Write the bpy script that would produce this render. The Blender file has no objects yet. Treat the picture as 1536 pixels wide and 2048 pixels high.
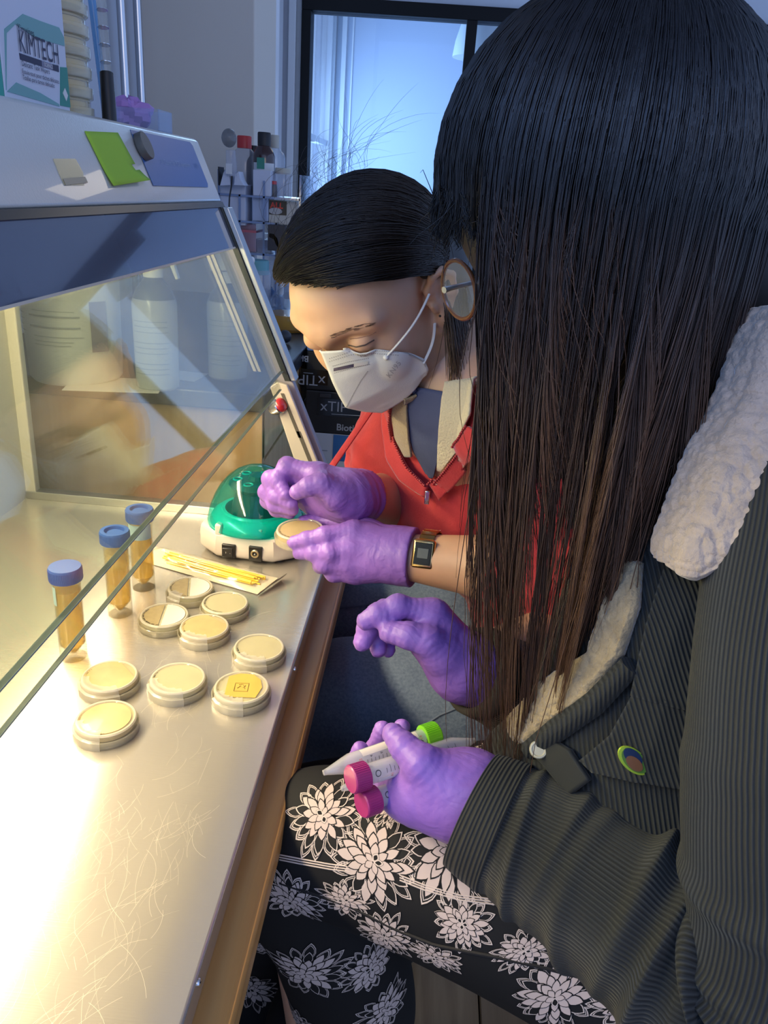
import bpy, math, random
import numpy as np
from mathutils import Vector, Matrix

SC = bpy.context.scene
COL = SC.collection
rnd = random.Random(7)
nrs = np.random.RandomState(11)

# ---------------------------------------------------------------- camera
CAM = np.array([0.0, 0.0, 1.283])
ROT = np.array([[0.99548008, -0.08780814, 0.03618192],
                [0.06714315, 0.38127715, -0.92201927],
                [0.06716546, 0.92028119, 0.38544952]])
F = 1538.0
cd = bpy.data.cameras.new('camera')
cam = bpy.data.objects.new('camera', cd)
COL.objects.link(cam)
m4 = Matrix.Identity(4)
for i in range(3):
    for j in range(3):
        m4[i][j] = float(ROT[i, j])
m4.translation = Vector(CAM)
cam.matrix_world = m4
cd.sensor_fit = 'VERTICAL'
cd.sensor_height = 36.0
cd.lens = F / 2048 * 36.0
cd.clip_start = 0.02
SC.camera = cam

# ---------------------------------------------------------------- world and lights
SC.view_settings.view_transform = 'Standard'
SC.view_settings.look = 'None'
SC.view_settings.exposure = 0.0
SC.view_settings.gamma = 1.0
SC.view_settings.use_curve_mapping = False
W = bpy.data.worlds.new('sky')
SC.world = W
W.use_nodes = True
bg = W.node_tree.nodes['Background']
bg.inputs['Color'].default_value = (0.265, 0.39, 0.71, 1)
bg.inputs['Strength'].default_value = 1.65
try:
    SC.cycles.max_bounces = 10
    SC.cycles.transparent_max_bounces = 24
    SC.cycles.sample_clamp_indirect = 6.0
    SC.cycles.caustics_reflective = False
    SC.cycles.caustics_refractive = False
except Exception:
    pass


def area(name, loc, target, sx, sy, power, color):
    l = bpy.data.lights.new(name, 'AREA')
    l.shape = 'RECTANGLE'
    l.size, l.size_y = sx, sy
    l.energy = power
    l.color = color
    o = bpy.data.objects.new(name, l)
    COL.objects.link(o)
    o.location = loc
    d = Vector(target) - Vector(loc)
    o.rotation_euler = d.to_track_quat('-Z', 'Y').to_euler()
    return o


# daylight from the tall windows of the same wall, beyond and behind the photographer
area('window_daylight', (-0.84, 3.75, 1.75), (0.9, 2.6, 1.1), 0.9, 1.5, 22, (0.38, 0.62, 1.0))
area('window_daylight', (-0.86, -0.75, 1.95), (0.14, -1.05, 1.45), 1.1, 1.3, 40, (0.26, 0.46, 1.0))
area('window_daylight', (-0.86, 5.95, 1.35), (1.0, 6.6, 1.2), 1.4, 1.5, 60, (0.34, 0.58, 1.0))
# the room's warm pendant lamps behind the photographer
area('room_lamps', (1.0, -1.3, 2.2), (0.3, 0.8, 0.9), 1.0, 1.0, 7, (1.0, 0.80, 0.58))
area('room_lamps', (0.66, 4.25, 2.42), (-0.33, 0.76, 1.30), 0.42, 0.22, 1.1, (1.0, 0.86, 0.62))
# the lamp of the cabinet: light that its tube throws down
cl = area('cabinet_lamp_light', (-0.560, 0.53, 1.210), (-0.56, 0.53, 0.6), 0.09, 1.12, 4, (1.0, 0.82, 0.53))
cl.rotation_euler = (0, 0, 0)
cl = area('cabinet_lamp_light', (-0.548, 0.53, 1.218), (0, 0.53, 1.1), 0.07, 1.12, 12.5, (1.0, 0.82, 0.53))
cl.rotation_euler = (0, math.radians(-62), 0)

# ---------------------------------------------------------------- helpers: points
def ray(px, py):
    return ROT @ np.array([px - 768.0, -(py - 1024.0), -F]) / F
def D(px, py, d):
    return CAM + ray(px, py) * d
def onZ(px, py, z):
    r = ray(px, py)
    return CAM + r * ((z - CAM[2]) / r[2])
def onY(px, py, y):
    r = ray(px, py)
    return CAM + r * (y / r[1])
def onX(px, py, x):
    r = ray(px, py)
    return CAM + r * (x / r[0])
def nrm(v):
    v = np.asarray(v, float)
    return v / (np.linalg.norm(v) + 1e-12)
CX, CY, CZ = ROT[:, 0], ROT[:, 1], ROT[:, 2]     # the lens's right, up and backward as world directions

# ---------------------------------------------------------------- helpers: materials
MATS = {}
def mat(name, color, rough=0.5, metal=0.0, coat=0.0, bump=0.0, bscale=200.0, var=0.0, vscale=8.0,
        spec=None, sub=0.0, emis=None, estr=0.0, sheen=0.0, stretch=None, trans=0.0, alpha=None, aniso=0.0, ior=None):
    if name in MATS:
        return MATS[name]
    m = bpy.data.materials.new(name)
    m.use_nodes = True
    nt = m.node_tree
    b = nt.nodes['Principled BSDF']
    c = tuple(color) + (1.0,)
    b.inputs['Base Color'].default_value = c
    b.inputs['Roughness'].default_value = rough
    b.inputs['Metallic'].default_value = metal
    b.inputs['Coat Weight'].default_value = coat
    if spec is not None:
        b.inputs['Specular IOR Level'].default_value = spec
    if ior:
        b.inputs['IOR'].default_value = ior
    if trans:
        b.inputs['Transmission Weight'].default_value = trans
    if sub:
        b.inputs['Subsurface Weight'].default_value = sub
        b.inputs['Subsurface Radius'].default_value = (0.012, 0.005, 0.003)
        b.inputs['Subsurface Scale'].default_value = 0.6
    if sheen:
        b.inputs['Sheen Weight'].default_value = sheen
        b.inputs['Sheen Roughness'].default_value = 0.4
    if emis:
        b.inputs['Emission Color'].default_value = tuple(emis) + (1.0,)
        b.inputs['Emission Strength'].default_value = estr
    if aniso:
        b.inputs['Anisotropic'].default_value = aniso
    tc = nt.nodes.new('ShaderNodeTexCoord')
    src = tc.outputs['Object']
    if stretch:
        mp = nt.nodes.new('ShaderNodeMapping')
        mp.inputs['Scale'].default_value = stretch
        nt.links.new(src, mp.inputs['Vector'])
        src = mp.outputs['Vector']
    if var:
        n = nt.nodes.new('ShaderNodeTexNoise')
        n.inputs['Scale'].default_value = vscale
        n.inputs['Detail'].default_value = 5
        nt.links.new(src, n.inputs['Vector'])
        r = nt.nodes.new('ShaderNodeMapRange')
        r.inputs['From Min'].default_value = 0.3
        r.inputs['From Max'].default_value = 0.7
        r.inputs['To Min'].default_value = 1.0 - var
        r.inputs['To Max'].default_value = 1.0 + var
        nt.links.new(n.outputs['Fac'], r.inputs['Value'])
        mx = nt.nodes.new('ShaderNodeVectorMath')
        mx.operation = 'SCALE'
        mx.inputs[0].default_value = tuple(color)
        nt.links.new(r.outputs['Result'], mx.inputs['Scale'])
        nt.links.new(mx.outputs['Vector'], b.inputs['Base Color'])
    if bump:
        n = nt.nodes.new('ShaderNodeTexNoise')
        n.inputs['Scale'].default_value = bscale
        n.inputs['Detail'].default_value = 3
        nt.links.new(src, n.inputs['Vector'])
        bp = nt.nodes.new('ShaderNodeBump')
        bp.inputs['Strength'].default_value = bump
        bp.inputs['Distance'].default_value = 0.002
        nt.links.new(n.outputs['Fac'], bp.inputs['Height'])
        nt.links.new(bp.outputs['Normal'], b.inputs['Normal'])
    MATS[name] = m
    return m

def clear(name, color=(1, 1, 1), body=0.12, rough=0.05, tint=(1, 1, 1), haze=0.0, ior=1.45, hscale=6.0):
    """Thin clear plastic or glass: a clear sheet with a fresnel gloss and a share BODY of scattering body colour."""
    if name in MATS:
        return MATS[name]
    m = bpy.data.materials.new(name)
    m.use_nodes = True
    nt = m.node_tree
    nt.nodes.remove(nt.nodes['Principled BSDF'])
    out = nt.nodes['Material Output']
    tr = nt.nodes.new('ShaderNodeBsdfTransparent')
    tr.inputs['Color'].default_value = tuple(tint) + (1,)
    df = nt.nodes.new('ShaderNodeBsdfDiffuse')
    df.inputs['Color'].default_value = tuple(color) + (1,)
    tl = nt.nodes.new('ShaderNodeBsdfTranslucent')
    tl.inputs['Color'].default_value = tuple(color) + (1,)
    ad = nt.nodes.new('ShaderNodeMixShader')
    ad.inputs[0].default_value = 0.4
    nt.links.new(df.outputs[0], ad.inputs[1])
    nt.links.new(tl.outputs[0], ad.inputs[2])
    m1 = nt.nodes.new('ShaderNodeMixShader')
    m1.inputs[0].default_value = body
    if haze:
        tc = nt.nodes.new('ShaderNodeTexCoord')
        n = nt.nodes.new('ShaderNodeTexNoise')
        n.inputs['Scale'].default_value = hscale
        n.inputs['Detail'].default_value = 8
        n.inputs['Roughness'].default_value = 0.7
        nt.links.new(tc.outputs['Object'], n.inputs['Vector'])
        r = nt.nodes.new('ShaderNodeMapRange')
        r.inputs['From Min'].default_value = 0.35
        r.inputs['From Max'].default_value = 0.75
        r.inputs['To Min'].default_value = body
        r.inputs['To Max'].default_value = body + haze
        nt.links.new(n.outputs['Fac'], r.inputs['Value'])
        nt.links.new(r.outputs['Result'], m1.inputs[0])
    nt.links.new(tr.outputs[0], m1.inputs[1])
    nt.links.new(ad.outputs[0], m1.inputs[2])
    gl = nt.nodes.new('ShaderNodeBsdfGlossy')
    gl.inputs['Roughness'].default_value = rough
    fr = nt.nodes.new('ShaderNodeFresnel')
    ge = nt.nodes.new('ShaderNodeNewGeometry')           # the same fresnel from either side of the thin sheet
    ir = nt.nodes.new('ShaderNodeMix')
    ir.inputs[2].default_value = ior
    ir.inputs[3].default_value = 1.0 / ior
    nt.links.new(ge.outputs['Backfacing'], ir.inputs[0])
    nt.links.new(ir.outputs[0], fr.inputs['IOR'])
    m2 = nt.nodes.new('ShaderNodeMixShader')
    nt.links.new(fr.outputs[0], m2.inputs[0])
    nt.links.new(m1.outputs[0], m2.inputs[1])
    nt.links.new(gl.outputs[0], m2.inputs[2])
    nt.links.new(m2.outputs[0], out.inputs['Surface'])
    MATS[name] = m
    return m

def wood(name, c1, c2, scale=14.0, axis='Y', rough=0.45):
    if name in MATS:
        return MATS[name]
    m = mat(name, c1, rough)
    nt = m.node_tree
    b = nt.nodes['Principled BSDF']
    tc = nt.nodes.new('ShaderNodeTexCoord')
    mp = nt.nodes.new('ShaderNodeMapping')
    s = {'X': (0.06, 1, 1), 'Y': (1, 0.06, 1), 'Z': (1, 1, 0.06)}[axis]
    mp.inputs['Scale'].default_value = s
    n = nt.nodes.new('ShaderNodeTexNoise')
    n.inputs['Scale'].default_value = scale * 6
    n.inputs['Detail'].default_value = 6
    n.inputs['Distortion'].default_value = 0.6
    cr = nt.nodes.new('ShaderNodeValToRGB')
    cr.color_ramp.elements[0].position = 0.3
    cr.color_ramp.elements[1].position = 0.72
    cr.color_ramp.elements[0].color = tuple(c1) + (1,)
    cr.color_ramp.elements[1].color = tuple(c2) + (1,)
    nt.links.new(tc.outputs['Object'], mp.inputs['Vector'])
    nt.links.new(mp.outputs['Vector'], n.inputs['Vector'])
    nt.links.new(n.outputs['Fac'], cr.inputs['Fac'])
    nt.links.new(cr.outputs['Color'], b.inputs['Base Color'])
    return m

# ---------------------------------------------------------------- helpers: objects
def tag(o, label=None, cat=None, group=None, kind=None):
    if label: o['label'] = label
    if cat: o['category'] = cat
    if group: o['group'] = group
    if kind: o['kind'] = kind
    return o

def thing(name, loc, label, cat, group=None):
    o = bpy.data.objects.new(name, None)
    o.empty_display_size = 0.05
    COL.objects.link(o)
    o.location = Vector(loc)
    return tag(o, label, cat, group)

def wloc(p):
    v = Vector((0, 0, 0))
    while p is not None:
        v += p.location
        p = p.parent
    return v

class MB:
    """Collects shapes (in world coordinates unless the builder says otherwise) and links them as one mesh object."""
    def __init__(s):
        s.v, s.f, s.uv = [], [], {}
    def add(s, vs, fs, M=None, uvs=None):
        o = len(s.v)
        for p in vs:
            p = Vector(p)
            s.v.append(M @ p if M is not None else p)
        for k, f in enumerate(fs):
            if uvs is not None:
                s.uv[len(s.f)] = uvs[k]
            s.f.append([i + o for i in f])
        return s
    def box(s, a, b, M=None):
        x0, y0, z0 = a
        x1, y1, z1 = b
        vs = [(x0, y0, z0), (x1, y0, z0), (x1, y1, z0), (x0, y1, z0), (x0, y0, z1), (x1, y0, z1), (x1, y1, z1), (x0, y1, z1)]
        return s.add(vs, [(3, 2, 1, 0), (4, 5, 6, 7), (0, 1, 5, 4), (1, 2, 6, 5), (2, 3, 7, 6), (3, 0, 4, 7)], M)
    def prism(s, poly, axis, a, b, M=None):
        """POLY (2-D) swept along AXIS ('X','Y','Z') from a to b."""
        n = len(poly)
        def pt(q, t):
            return {'X': (t, q[0], q[1]), 'Y': (q[0], t, q[1]), 'Z': (q[0], q[1], t)}[axis]
        vs = [pt(q, a) for q in poly] + [pt(q, b) for q in poly]
        fs = [tuple(range(n))[::-1], tuple(range(n, 2 * n))] + [(i, (i + 1) % n, n + (i + 1) % n, n + i) for i in range(n)]
        return s.add(vs, fs, M)
    def lathe(s, prof, n=32, M=None, close=False):
        vs, fs = [], []
        for r, z in prof:
            for k in range(n):
                a = 2 * math.pi * k / n
                vs.append((r * math.cos(a), r * math.sin(a), z))
        m = len(prof)
        for i in range(m if close else m - 1):
            j = (i + 1) % m
            for k in range(n):
                q = (k + 1) % n
                fs.append((i * n + k, i * n + q, j * n + q, j * n + k))
        if not close:
            if prof[0][0] > 1e-6: fs.append(tuple(range(n))[::-1])
            if prof[-1][0] > 1e-6: fs.append(tuple((m - 1) * n + k for k in range(n)))
        return s.add(vs, fs, M)
    def tube(s, path, rad, n=8, cap=True, flat=None):
        P = [Vector(p) for p in path]
        if not hasattr(rad, '__len__'):
            rad = [rad] * len(P)
        up = None
        rings = []
        for i, p in enumerate(P):
            t = (P[min(i + 1, len(P) - 1)] - P[max(i - 1, 0)]).normalized()
            if up is None:
                up = Vector((0, 0, 1)) if abs(t.z) < 0.9 else Vector((1, 0, 0))
            u = (up - t * up.dot(t)).normalized()
            w = t.cross(u)
            up = u
            fl = flat or 1.0
            rings.append([p + (u * math.cos(2 * math.pi * k / n) * fl + w * math.sin(2 * math.pi * k / n)) * rad[i] for k in range(n)])
        vs = [q for r in rings for q in r]
        fs = []
        for i in range(len(P) - 1):
            for k in range(n):
                q = (k + 1) % n
                fs.append((i * n + k, i * n + q, (i + 1) * n + q, (i + 1) * n + k))
        if cap:
            fs.append(tuple(range(n))[::-1])
            fs.append(tuple((len(P) - 1) * n + k for k in range(n)))
        return s.add(vs, fs)
    def ball(s, c, r, n=14, M=None):
        prof = [(max(1e-7, math.sin(math.pi * i / n)) * 1.0, -math.cos(math.pi * i / n)) for i in range(n + 1)]
        r = (r, r, r) if not hasattr(r, '__len__') else r
        T = Matrix.Translation(Vector(c)) @ (M or Matrix.Identity(4)) @ Matrix.Diagonal((r[0], r[1], r[2], 1))
        return s.lathe(prof, n + 6, T)
    def build(s, name, material, parent=None, world=True, smooth=True, angle=38, bevel=0.0, seg=2, label=None):
        me = bpy.data.meshes.new(name)
        off = wloc(parent) if (parent is not None and world) else Vector((0, 0, 0))
        me.from_pydata([tuple(p - off) for p in s.v], [], s.f)
        me.update()
        if s.uv:
            ul = me.uv_layers.new(name='UVMap')
            for p in me.polygons:
                if p.index in s.uv:
                    for li, uv in zip(p.loop_indices, s.uv[p.index]):
                        ul.data[li].uv = uv
        if smooth:
            me.polygons.foreach_set('use_smooth', [True] * len(me.polygons))
            if angle < 179:
                me.set_sharp_from_angle(angle=math.radians(angle))
        if material is not None:
            me.materials.append(material)
        o = bpy.data.objects.new(name, me)
        COL.objects.link(o)
        if parent is not None:
            o.parent = parent
        if bevel:
            b = o.modifiers.new('bevel', 'BEVEL')
            b.width = bevel
            b.segments = seg
            b.limit_method = 'ANGLE'
            b.angle_limit = math.radians(40)
        if label:
            o['label'] = label
        return o

def mesh_np(name, V, Fq, material, parent=None, smooth=True, uv=None, world=True):
    """A mesh from numpy arrays (V: n x 3 world points; Fq: m x k faces)."""
    me = bpy.data.meshes.new(name)
    V = np.asarray(V, float)
    if parent is not None and world:
        V = V - np.array(wloc(parent))
    Fq = np.asarray(Fq, int)
    k = Fq.shape[1]
    me.vertices.add(len(V))
    me.vertices.foreach_set('co', V.astype(np.float32).ravel())
    me.loops.add(Fq.size)
    me.loops.foreach_set('vertex_index', Fq.ravel().astype(np.int32))
    me.polygons.add(len(Fq))
    me.polygons.foreach_set('loop_start', np.arange(0, Fq.size, k, dtype=np.int32))
    me.update(calc_edges=True)
    if uv is not None:
        ul = me.uv_layers.new(name='UVMap')
        ul.data.foreach_set('uv', np.asarray(uv, np.float32)[Fq.ravel()].ravel())
    me.polygons.foreach_set('use_smooth', [smooth] * len(me.polygons))
    if material is not None:
        me.materials.append(material)
    me.validate()
    o = bpy.data.objects.new(name, me)
    COL.objects.link(o)
    if parent is not None:
        o.parent = parent
    return o

def frame(o, x, y, z=None):
    """4x4 matrix with origin o and axes x, y (z = x cross y)."""
    x = Vector(x).normalized()
    y = Vector(y)
    y = (y - x * y.dot(x)).normalized()
    z = x.cross(y)
    M = Matrix.Identity(4)
    for i in range(3):
        M[i][0], M[i][1], M[i][2], M[i][3] = x[i], y[i], z[i], Vector(o)[i]
    return M

def text(name, s, size, M, material, parent, depth=0.0, align='LEFT', spacing=1.0, warp=None, bold=0.0):
    """Flat lettering as a thin mesh; M places its baseline (x along the line, y up, z out of the surface)."""
    c = bpy.data.curves.new(name, 'FONT')
    c.body = s
    c.size = size
    c.extrude = depth
    c.offset = bold
    c.align_x = align
    c.space_character = spacing
    c.resolution_u = 3
    t = bpy.data.objects.new(name, c)
    COL.objects.link(t)
    dg = bpy.context.evaluated_depsgraph_get()
    me = bpy.data.meshes.new_from_object(t.evaluated_get(dg))
    bpy.data.objects.remove(t)
    off = wloc(parent) if parent is not None else Vector((0, 0, 0))
    for v in me.vertices:
        p = Vector(warp(v.co)) if warp else M @ v.co
        v.co = p - off
    me.materials.clear()
    me.materials.append(material)
    o = bpy.data.objects.new(name, me)
    COL.objects.link(o)
    if parent is not None:
        o.parent = parent
    return o

def copy_tree(o, parent=None):
    c = o.copy()
    COL.objects.link(c)
    if parent is not None:
        c.parent = parent
    for ch in list(o.children):
        copy_tree(ch, c)
    return c

# ---------------------------------------------------------------- structure
M_wall = mat('wall_paint', (0.55, 0.58, 0.64), 0.75, bump=0.15, bscale=120, var=0.03)
M_white_trim = mat('white_trim_paint', (0.72, 0.74, 0.78), 0.45)
M_black_frame = mat('black_steel_frame', (0.006, 0.0065, 0.008), 0.55, spec=0.2)
M_ceil = mat('ceiling_paint', (0.55, 0.57, 0.6), 0.8)

def struct(name, mb, m, parent=None, **k):
    o = mb.build(name, m, parent, **k)
    if parent is None:
        o['kind'] = 'structure'
    return o

floor_base = struct('floor', MB().box((-1.0, -1.2, -0.05), (2.6, 8.6, -0.012)), mat('floor_gap', (0.03, 0.02, 0.015), 0.9))
plank_mats = [wood('floor_oak_%d' % i, c1, c2, 9, 'Y', 0.38) for i, (c1, c2) in enumerate([
    ((0.27, 0.165, 0.075), (0.42, 0.28, 0.14)), ((0.31, 0.195, 0.09), (0.46, 0.31, 0.165)), ((0.24, 0.15, 0.07), (0.38, 0.245, 0.125))])]
pk = {}
x = -0.93
row = 0
while x < 1.5:
    y = -0.6 - (row * 0.73) % 1.3
    while y < 5.0:
        y1 = min(y + 1.45, 5.4)
        key = row * 7 + int(y * 3)
        MB().box((x + 0.0015, y + 0.001, -0.03), (x + 0.1385, y1 - 0.001, 0.0)).build('plank', plank_mats[key % 3], floor_base, smooth=False, bevel=0.002, seg=1)
        y = y1
    x += 0.14
    row += 1

WX = -0.92                                              # the window wall
YP = 4.80                                               # the glazed partition
# the window wall: solid up to the pier, then a tall window, then a sliver of wall to the partition
wl = MB()
wl.box((WX - 0.12, -1.2, 0), (WX, 2.95, 2.95))
wl.box((WX - 0.12, 2.95, 0), (WX, 4.62, 0.95))
wl.box((WX - 0.12, 2.95, 2.75), (WX, 4.62, 2.95))
wl.box((WX - 0.12, 4.62, 0), (WX, 8.4, 0.6))
wl.box((WX - 0.12, 4.62, 0.6), (WX, 5.15, 2.95))
wl.box((WX - 0.12, 6.95, 0.6), (WX, 8.4, 2.95))
wl.box((WX - 0.12, 5.15, 2.6), (WX, 6.95, 2.95))
struct('wall_left', wl, M_wall, smooth=False)
# pier between pipes and window
struct('wall_pier', MB().box((WX - 0.02, 2.60, 0), (-0.585, 2.92, 2.95)), mat('pier_paint', (0.66, 0.61, 0.53), 0.7, bump=0.1, bscale=90), smooth=False, bevel=0.004)

def window(name, y0, y1, z0, z1):
    w = struct(name, MB().box((WX - 0.10, y0, z0), (WX - 0.02, y0 + 0.05, z1)).box((WX - 0.10, y1 - 0.05, z0), (WX - 0.02, y1, z1))
               .box((WX - 0.10, y0, z1 - 0.05), (WX - 0.02, y1, z1)).box((WX - 0.10, y0, z0), (WX - 0.02, y1, z0 + 0.05)), M_white_trim, smooth=False, bevel=0.004)
    MB().box((WX - 0.09, y0 + 0.05, (z0 + z1) / 2 - 0.02), (WX - 0.03, y1 - 0.05, (z0 + z1) / 2 + 0.02)).build('meeting_rail', M_white_trim, w, smooth=False)
    MB().box((WX - 0.066, y0 + 0.05, z0 + 0.05), (WX - 0.060, y1 - 0.05, z1 - 0.05)).build('pane', clear('window_glass', body=0.02, rough=0.02), w, smooth=False)
    return w
window('window_2', 2.95, 4.62, 0.95, 2.75)
window('window_3', 5.15, 6.95, 0.6, 2.6)

# glazed partition across the room, black steel frame
pt = struct('wall_back', MB().box((WX, YP - 0.03, 0), (-0.815, YP + 0.05, 2.95)).box((-0.815, YP - 0.03, 2.20), (2.6, YP + 0.05, 2.95)), M_wall, smooth=False)
struct('wall_back_lower', MB().box((-0.815, YP - 0.03, 0), (2.6, YP + 0.05, 0.85)), mat('darkened_lower_wall', (0.13, 0.14, 0.16), 0.6), smooth=False)  # lower wall is unseen; darkened here to dim its reflection in the cabinet glass
win = tag(MB().box((-0.815, YP - 0.06, 2.135), (2.6, YP + 0.06, 2.20)).build('window_1', M_black_frame, smooth=False, bevel=0.003), kind='structure')
for x0, x1 in ((-0.815, -0.765), (0.062, 0.118), (1.58, 1.66)):
    MB().box((x0, YP - 0.06, 0.85), (x1, YP + 0.06, 2.135)).build('frame_post', M_black_frame, win, smooth=False, bevel=0.003)
MB().box((-0.765, YP - 0.05, 0.85), (2.6, YP + 0.05, 0.90)).build('bottom_rail', M_black_frame, win, smooth=False, bevel=0.003)
MB().box((0.95, YP - 0.05, 2.06), (1.58, YP + 0.05, 2.135)).build('door_head', M_black_frame, win, smooth=False, bevel=0.003)
for x0, x1 in ((-0.765, 0.062), (0.118, 1.58)):
    MB().box((x0, YP - 0.004, 0.90), (x1, YP + 0.004, 2.135)).build('pane', clear('partition_glass', body=0.02, rough=0.02, tint=(0.93, 0.97, 1)), win, smooth=False)
# white architrave beside the post and the window's reveal
struct('trim_1', MB().box((-0.885, YP - 0.06, 0), (-0.845, YP - 0.03, 2.9)), M_white_trim, smooth=False, bevel=0.004)
struct('trim_2', MB().box((WX, 4.50, 0.0), (WX + 0.035, 4.60, 2.9)), M_white_trim, smooth=False, bevel=0.004)
struct('trim_3', MB().box((-0.875, 6.985, 0), (-0.84, 7.05, 2.75)).box((-0.80, 7.03, 0), (-0.788, 7.05, 2.75)), M_white_trim, smooth=False)

# the next room
struct('wall_far', MB().box((-1.0, 7.05, 0), (0.42, 7.2, 3.3)).box((0.42, 8.3, 0), (2.6, 8.4, 3.3)), mat('far_wall_paint', (0.50, 0.56, 0.68), 0.75), smooth=False)
struct('ceiling', MB().box((-1.0, -1.2, 2.95), (2.6, 4.85, 3.0)).box((-1.0, 4.85, 3.3), (2.6, 8.4, 3.35)), M_ceil, smooth=False)
for i, (x0, x1, z0) in enumerate(((0.45, 1.3, 2.62), (0.9, 2.5, 2.72))):
    tag(MB().box((x0, 6.1 + i * 0.6, z0), (x1, 6.25 + i * 0.6, z0 + 0.13)).build('ceiling_beam', mat('dark_beam', (0.06, 0.065, 0.075), 0.7), smooth=False, bevel=0.01), kind='structure')
# ---------------------------------------------------------------- the desk
ZP = 0.78                                               # top of the cabinet's steel plate
M_oak = wood('desk_oak', (0.40, 0.20, 0.055), (0.56, 0.31, 0.10), 7, 'Y', 0.35)
M_oak_dark = wood('desk_oak_edge', (0.22, 0.12, 0.06), (0.31, 0.18, 0.09), 7, 'Y', 0.45)
desk = thing('desk', (-0.5, 0.5, 0.0), 'oak desk with rounded front edge under the steel work cabinet', 'desk')
MB().box((-0.90, -0.5, 0.722), (-0.091, 1.24, 0.752)).build('desk_top', M_oak, desk, bevel=0.006, seg=3)
MB().box((-0.88, -0.45, 0.66), (-0.30, 1.22, 0.722)).build('apron', M_oak_dark, desk, smooth=False)
for lx, ly in ((-0.33, 1.16), (-0.84, 1.16), (-0.33, -0.42), (-0.84, -0.42)):
    MB().box((lx - 0.025, ly - 0.025, 0.0), (lx + 0.025, ly + 0.025, 0.662)).build('leg', M_oak_dark, desk, smooth=False, bevel=0.003)

# ---------------------------------------------------------------- the steel work cabinet
Y0, Y1 = -0.12, 1.133
XB = -0.635
SA = 0.4256
def sx(z, off=0.0):                                     # x of the sloping front at height z
    return -0.305 + (1.251 - z) * SA + off
SN = Vector((1, 0, SA)).normalized()
SV = Vector((-SA, 0, 1)).normalized()
def onS(px, py, off=0.0):
    r = ray(px, py)
    t = (off - (CAM[0] + 0.305 - (1.251 - CAM[2]) * SA)) / (r[0] + r[2] * SA)
    return CAM + r * t

M_steel = mat('brushed_steel', (0.62, 0.58, 0.51), 0.30, 0.72)
def steel_nodes():
    nt = M_steel.node_tree
    b = nt.nodes['Principled BSDF']
    tc = nt.nodes.new('ShaderNodeTexCoord')
    mp = nt.nodes.new('ShaderNodeMapping')
    mp.inputs['Scale'].default_value = (4, 160, 4)
    n = nt.nodes.new('ShaderNodeTexNoise')
    n.inputs['Scale'].default_value = 6
    n.inputs['Detail'].default_value = 4
    nt.links.new(tc.outputs['Object'], mp.inputs['Vector'])
    nt.links.new(mp.outputs['Vector'], n.inputs['Vector'])
    # fine curved scratches: thin bands of a distorted wave, kept where a large noise allows them
    bp = nt.nodes.new('ShaderNodeBump')
    bp.inputs['Strength'].default_value = 0.10
    bp.inputs['Distance'].default_value = 0.0006
    nt.links.new(n.outputs['Fac'], bp.inputs['Height'])
    n2 = nt.nodes.new('ShaderNodeTexNoise')
    n2.inputs['Scale'].default_value = 9
    n2.inputs['Detail'].default_value = 6
    nt.links.new(tc.outputs['Object'], n2.inputs['Vector'])
    r = nt.nodes.new('ShaderNodeMapRange')
    r.inputs['From Min'].default_value = 0.3
    r.inputs['From Max'].default_value = 0.7
    r.inputs['To Min'].default_value = 0.22
    r.inputs['To Max'].default_value = 0.25
    nt.links.new(n2.outputs['Fac'], r.inputs['Value'])
    nt.links.new(r.outputs['Result'], b.inputs['Roughness'])
    b.inputs['Anisotropic'].default_value = 0.85           # the sheet is brushed across its length
    cxyz = nt.nodes.new('ShaderNodeCombineXYZ')
    cxyz.inputs[1].default_value = 1.0
    nt.links.new(cxyz.outputs[0], b.inputs['Tangent'])
    nt.links.new(bp.outputs['Normal'], b.inputs['Normal'])
steel_nodes()
M_scratch = mat('scratch_bright_steel', (0.74, 0.69, 0.58), 0.5, 0.8)
M_paint = mat('cabinet_enamel', (0.62, 0.61, 0.57), 0.30, coat=0.35, var=0.03, vscale=3, bump=0.10, bscale=420)
M_visor = mat('tinted_visor', (0.10, 0.12, 0.17), 0.10, coat=1.0)
M_alu = mat('aluminium', (0.55, 0.55, 0.53), 0.35, 1.0)
M_chrome = mat('chrome', (0.75, 0.76, 0.78), 0.12, 1.0)
M_cream = mat('cream_enamel', (0.60, 0.55, 0.45), 0.4)
M_black = mat('black_plastic', (0.012, 0.012, 0.014), 0.4)
M_red = mat('red_plastic', (0.45, 0.02, 0.03), 0.3, coat=0.5)
M_ink = mat('black_ink', (0.02, 0.02, 0.025), 0.6)
M_white = mat('white_plastic', (0.78, 0.76, 0.72), 0.4)
M_glass = clear('sash_glass', (0.9, 0.88, 0.8), 0.004, 0.02, (0.95, 0.98, 0.95), haze=0.022, hscale=9)
M_glass2 = clear('side_glass', (0.9, 0.88, 0.8), 0.003, 0.02, (0.95, 0.97, 0.95), haze=0.016, hscale=7)
M_glass_edge = mat('green_glass_edge', (0.22, 0.26, 0.22), 0.25)

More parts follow.
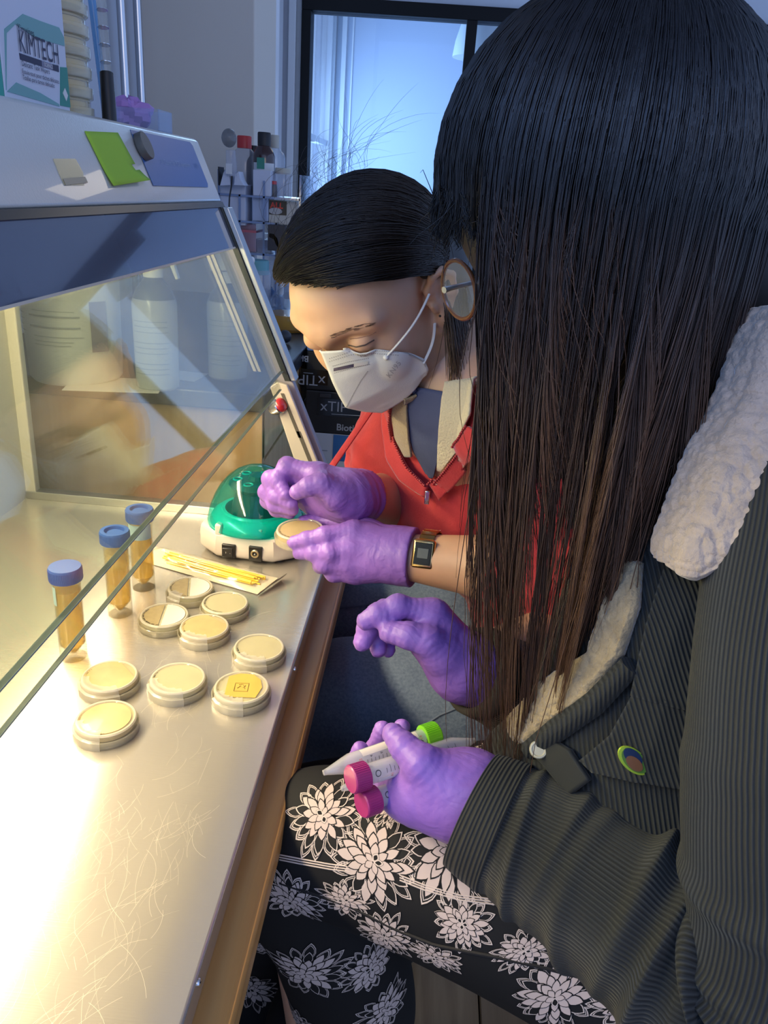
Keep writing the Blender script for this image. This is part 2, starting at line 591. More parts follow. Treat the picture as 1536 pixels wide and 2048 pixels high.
hood = thing('work_cabinet', (-0.38, 0.5, 0.752), 'grey laminar work cabinet with steel floor, sloping glass sash and enamel lamp housing', 'lab cabinet')
MB().box((XB - 0.01, Y0, 0.752), (-0.118, Y1 + 0.035, ZP)).build('base_plate', M_steel, hood, bevel=0.0025, seg=2)
sc_ = MB()
for _ in range(300):                                     # the longer scratches, each a hair-thin groove of bright metal
    cx, cy = nrs.uniform(-0.29, -0.155), nrs.uniform(0.29, 0.50)
    if nrs.rand() < 0.25:
        cy = nrs.uniform(0.5, 0.85)
    a, L, k = nrs.uniform(0.6, 2.4), nrs.uniform(0.008, 0.05), nrs.uniform(-18, 18)
    P = []
    for i in range(9):
        t = L * (i / 8 - 0.5)
        P.append((cx + math.cos(a + k * t) * t, cy + math.sin(a + k * t) * t, ZP + 0.00003))
    wd = nrs.uniform(0.00002, 0.00006)
    for i in range(8):
        p, q = Vector(P[i]), Vector(P[i + 1])
        s_ = (q - p).cross(Vector((0, 0, 1))).normalized() * wd
        sc_.add([p - s_, p + s_, q + s_, q - s_], [(0, 1, 2, 3)])
so = sc_.build('scratches', M_scratch, hood, smooth=False)
so['kind'] = 'stuff'
MB().box((XB, Y0, ZP), (XB + 0.006, Y1, 1.30)).build('back_panel', mat('inner_enamel', (0.50, 0.48, 0.40), 0.5), hood, smooth=False)
# lamp housing: sloping front, shallow roof
zb, zt = 1.252, 1.330
MB().prism([(sx(zb), zb), (sx(zt - 0.004), zt - 0.004), (sx(zt) - 0.004, zt), (XB, zt), (XB, zb)], 'Y', Y0 - 0.005, Y1 + 0.02).build('lamp_housing', M_paint, hood, bevel=0.004, seg=3)
MB().prism([(sx(1.252) + 0.002, 1.2525), (sx(1.246) + 0.003, 1.246), (sx(1.246) - 0.012, 1.246), (sx(1.252) - 0.012, 1.2525)], 'Y', Y0, Y1 + 0.015).build('sash_hinge_rail', mat('dark_rail', (0.05, 0.05, 0.05), 0.3, 0.6), hood, smooth=False)
# tinted visor, then two panes of the sash
def slab(z0, z1, y0, y1, off, th=0.004):
    return MB().prism([(sx(z0, off), z0), (sx(z1, off), z1), (sx(z1, off) - th, z1), (sx(z0, off) - th, z0)], 'Y', y0, y1)
slab(1.195, 1.246, Y0, Y1 - 0.004, 0.001).build('visor', M_visor, hood, smooth=False)
slab(1.1935, 1.1955, Y0, Y1 - 0.004, 0.0015, 0.005).build('visor_lip', M_cream, hood, smooth=False)
p1_ = slab(1.0255, 1.194, Y0, Y1 - 0.01, 0.0).build('sash_pane', M_glass, hood, smooth=False)
slab(1.0247, 1.0255, Y0, Y1 - 0.01, 0.0003, 0.0046).build('pane_edge', M_glass_edge, p1_, smooth=False)
p2_ = slab(1.0025, 1.194, Y0, Y1 - 0.03, -0.008, 0.003).build('sash_pane', M_glass, hood, smooth=False)
slab(1.0018, 1.0025, Y0, Y1 - 0.03, -0.0078, 0.0034).build('pane_edge', M_glass_edge, p2_, smooth=False)
# side panels of glass with their frames
side = [(XB + 0.006, ZP + 0.012), (sx(ZP + 0.012) - 0.02, ZP + 0.012), (sx(1.252) - 0.02, 1.252), (XB + 0.006, 1.252)]
for yy in (Y1, Y0):
    MB().prism(side, 'Y', yy, yy + 0.005).build('side_panel', M_glass2, hood, smooth=False)
    MB().box((XB, yy - 0.004, ZP), (XB + 0.022, yy + 0.012, 1.252)).build('corner_post', M_cream, hood, smooth=False, bevel=0.002)
    MB().box((XB, yy - 0.006, ZP), (sx(ZP) - 0.02, yy + 0.014, ZP + 0.013)).build('bottom_channel', M_alu, hood, smooth=False, bevel=0.001)
# the sloping metal jamb at the far end with its dark gasket
def along(z0, z1, a, b, y0, y1):
    return MB().prism([(sx(z0, a), z0), (sx(z1, a), z1), (sx(z1, b), z1), (sx(z0, b), z0)], 'Y', y0, y1)
along(1.010, 1.246, 0.012, 0.004, Y1 - 0.004, Y1 + 0.022).build('jamb_cap', M_alu, hood, smooth=False, bevel=0.001)
along(1.010, 1.246, 0.004, -0.004, Y1 - 0.008, Y1 + 0.018).build('gasket', mat('dark_gasket', (0.03, 0.035, 0.03), 0.35), hood, smooth=False)
along(ZP, 1.246, 0.004, -0.03, Y1 + 0.006, Y1 + 0.022).build('end_jamb', mat('jamb_enamel', (0.34, 0.33, 0.37), 0.35), hood, smooth=False, bevel=0.001)
for o_ in (-0.034, -0.041):
    along(1.022, 1.215, o_, o_ - 0.0045, Y1 - 0.012, Y1 - 0.006).build('gas_strut_rod', M_cream, hood, smooth=False)
# hinged cream arm with two slots and its red clamp knob
arm = MB()
def slot_poly(z0, z1, a, b):
    return [(sx(z0, a), z0), (sx(z1, a), z1), (sx(z1, b), z1), (sx(z0, b), z0)]
arm.prism([(sx(0.80, -0.002), 0.80), (sx(1.005, -0.002), 1.005), (sx(1.008, -0.016), 1.008), (sx(1.0, -0.030), 1.0), (sx(0.80, -0.045), 0.80)], 'Y', Y1 - 0.012, Y1 - 0.004)
ao = arm.build('hinge_arm', M_cream, hood, smooth=False, bevel=0.0015)
for (za, zb_, a, b) in ((0.925, 0.992, -0.012, -0.017), (0.835, 0.935, -0.010, -0.016)):
    MB().prism(slot_poly(za, zb_, a, b), 'Y', Y1 - 0.0128, Y1 - 0.0118).build('slot', mat('slot_shade', (0.10, 0.09, 0.07), 0.6), ao, smooth=False)
pv = Vector((sx(0.985, -0.022), Y1 - 0.012, 0.972))
MB().lathe([(0.0, 0), (0.0035, 0), (0.0035, 0.001), (0.0022, 0.0014), (0, 0.0014)], 14, Matrix.Translation(pv) @ Matrix.Rotation(math.radians(90), 4, 'X')).build('rivet', M_cream, ao)
kb = Vector(D(557, 812, 1.16))
kM = Matrix.Translation(kb) @ Matrix.Rotation(math.radians(60), 4, 'Y') @ Matrix.Rotation(math.radians(25), 4, 'X')
ko = MB().lathe([(0.0, -0.014), (0.010, -0.013), (0.0125, -0.006), (0.0125, 0.004), (0.0112, 0.0055)], 20, kM).build('clamp_knob', M_chrome, hood)
MB().lathe([(0.0112, 0.0055), (0.0105, 0.0085), (0.007, 0.0115), (0, 0.0125)], 20, kM).build('knob_cap', M_red, ko, label='red cap of the clamp knob')
# fluorescent tube under the housing
MB().box((-0.625, Y0 + 0.03, 1.232), (-0.49, Y1 - 0.03, 1.252)).build('lamp_reflector', mat('lamp_white', (0.8, 0.8, 0.76), 0.4), hood, smooth=False)
tb = MB().lathe([(0, 0), (0.013, 0), (0.013, 0.98), (0, 0.98)], 14, Matrix.Translation((-0.585, 0.08, 1.215)) @ Matrix.Rotation(math.radians(-90), 4, 'X'))
tb.build('lamp_tube', mat('lamp_glow', (1, 0.9, 0.7), 0.4, emis=(1.0, 0.80, 0.50), estr=8), hood)
# screws in the front lip of the plate
for px, py in ((590, 1331), (398, 1955), (655, 1158)):
    q = onX(px, py, -0.1175)
    MB().lathe([(0, 0), (0.0032, 0), (0.003, 0.0012), (0.0016, 0.002), (0, 0.0021)], 12, Matrix.Translation((-0.118, q[1], 0.7715)) @ Matrix.Rotation(math.radians(90), 4, 'Y')).build('screw', M_chrome, hood)
# the maker's panel: blue label with one pale line of print
lab = [onS(258, 255), onS(373, 281), onS(413, 373), onS(308, 367)]
def on_slope(poly, off, th):
    vs = [Vector(p) + SN * off for p in poly] + [Vector(p) + SN * (off + th) for p in poly]
    n = len(poly)
    return MB().add(vs, [tuple(range(n))[::-1], tuple(range(n, 2 * n))] + [(i, (i + 1) % n, n + (i + 1) % n, n + i) for i in range(n)])
ya, yb = 0.893, 1.112
za, zc = 1.270, 1.3235
def sp(y, z): return Vector((sx(z), y, z))
lo = on_slope([sp(ya, za), sp(yb - 0.006, za), sp(yb, za + 0.004), sp(yb, zc - 0.004), sp(yb - 0.006, zc), sp(ya, zc)], 0.0006, 0.0006).build('maker_label', mat('label_blue', (0.06, 0.14, 0.36), 0.35), hood, smooth=False)
TM = frame(sp(0.948, 1.2925) + SN * 0.0014, (0, 1, 0), SV)
text('label_print', 'UV Cabinet for PCR operations', 0.0088, TM, mat('pale_print', (0.30, 0.40, 0.58), 0.5), lo)
text('label_print', 'UVT', 0.0100, frame(sp(1.080, 1.2915) + SN * 0.0014, (0, 1, 0), SV), mat('faint_print', (0.14, 0.24, 0.46), 0.5), lo)
# strip of clear tape left on the enamel
tp = [onS(105, 318), onS(150, 318), onS(158, 332), onS(165, 345), onS(168, 371), onS(128, 371), onS(118, 350)]
on_slope(tp, 0.0004, 0.0003).build('tape_patch', clear('old_tape', (0.75, 0.68, 0.35), 0.35, 0.25), hood, smooth=False)
tp2 = [onS(124, 358), onS(168, 354), onS(174, 366), onS(130, 371)]
on_slope(tp2, 0.0008, 0.0003).build('tape_fold', mat('tape_brown', (0.38, 0.33, 0.22), 0.35), hood, smooth=False)

# sticky note and magnet stuck to the housing
sn = [onS(167, 263), onS(232, 266), onS(262, 303), onS(270, 330), onS(275, 331), onS(288, 364), onS(222, 374)]
cn = Vector(onS(225, 320))
sb = MB()
N_ = 8
A_, B_, C_, D_ = Vector(onS(167, 263)), Vector(onS(234, 266)), Vector(onS(288, 365)), Vector(onS(222, 374))
vs, fs = [], []
for i in range(N_ + 1):
    for j in range(N_ + 1):
        s, t = i / N_, j / N_
        p = (A_ * (1 - s) + B_ * s) * (1 - t) + (D_ * (1 - s) + C_ * s) * t
        p = p + SN * (0.0012 + 0.006 * max(0, t - 0.55) ** 2 * 4 * (0.4 + s))
        vs.append(p)
for i in range(N_):
    for j in range(N_):
        if i == N_ - 1 and j == 5:
            continue
        a = i * (N_ + 1) + j
        fs.append((a, a + 1, a + N_ + 2, a + N_ + 1))
sb.add(vs, fs)
o = sb.build('sticky_note', mat('lime_paper', (0.34, 0.58, 0.045), 0.8), None)
sol = o.modifiers.new('thickness', 'SOLIDIFY'); sol.thickness = 0.0003
tag(o, 'lime green blank sticky note on the cabinet housing', 'sticky note')
mg = MB().lathe([(0, 0), (0.0135, 0), (0.0145, 0.001), (0.0145, 0.0075), (0.0138, 0.0085), (0, 0.0085)], 28,
                frame(Vector(onS(279, 296)) + SN * 0.0013, (0, 1, 0), SV))
tag(mg.build('magnet', mat('magnet_face', (0.10, 0.105, 0.10), 0.45), None), 'round dark magnet on the blue label of the cabinet', 'magnet')

# ---------------------------------------------------------------- petri dishes
M_dish = clear('dish_polystyrene', (0.97, 0.92, 0.74), 0.27, 0.10, (0.98, 0.96, 0.88))
M_rim = clear('dish_rim', (0.98, 0.94, 0.80), 0.50, 0.12)
M_tape = clear('parafilm', (0.95, 0.92, 0.82), 0.42, 0.25)
M_agar = mat('amber_agar', (0.50, 0.39, 0.17), 0.25, coat=0.4, var=0.06, vscale=60)
M_agar_pale = mat('pale_agar', (0.47, 0.45, 0.27), 0.25, coat=0.4, var=0.05, vscale=60)
M_agar_yellow = mat('yellow_agar', (0.62, 0.42, 0.08), 0.3, coat=0.3, var=0.06, vscale=50)
M_paper = mat('filter_paper', (0.72, 0.66, 0.56), 0.8)
def clipped(r, cond, n=48):
    return [(r * math.cos(2 * math.pi * k / n), r * math.sin(2 * math.pi * k / n)) for k in range(n) if cond(2 * math.pi * k / n)]
def dish(name, loc, label, style, rot, tape=None, group=None, tilt=None, scale=1.0):
    t = thing(name, loc, label, 'petri dish', group)
    T = Matrix.Rotation(rot, 4, 'Z')
    if tilt is not None:
        T = tilt @ T
    T = T @ Matrix.Scale(scale, 4)
    def bld(mb, nm, m, par=t, **k):
        # built in the dish's own frame
        mb.v = [T @ p for p in mb.v]
        return mb.build(nm, m, par, world=False, **k)
    # lid below (upside-down dish), base above
    bld(MB().lathe([(0, 0), (0.0305, 0), (0.0310, 0.0006), (0.0312, 0.0085), (0.0302, 0.0090), (0.0298, 0.0085), (0.0296, 0.0012), (0, 0.0012)], 56), 'lid', M_dish)
    bld(MB().lathe([(0.0284, 0.003), (0.0284, 0.0138), (0.0270, 0.0150), (0.0256, 0.0150), (0.0250, 0.0142), (0, 0.0142)], 56), 'dish_base', M_dish)
    bld(MB().lathe([(0.0286, 0.0136), (0.0276, 0.0153), (0.0262, 0.0153), (0.0256, 0.0146), (0.0262, 0.0142), (0.0280, 0.0134)], 56, close=True), 'rim', M_rim)
    ag = {'pale': M_agar_pale, 'yellow': M_agar_yellow}.get(style, M_agar)
    bld(MB().lathe([(0, 0.0070), (0.0262, 0.0070), (0.0262, 0.0132), (0, 0.0132)], 48), 'agar', M_agar_pale if style in ('pale', 'yellow', 'paper') else M_agar)
    if style == 'cut':                                  # the clear window of amber agar left by the film over the rim
        bld(MB().prism(clipped(0.0262, lambda a: math.cos(a - 0.6) < 0.80 and math.cos(a + 2.2) < 0.86), 'Z', 0.0140, 0.0146), 'agar_face', M_agar)
    if style == 'amber':
        bld(MB().prism(clipped(0.0235, lambda a: True), 'Z', 0.0140, 0.0146), 'agar_face', M_agar)
    if style == 'paper':
        bld(MB().prism(clipped(0.0245, lambda a: math.cos(a) > -0.12), 'Z', 0.0143, 0.0148), 'paper_half', M_paper)
        bld(MB().prism(clipped(0.0245, lambda a: math.cos(a) < -0.10), 'Z', 0.0141, 0.0145), 'agar_face', mat('buff_agar', (0.40, 0.32, 0.16), 0.3, var=0.1, vscale=120))
    if style == 'yellow':
        sq = MB().prism([(-0.0155, -0.0175), (0.0165, -0.0175), (0.0215, 0.0), (0.0185, 0.0135), (0.010, 0.0225), (-0.004, 0.0235), (-0.0155, 0.018)], 'Z', 0.0141, 0.0147)
        so_ = bld(sq, 'yellow_patch', M_agar_yellow)
        dr = MB()
        for pth in ([(-0.007, -0.008), (0.007, -0.008), (0.007, 0.006), (-0.007, 0.006), (-0.007, -0.008)], [(-0.004, -0.003), (-0.001, 0.001), (0.002, -0.002), (0.004, 0.002)], [(-0.003, 0.003), (0.001, 0.004), (0.004, -0.004)]):
            dr.tube([(p[0], p[1], 0.0148) for p in pth], 0.0005, 5)
        dr.v = [T @ p for p in dr.v]
        dr.build('drawn_mark', mat('pencil_mark', (0.36, 0.26, 0.05), 0.7), so_, world=False)
    # writing round the rim: a run of short pen strokes
    if style in ('paper', 'pale', 'amber', 'yellow', 'cut'):
        w = MB()
        a = math.radians(150)
        rs = random.Random(hash(name + label) % 999 if False else len(label) * 7 + int(loc[1] * 1000))
        while a < math.radians(265):
            st = rs.uniform(0.02, 0.06)
            r0, r1 = 0.0236 + rs.uniform(-0.0004, 0.0004), 0.0246 + rs.uniform(-0.0004, 0.0006)
            z = 0.0149
            w.tube([(r0 * math.cos(a), r0 * math.sin(a), z), (r1 * math.cos(a + st * 0.5), r1 * math.sin(a + st * 0.5), z), (r0 * math.cos(a + st), r0 * math.sin(a + st), z)], 0.00022, 4)
            a += st + rs.choice((0.015, 0.02, 0.08))
        o_ = bld(w, 'pen_writing', M_ink if style in ('paper', 'pale') else mat('faded_ink', (0.30, 0.24, 0.12), 0.7))
    if tape is not None:
        a0, a1 = tape
        n = 14
        pr = [(0.0318, 0.0004), (0.0318, 0.0088), (0.0292, 0.0100), (0.0290, 0.0140), (0.0276, 0.0158), (0.0215, 0.0156)]
        vs, fs = [], []
        rs = random.Random(int(a0 * 100))
        for i in range(n + 1):
            a = a0 + (a1 - a0) * i / n
            for k, (r, z) in enumerate(pr):
                rr = r + 0.00025 * math.sin(i * 2.3 + k) - (rs.uniform(0, 0.003) if k == 5 else 0)
                vs.append((rr * math.cos(a), rr * math.sin(a), z + 0.0002 * math.sin(i * 1.7)))
        m = len(pr)
        for i in range(n):
            for k in range(m - 1):
                fs.append((i * m + k, (i + 1) * m + k, (i + 1) * m + k + 1, i * m + k + 1))
        bld(MB().add(vs, fs), 'sealing_film', M_tape)
    return t

G9 = 'petri dishes on the steel plate'
specs = [
    (213, 1447, 'amber', 0.5, (3.0, 4.4), 'amber agar petri dish nearest the lamp streak, frontmost of the plates'),
    (220, 1362, 'cut', 0.2, (3.2, 5.2), 'amber petri dish with streaked film, just behind the frontmost dish'),
    (356, 1366, 'pale', 0.3, (3.1, 4.9), 'pale greenish petri dish in the middle of the front row'),
    (483, 1384, 'yellow', 0.1, (3.6, 4.9), 'petri dish with bright yellow patch and drawn mark, near the plate edge'),
    (518, 1304, 'pale', 0.6, (3.3, 4.6), 'pale petri dish with crumpled film closest to the wooden desk edge'),
    (409, 1262, 'cut', 0.4, (3.5, 4.7), 'amber petri dish with torn film, between the paper dish and desk edge'),
    (450, 1214, 'pale', 0.2, None, 'clear pale petri dish with pen writing beside the bag of yellow loops'),
    (329, 1239, 'paper', 0.15, None, 'petri dish half covered with white paper, in front of its paper twin'),
    (381, 1183, 'paper', 0.25, (3.6, 4.3), 'petri dish half covered with white paper, next to the bag of loops'),
]
for px, py, st, rot, tape, lab_ in specs:
    p = onZ(px, py, ZP + 0.008)
    dish('petri_dish', (p[0], p[1], ZP), lab_, st, rot, tape, G9)

# ---------------------------------------------------------------- centrifuge tubes of broth
M_tube = clear('tube_polypropylene', (0.75, 0.70, 0.50), 0.10, 0.08, (0.99, 0.97, 0.90))
M_broth = clear('amber_broth', (0.86, 0.62, 0.13), 0.34, 0.08, (0.95, 0.82, 0.42))
M_blue_cap = mat('blue_cap', (0.022, 0.095, 0.42), 0.42)
M_lbl_blue = mat('pale_blue_tape', (0.38, 0.53, 0.58), 0.7)
def broth_tube(px, py, label, lbl, closed):
    p = onZ(px, py, ZP)
    t = thing('centrifuge_tube', (p[0], p[1], ZP), label, 'centrifuge tube', 'blue capped tubes of amber broth')
    MB().lathe([(0.0140, 0), (0.0143, 0.0003), (0.0143, 0.100), (0.0136, 0.100), (0.0134, 0.018), (0.0030, 0.005), (0, 0.0045)], 36).build('tube_wall', M_tube, t, world=False)
    MB().lathe([(0, 0.006), (0.003, 0.0062), (0.0131, 0.0188), (0.0131, 0.085), (0, 0.085)], 32).build('broth', M_broth, t, world=False)
    cap = [(0.0145, 0.097), (0.0170, 0.097), (0.0172, 0.098), (0.0172, 0.1105), (0.0164, 0.1125)]
    cap += [(0, 0.1125)] if closed else [(0.0118, 0.1125), (0.0112, 0.1080), (0.0092, 0.1080), (0.0086, 0.1098), (0, 0.1098)]
    co = MB().lathe(cap, 40).build('cap', M_blue_cap, t, world=False)
    kn = MB()
    for k in range(60):
        a = 2 * math.pi * k / 60
        c, s = math.cos(a), math.sin(a)
        kn.box((0.0170, -0.0004, 0.0982), (0.0175, 0.0004, 0.1102), Matrix.Rotation(a, 4, 'Z'))
    kn.build('cap_ribs', M_blue_cap, co, world=False, smooth=False)
    if lbl:
        a0, a1, z0, z1 = lbl
        vs, fs = [], []
        n = 16
        for i in range(n + 1):
            a = a0 + (a1 - a0) * i / n
            for z in (z0, z1):
                vs.append((0.01445 * math.cos(a), 0.01445 * math.sin(a), z))
        fs = [(2 * i, 2 * i + 2, 2 * i + 3, 2 * i + 1) for i in range(n)]
        lo_ = MB().add(vs, fs).build('label_tape', M_lbl_blue, t, world=False)
    gr = MB()
    for k in range(9):                                  # printed graduations
        z = 0.022 + k * 0.0075
        for i in range(4):
            a, b = 3.55 + i * 0.05, 3.60 + i * 0.05
            gr.add([(0.01438 * math.cos(a), 0.01438 * math.sin(a), z), (0.01438 * math.cos(b), 0.01438 * math.sin(b), z), (0.01438 * math.cos(b), 0.01438 * math.sin(b), z + 0.0006), (0.01438 * math.cos(a), 0.01438 * math.sin(a), z + 0.0006)], [(0, 1, 2, 3)])
    gr.build('graduation_marks', mat('grey_print', (0.30, 0.26, 0.16), 0.7), t, world=False)
    return t
broth_tube(148, 1312, 'blue capped tube of amber broth with torn blue label, standing on the bright streak', (3.3, 4.25, 0.070, 0.092), True)
broth_tube(241, 1226, 'unlabelled blue capped tube of amber broth, middle of the three behind the sash', None, False)
broth_tube(288, 1174, 'blue capped tube of amber broth with wide blue label, rearmost of the three', (3.0, 6.1, 0.074, 0.094), False)

# ---------------------------------------------------------------- bag of yellow inoculating loops
bag = thing('loop_bag', onZ(435, 1140, ZP), 'clear plastic bag of yellow inoculating loops in front of the centrifuge', 'plastic bag')
A = Vector(onZ(318, 1092, ZP)); B = Vector(onZ(556, 1158, ZP)); Cc = Vector(onZ(513, 1200, ZP)); Dd = Vector(onZ(300, 1132, ZP))
ax = (B - A).normalized(); Lb = (B - A).length
ay = (Dd - A); ay = (ay - ax * ay.dot(ax)); Wb = 0.052; ay = ay.normalized()
nu, nv = 40, 16
def bag_pt(s, t, top):
    w = Wb * (0.92 + 0.10 * s)
    p = A + ax * (s * Lb) + ay * (t * w + (0.006 * (1 - s)))
    e = math.sin(math.pi * t) ** 0.6 * (min(1, s * 9) * min(1, (1 - s) * 11)) ** 0.7
    h = (0.0115 * e + 0.0013 * math.sin(s * 31 + t * 9) * e + 0.0011 * math.sin(t * 23 - s * 12) * e) if top else 0.0006
    return p + Vector((0, 0, 0.0008 + max(h, 0.0004)))
vs = [bag_pt(i / nu, j / nv, True) for i in range(nu + 1) for j in range(nv + 1)]
fs = [(i * (nv + 1) + j, (i + 1) * (nv + 1) + j, (i + 1) * (nv + 1) + j + 1, i * (nv + 1) + j + 1) for i in range(nu) for j in range(nv)]
MB().add(vs, fs).build('film', clear('bag_film', (0.95, 0.92, 0.78), 0.05, 0.12), bag)
vs = [bag_pt(i / 6, j / 2, False) for i in range(7) for j in range(3)]
fs = [(i * 3 + j, (i + 1) * 3 + j, (i + 1) * 3 + j + 1, i * 3 + j + 1) for i in range(6) for j in range(2)]
MB().add(vs, fs).build('paper_backing', mat('bag_backing', (0.70, 0.64, 0.48), 0.6), bag)
# turned-up seal at the near end
e0, e1 = bag_pt(1, -0.02, False), bag_pt(1, 1.02, False)
sl = MB()
vs = []
for i in range(9):
    p = e0.lerp(e1, i / 8)
    for k in range(5):
        vs.append(p + ax * (0.004 + 0.010 * k / 4) * (1 - 0.75 * i / 8) + Vector((0, 0, 0.0005 + 0.011 * (k / 4) ** 1.5 * (1 - 0.65 * i / 8))))
sl.add(vs, [(i * 5 + k, i * 5 + k + 1, (i + 1) * 5 + k + 1, (i + 1) * 5 + k) for i in range(8) for k in range(4)])
sl.build('sealed_flap', mat('bag_seal', (0.68, 0.58, 0.38), 0.45), bag)
f0, f1 = bag_pt(0, 0, False), bag_pt(0, 1, False)
MB().add([f0, f1, f1 - ax * 0.03 + Vector((0, 0, 0.014)), f0 - ax * 0.02 + Vector((0, 0, 0.016))], [(0, 1, 2, 3)]).build('open_flap', clear('bag_flap', (0.92, 0.88, 0.70), 0.35, 0.2), bag)
M_loop = mat('loop_yellow', (0.82, 0.56, 0.005), 0.35, coat=0.3)
for k in range(26):
    t0 = 0.24 + 0.52 * rnd.random()
    t1 = 0.5 + (t0 - 0.5) * 1.1 + rnd.uniform(-0.08, 0.08)
    z = 0.0022 + 0.0022 * (k % 4) * (1 - abs(t0 - 0.5) * 1.6)
    s0, s1 = 0.16 + rnd.uniform(0, 0.08), 0.93 + rnd.uniform(-0.05, 0.02)
    P = []
    for i in range(6):
        u = i / 5
        q = bag_pt(s0 + (s1 - s0) * u, t0 + (t1 - t0) * u, False)
        q.z = ZP + z + 0.001 * math.sin(u * 3 + k)
        P.append(q)
    MB().tube(P, 0.0013, 6).build('loop_stick', M_loop, bag)

# ---------------------------------------------------------------- mini centrifuge
cfc = Vector(((onZ(405, 1090, ZP)[0] + -0.150) / 2, 1.035, ZP))
cf = thing('mini_centrifuge', cfc, 'white mini centrifuge with a teal see-through dome', 'centrifuge')
yaw = math.radians(-4)
CT = Matrix.Rotation(yaw, 4, 'Z') @ Matrix.Scale(0.93, 4)
M_cf = mat('warm_white_abs', (0.78, 0.70, 0.60), 0.38)
M_teal = mat('teal_bowl', (0.0, 0.50, 0.42), 0.28, coat=0.4)
M_dome = clear('teal_dome', (0.0, 0.42, 0.40), 0.10, 0.03, (0.38, 0.88, 0.84), ior=1.5)
# base: eight-sided body lofted in four rings; the front is flat for the sockets
def ring(ax_, ay_, ch, z, fy):
    """Octagon of half widths ax_, ay_ with corner cut ch; its front edge at -fy."""
    return [(-ax_ + ch, -fy, z), (ax_ - ch, -fy, z), (ax_, -fy + ch * 0.8, z), (ax_, ay_ - ch, z), (ax_ - ch, ay_, z), (-ax_ + ch, ay_, z), (-ax_, ay_ - ch, z), (-ax_, -fy + ch * 0.8, z)]
base = MB()
rings = [ring(0.073, 0.066, 0.030, 0.0035, 0.066), ring(0.0800, 0.070, 0.034, 0.012, 0.070), ring(0.0815, 0.072, 0.036, 0.030, 0.068), ring(0.0800, 0.072, 0.036, 0.043, 0.066), ring(0.0740, 0.066, 0.034, 0.045, 0.060)]
vs = [q for r in rings for q in r]
fs = [tuple(range(8))[::-1]] + [(i * 8 + k, i * 8 + (k + 1) % 8, (i + 1) * 8 + (k + 1) % 8, (i + 1) * 8 + k) for i in range(4) for k in range(8)] + [tuple(32 + k for k in range(8))]
base.add(vs, fs)
def cfb(mb, nm, m, par=cf, **k):
    mb.v = [CT @ p for p in mb.v]
    return mb.build(nm, m, par, world=False, **k)
bo = cfb(base, 'body', M_cf, bevel=0.004, seg=3)
for fx in (-0.05, 0.05):
    for fy in (-0.045, 0.045):
        cfb(MB().lathe([(0, 0), (0.008, 0), (0.008, 0.005), (0, 0.005)], 16, Matrix.Translation((fx, fy, 0))), 'rubber_foot', M_black)
# bowl and its ridges: solid teal ring seen through the dome
cfb(MB().lathe([(0.0740, 0.0440), (0.0735, 0.0490), (0.0690, 0.0570), (0.0620, 0.0620), (0.0560, 0.0630), (0.0540, 0.0655), (0.0500, 0.0655), (0.0480, 0.0620), (0.0440, 0.0400), (0, 0.0400)], 56), 'bowl', M_teal)
cfb(MB().lathe([(0.0780, 0.0440), (0.0770, 0.0520), (0.0730, 0.0680), (0.0660, 0.0860), (0.0570, 0.1020), (0.0450, 0.1160), (0.0310, 0.1270), (0.0150, 0.1330), (0, 0.1345)], 56), 'dome', M_dome)
ro = cfb(MB().lathe([(0.0420, 0.0560), (0.0400, 0.0700), (0.0330, 0.0950), (0.0420, 0.1010), (0.0450, 0.1060), (0.0360, 0.1120), (0.0150, 0.1125), (0.0120, 0.1190), (0, 0.1195)], 12), 'rotor', mat('rotor_dark', (0.010, 0.055, 0.055), 0.30), angle=20)
for k in range(6):
    a = k * math.pi / 3 + 0.35
    Rm = Matrix.Translation((0.030 * math.cos(a), 0.030 * math.sin(a), 0.1115))
    w = MB().lathe([(0.0062, 0), (0.0078, 0.0008), (0.0076, 0.0022), (0.0062, 0.0026), (0.0052, 0.0014)], 18, Rm, close=True)
    cfb(w, 'rotor_hole', mat('rotor_rim_teal', (0.02, 0.42, 0.38), 0.3), ro)
# hinge lugs on the front, teal tongues between them
cfb(MB().box((-0.047, -0.0665, 0.040), (-0.036, -0.052, 0.057)).box((-0.022, -0.0665, 0.040), (0.002, -0.052, 0.057)).box((0.016, -0.0665, 0.040), (0.027, -0.052, 0.057)), 'hinge_lug', M_cf, bevel=0.002, seg=2)
for x0 in (-0.0355, 0.0025):
    cfb(MB().box((x0, -0.064, 0.042), (x0 + 0.013, -0.046, 0.0530)), 'hinge_tongue', M_teal, bevel=0.0015)
sw = cfb(MB().box((-0.0345, -0.0725, 0.006), (-0.0130, -0.0650, 0.0285)), 'switch', M_black, bevel=0.0012)
Rk = Matrix.Translation((-0.0245, -0.0735, 0.0165)) @ Matrix.Rotation(math.radians(8), 4, 'Z')
ro2 = cfb(MB().box((-0.0080, -0.0018, -0.0075), (0.0080, 0.0018, 0.0075), Rk), 'rocker', mat('rocker_black', (0.03, 0.03, 0.032), 0.35), sw, bevel=0.001)
FM = lambda x, z: CT @ Matrix.Translation((x, -0.0757, z)) @ Matrix.Rotation(math.radians(90), 4, 'X')
M_wp = mat('white_print', (0.8, 0.8, 0.8), 0.6)
for s_, x_, z_ in (('O', -0.0305, 0.0148), ('-', -0.0210, 0.0148)):
    text('switch_mark', s_, 0.0055, Matrix.Translation(cfc) @ FM(x_, z_), M_wp, sw)
jk = cfb(MB().box((0.0080, -0.0722, 0.006), (0.0285, -0.0650, 0.0300)), 'socket_plate', M_black, bevel=0.0008)
JM = Matrix.Translation((0.0182, -0.0722, 0.0195)) @ Matrix.Rotation(math.radians(90), 4, 'X')
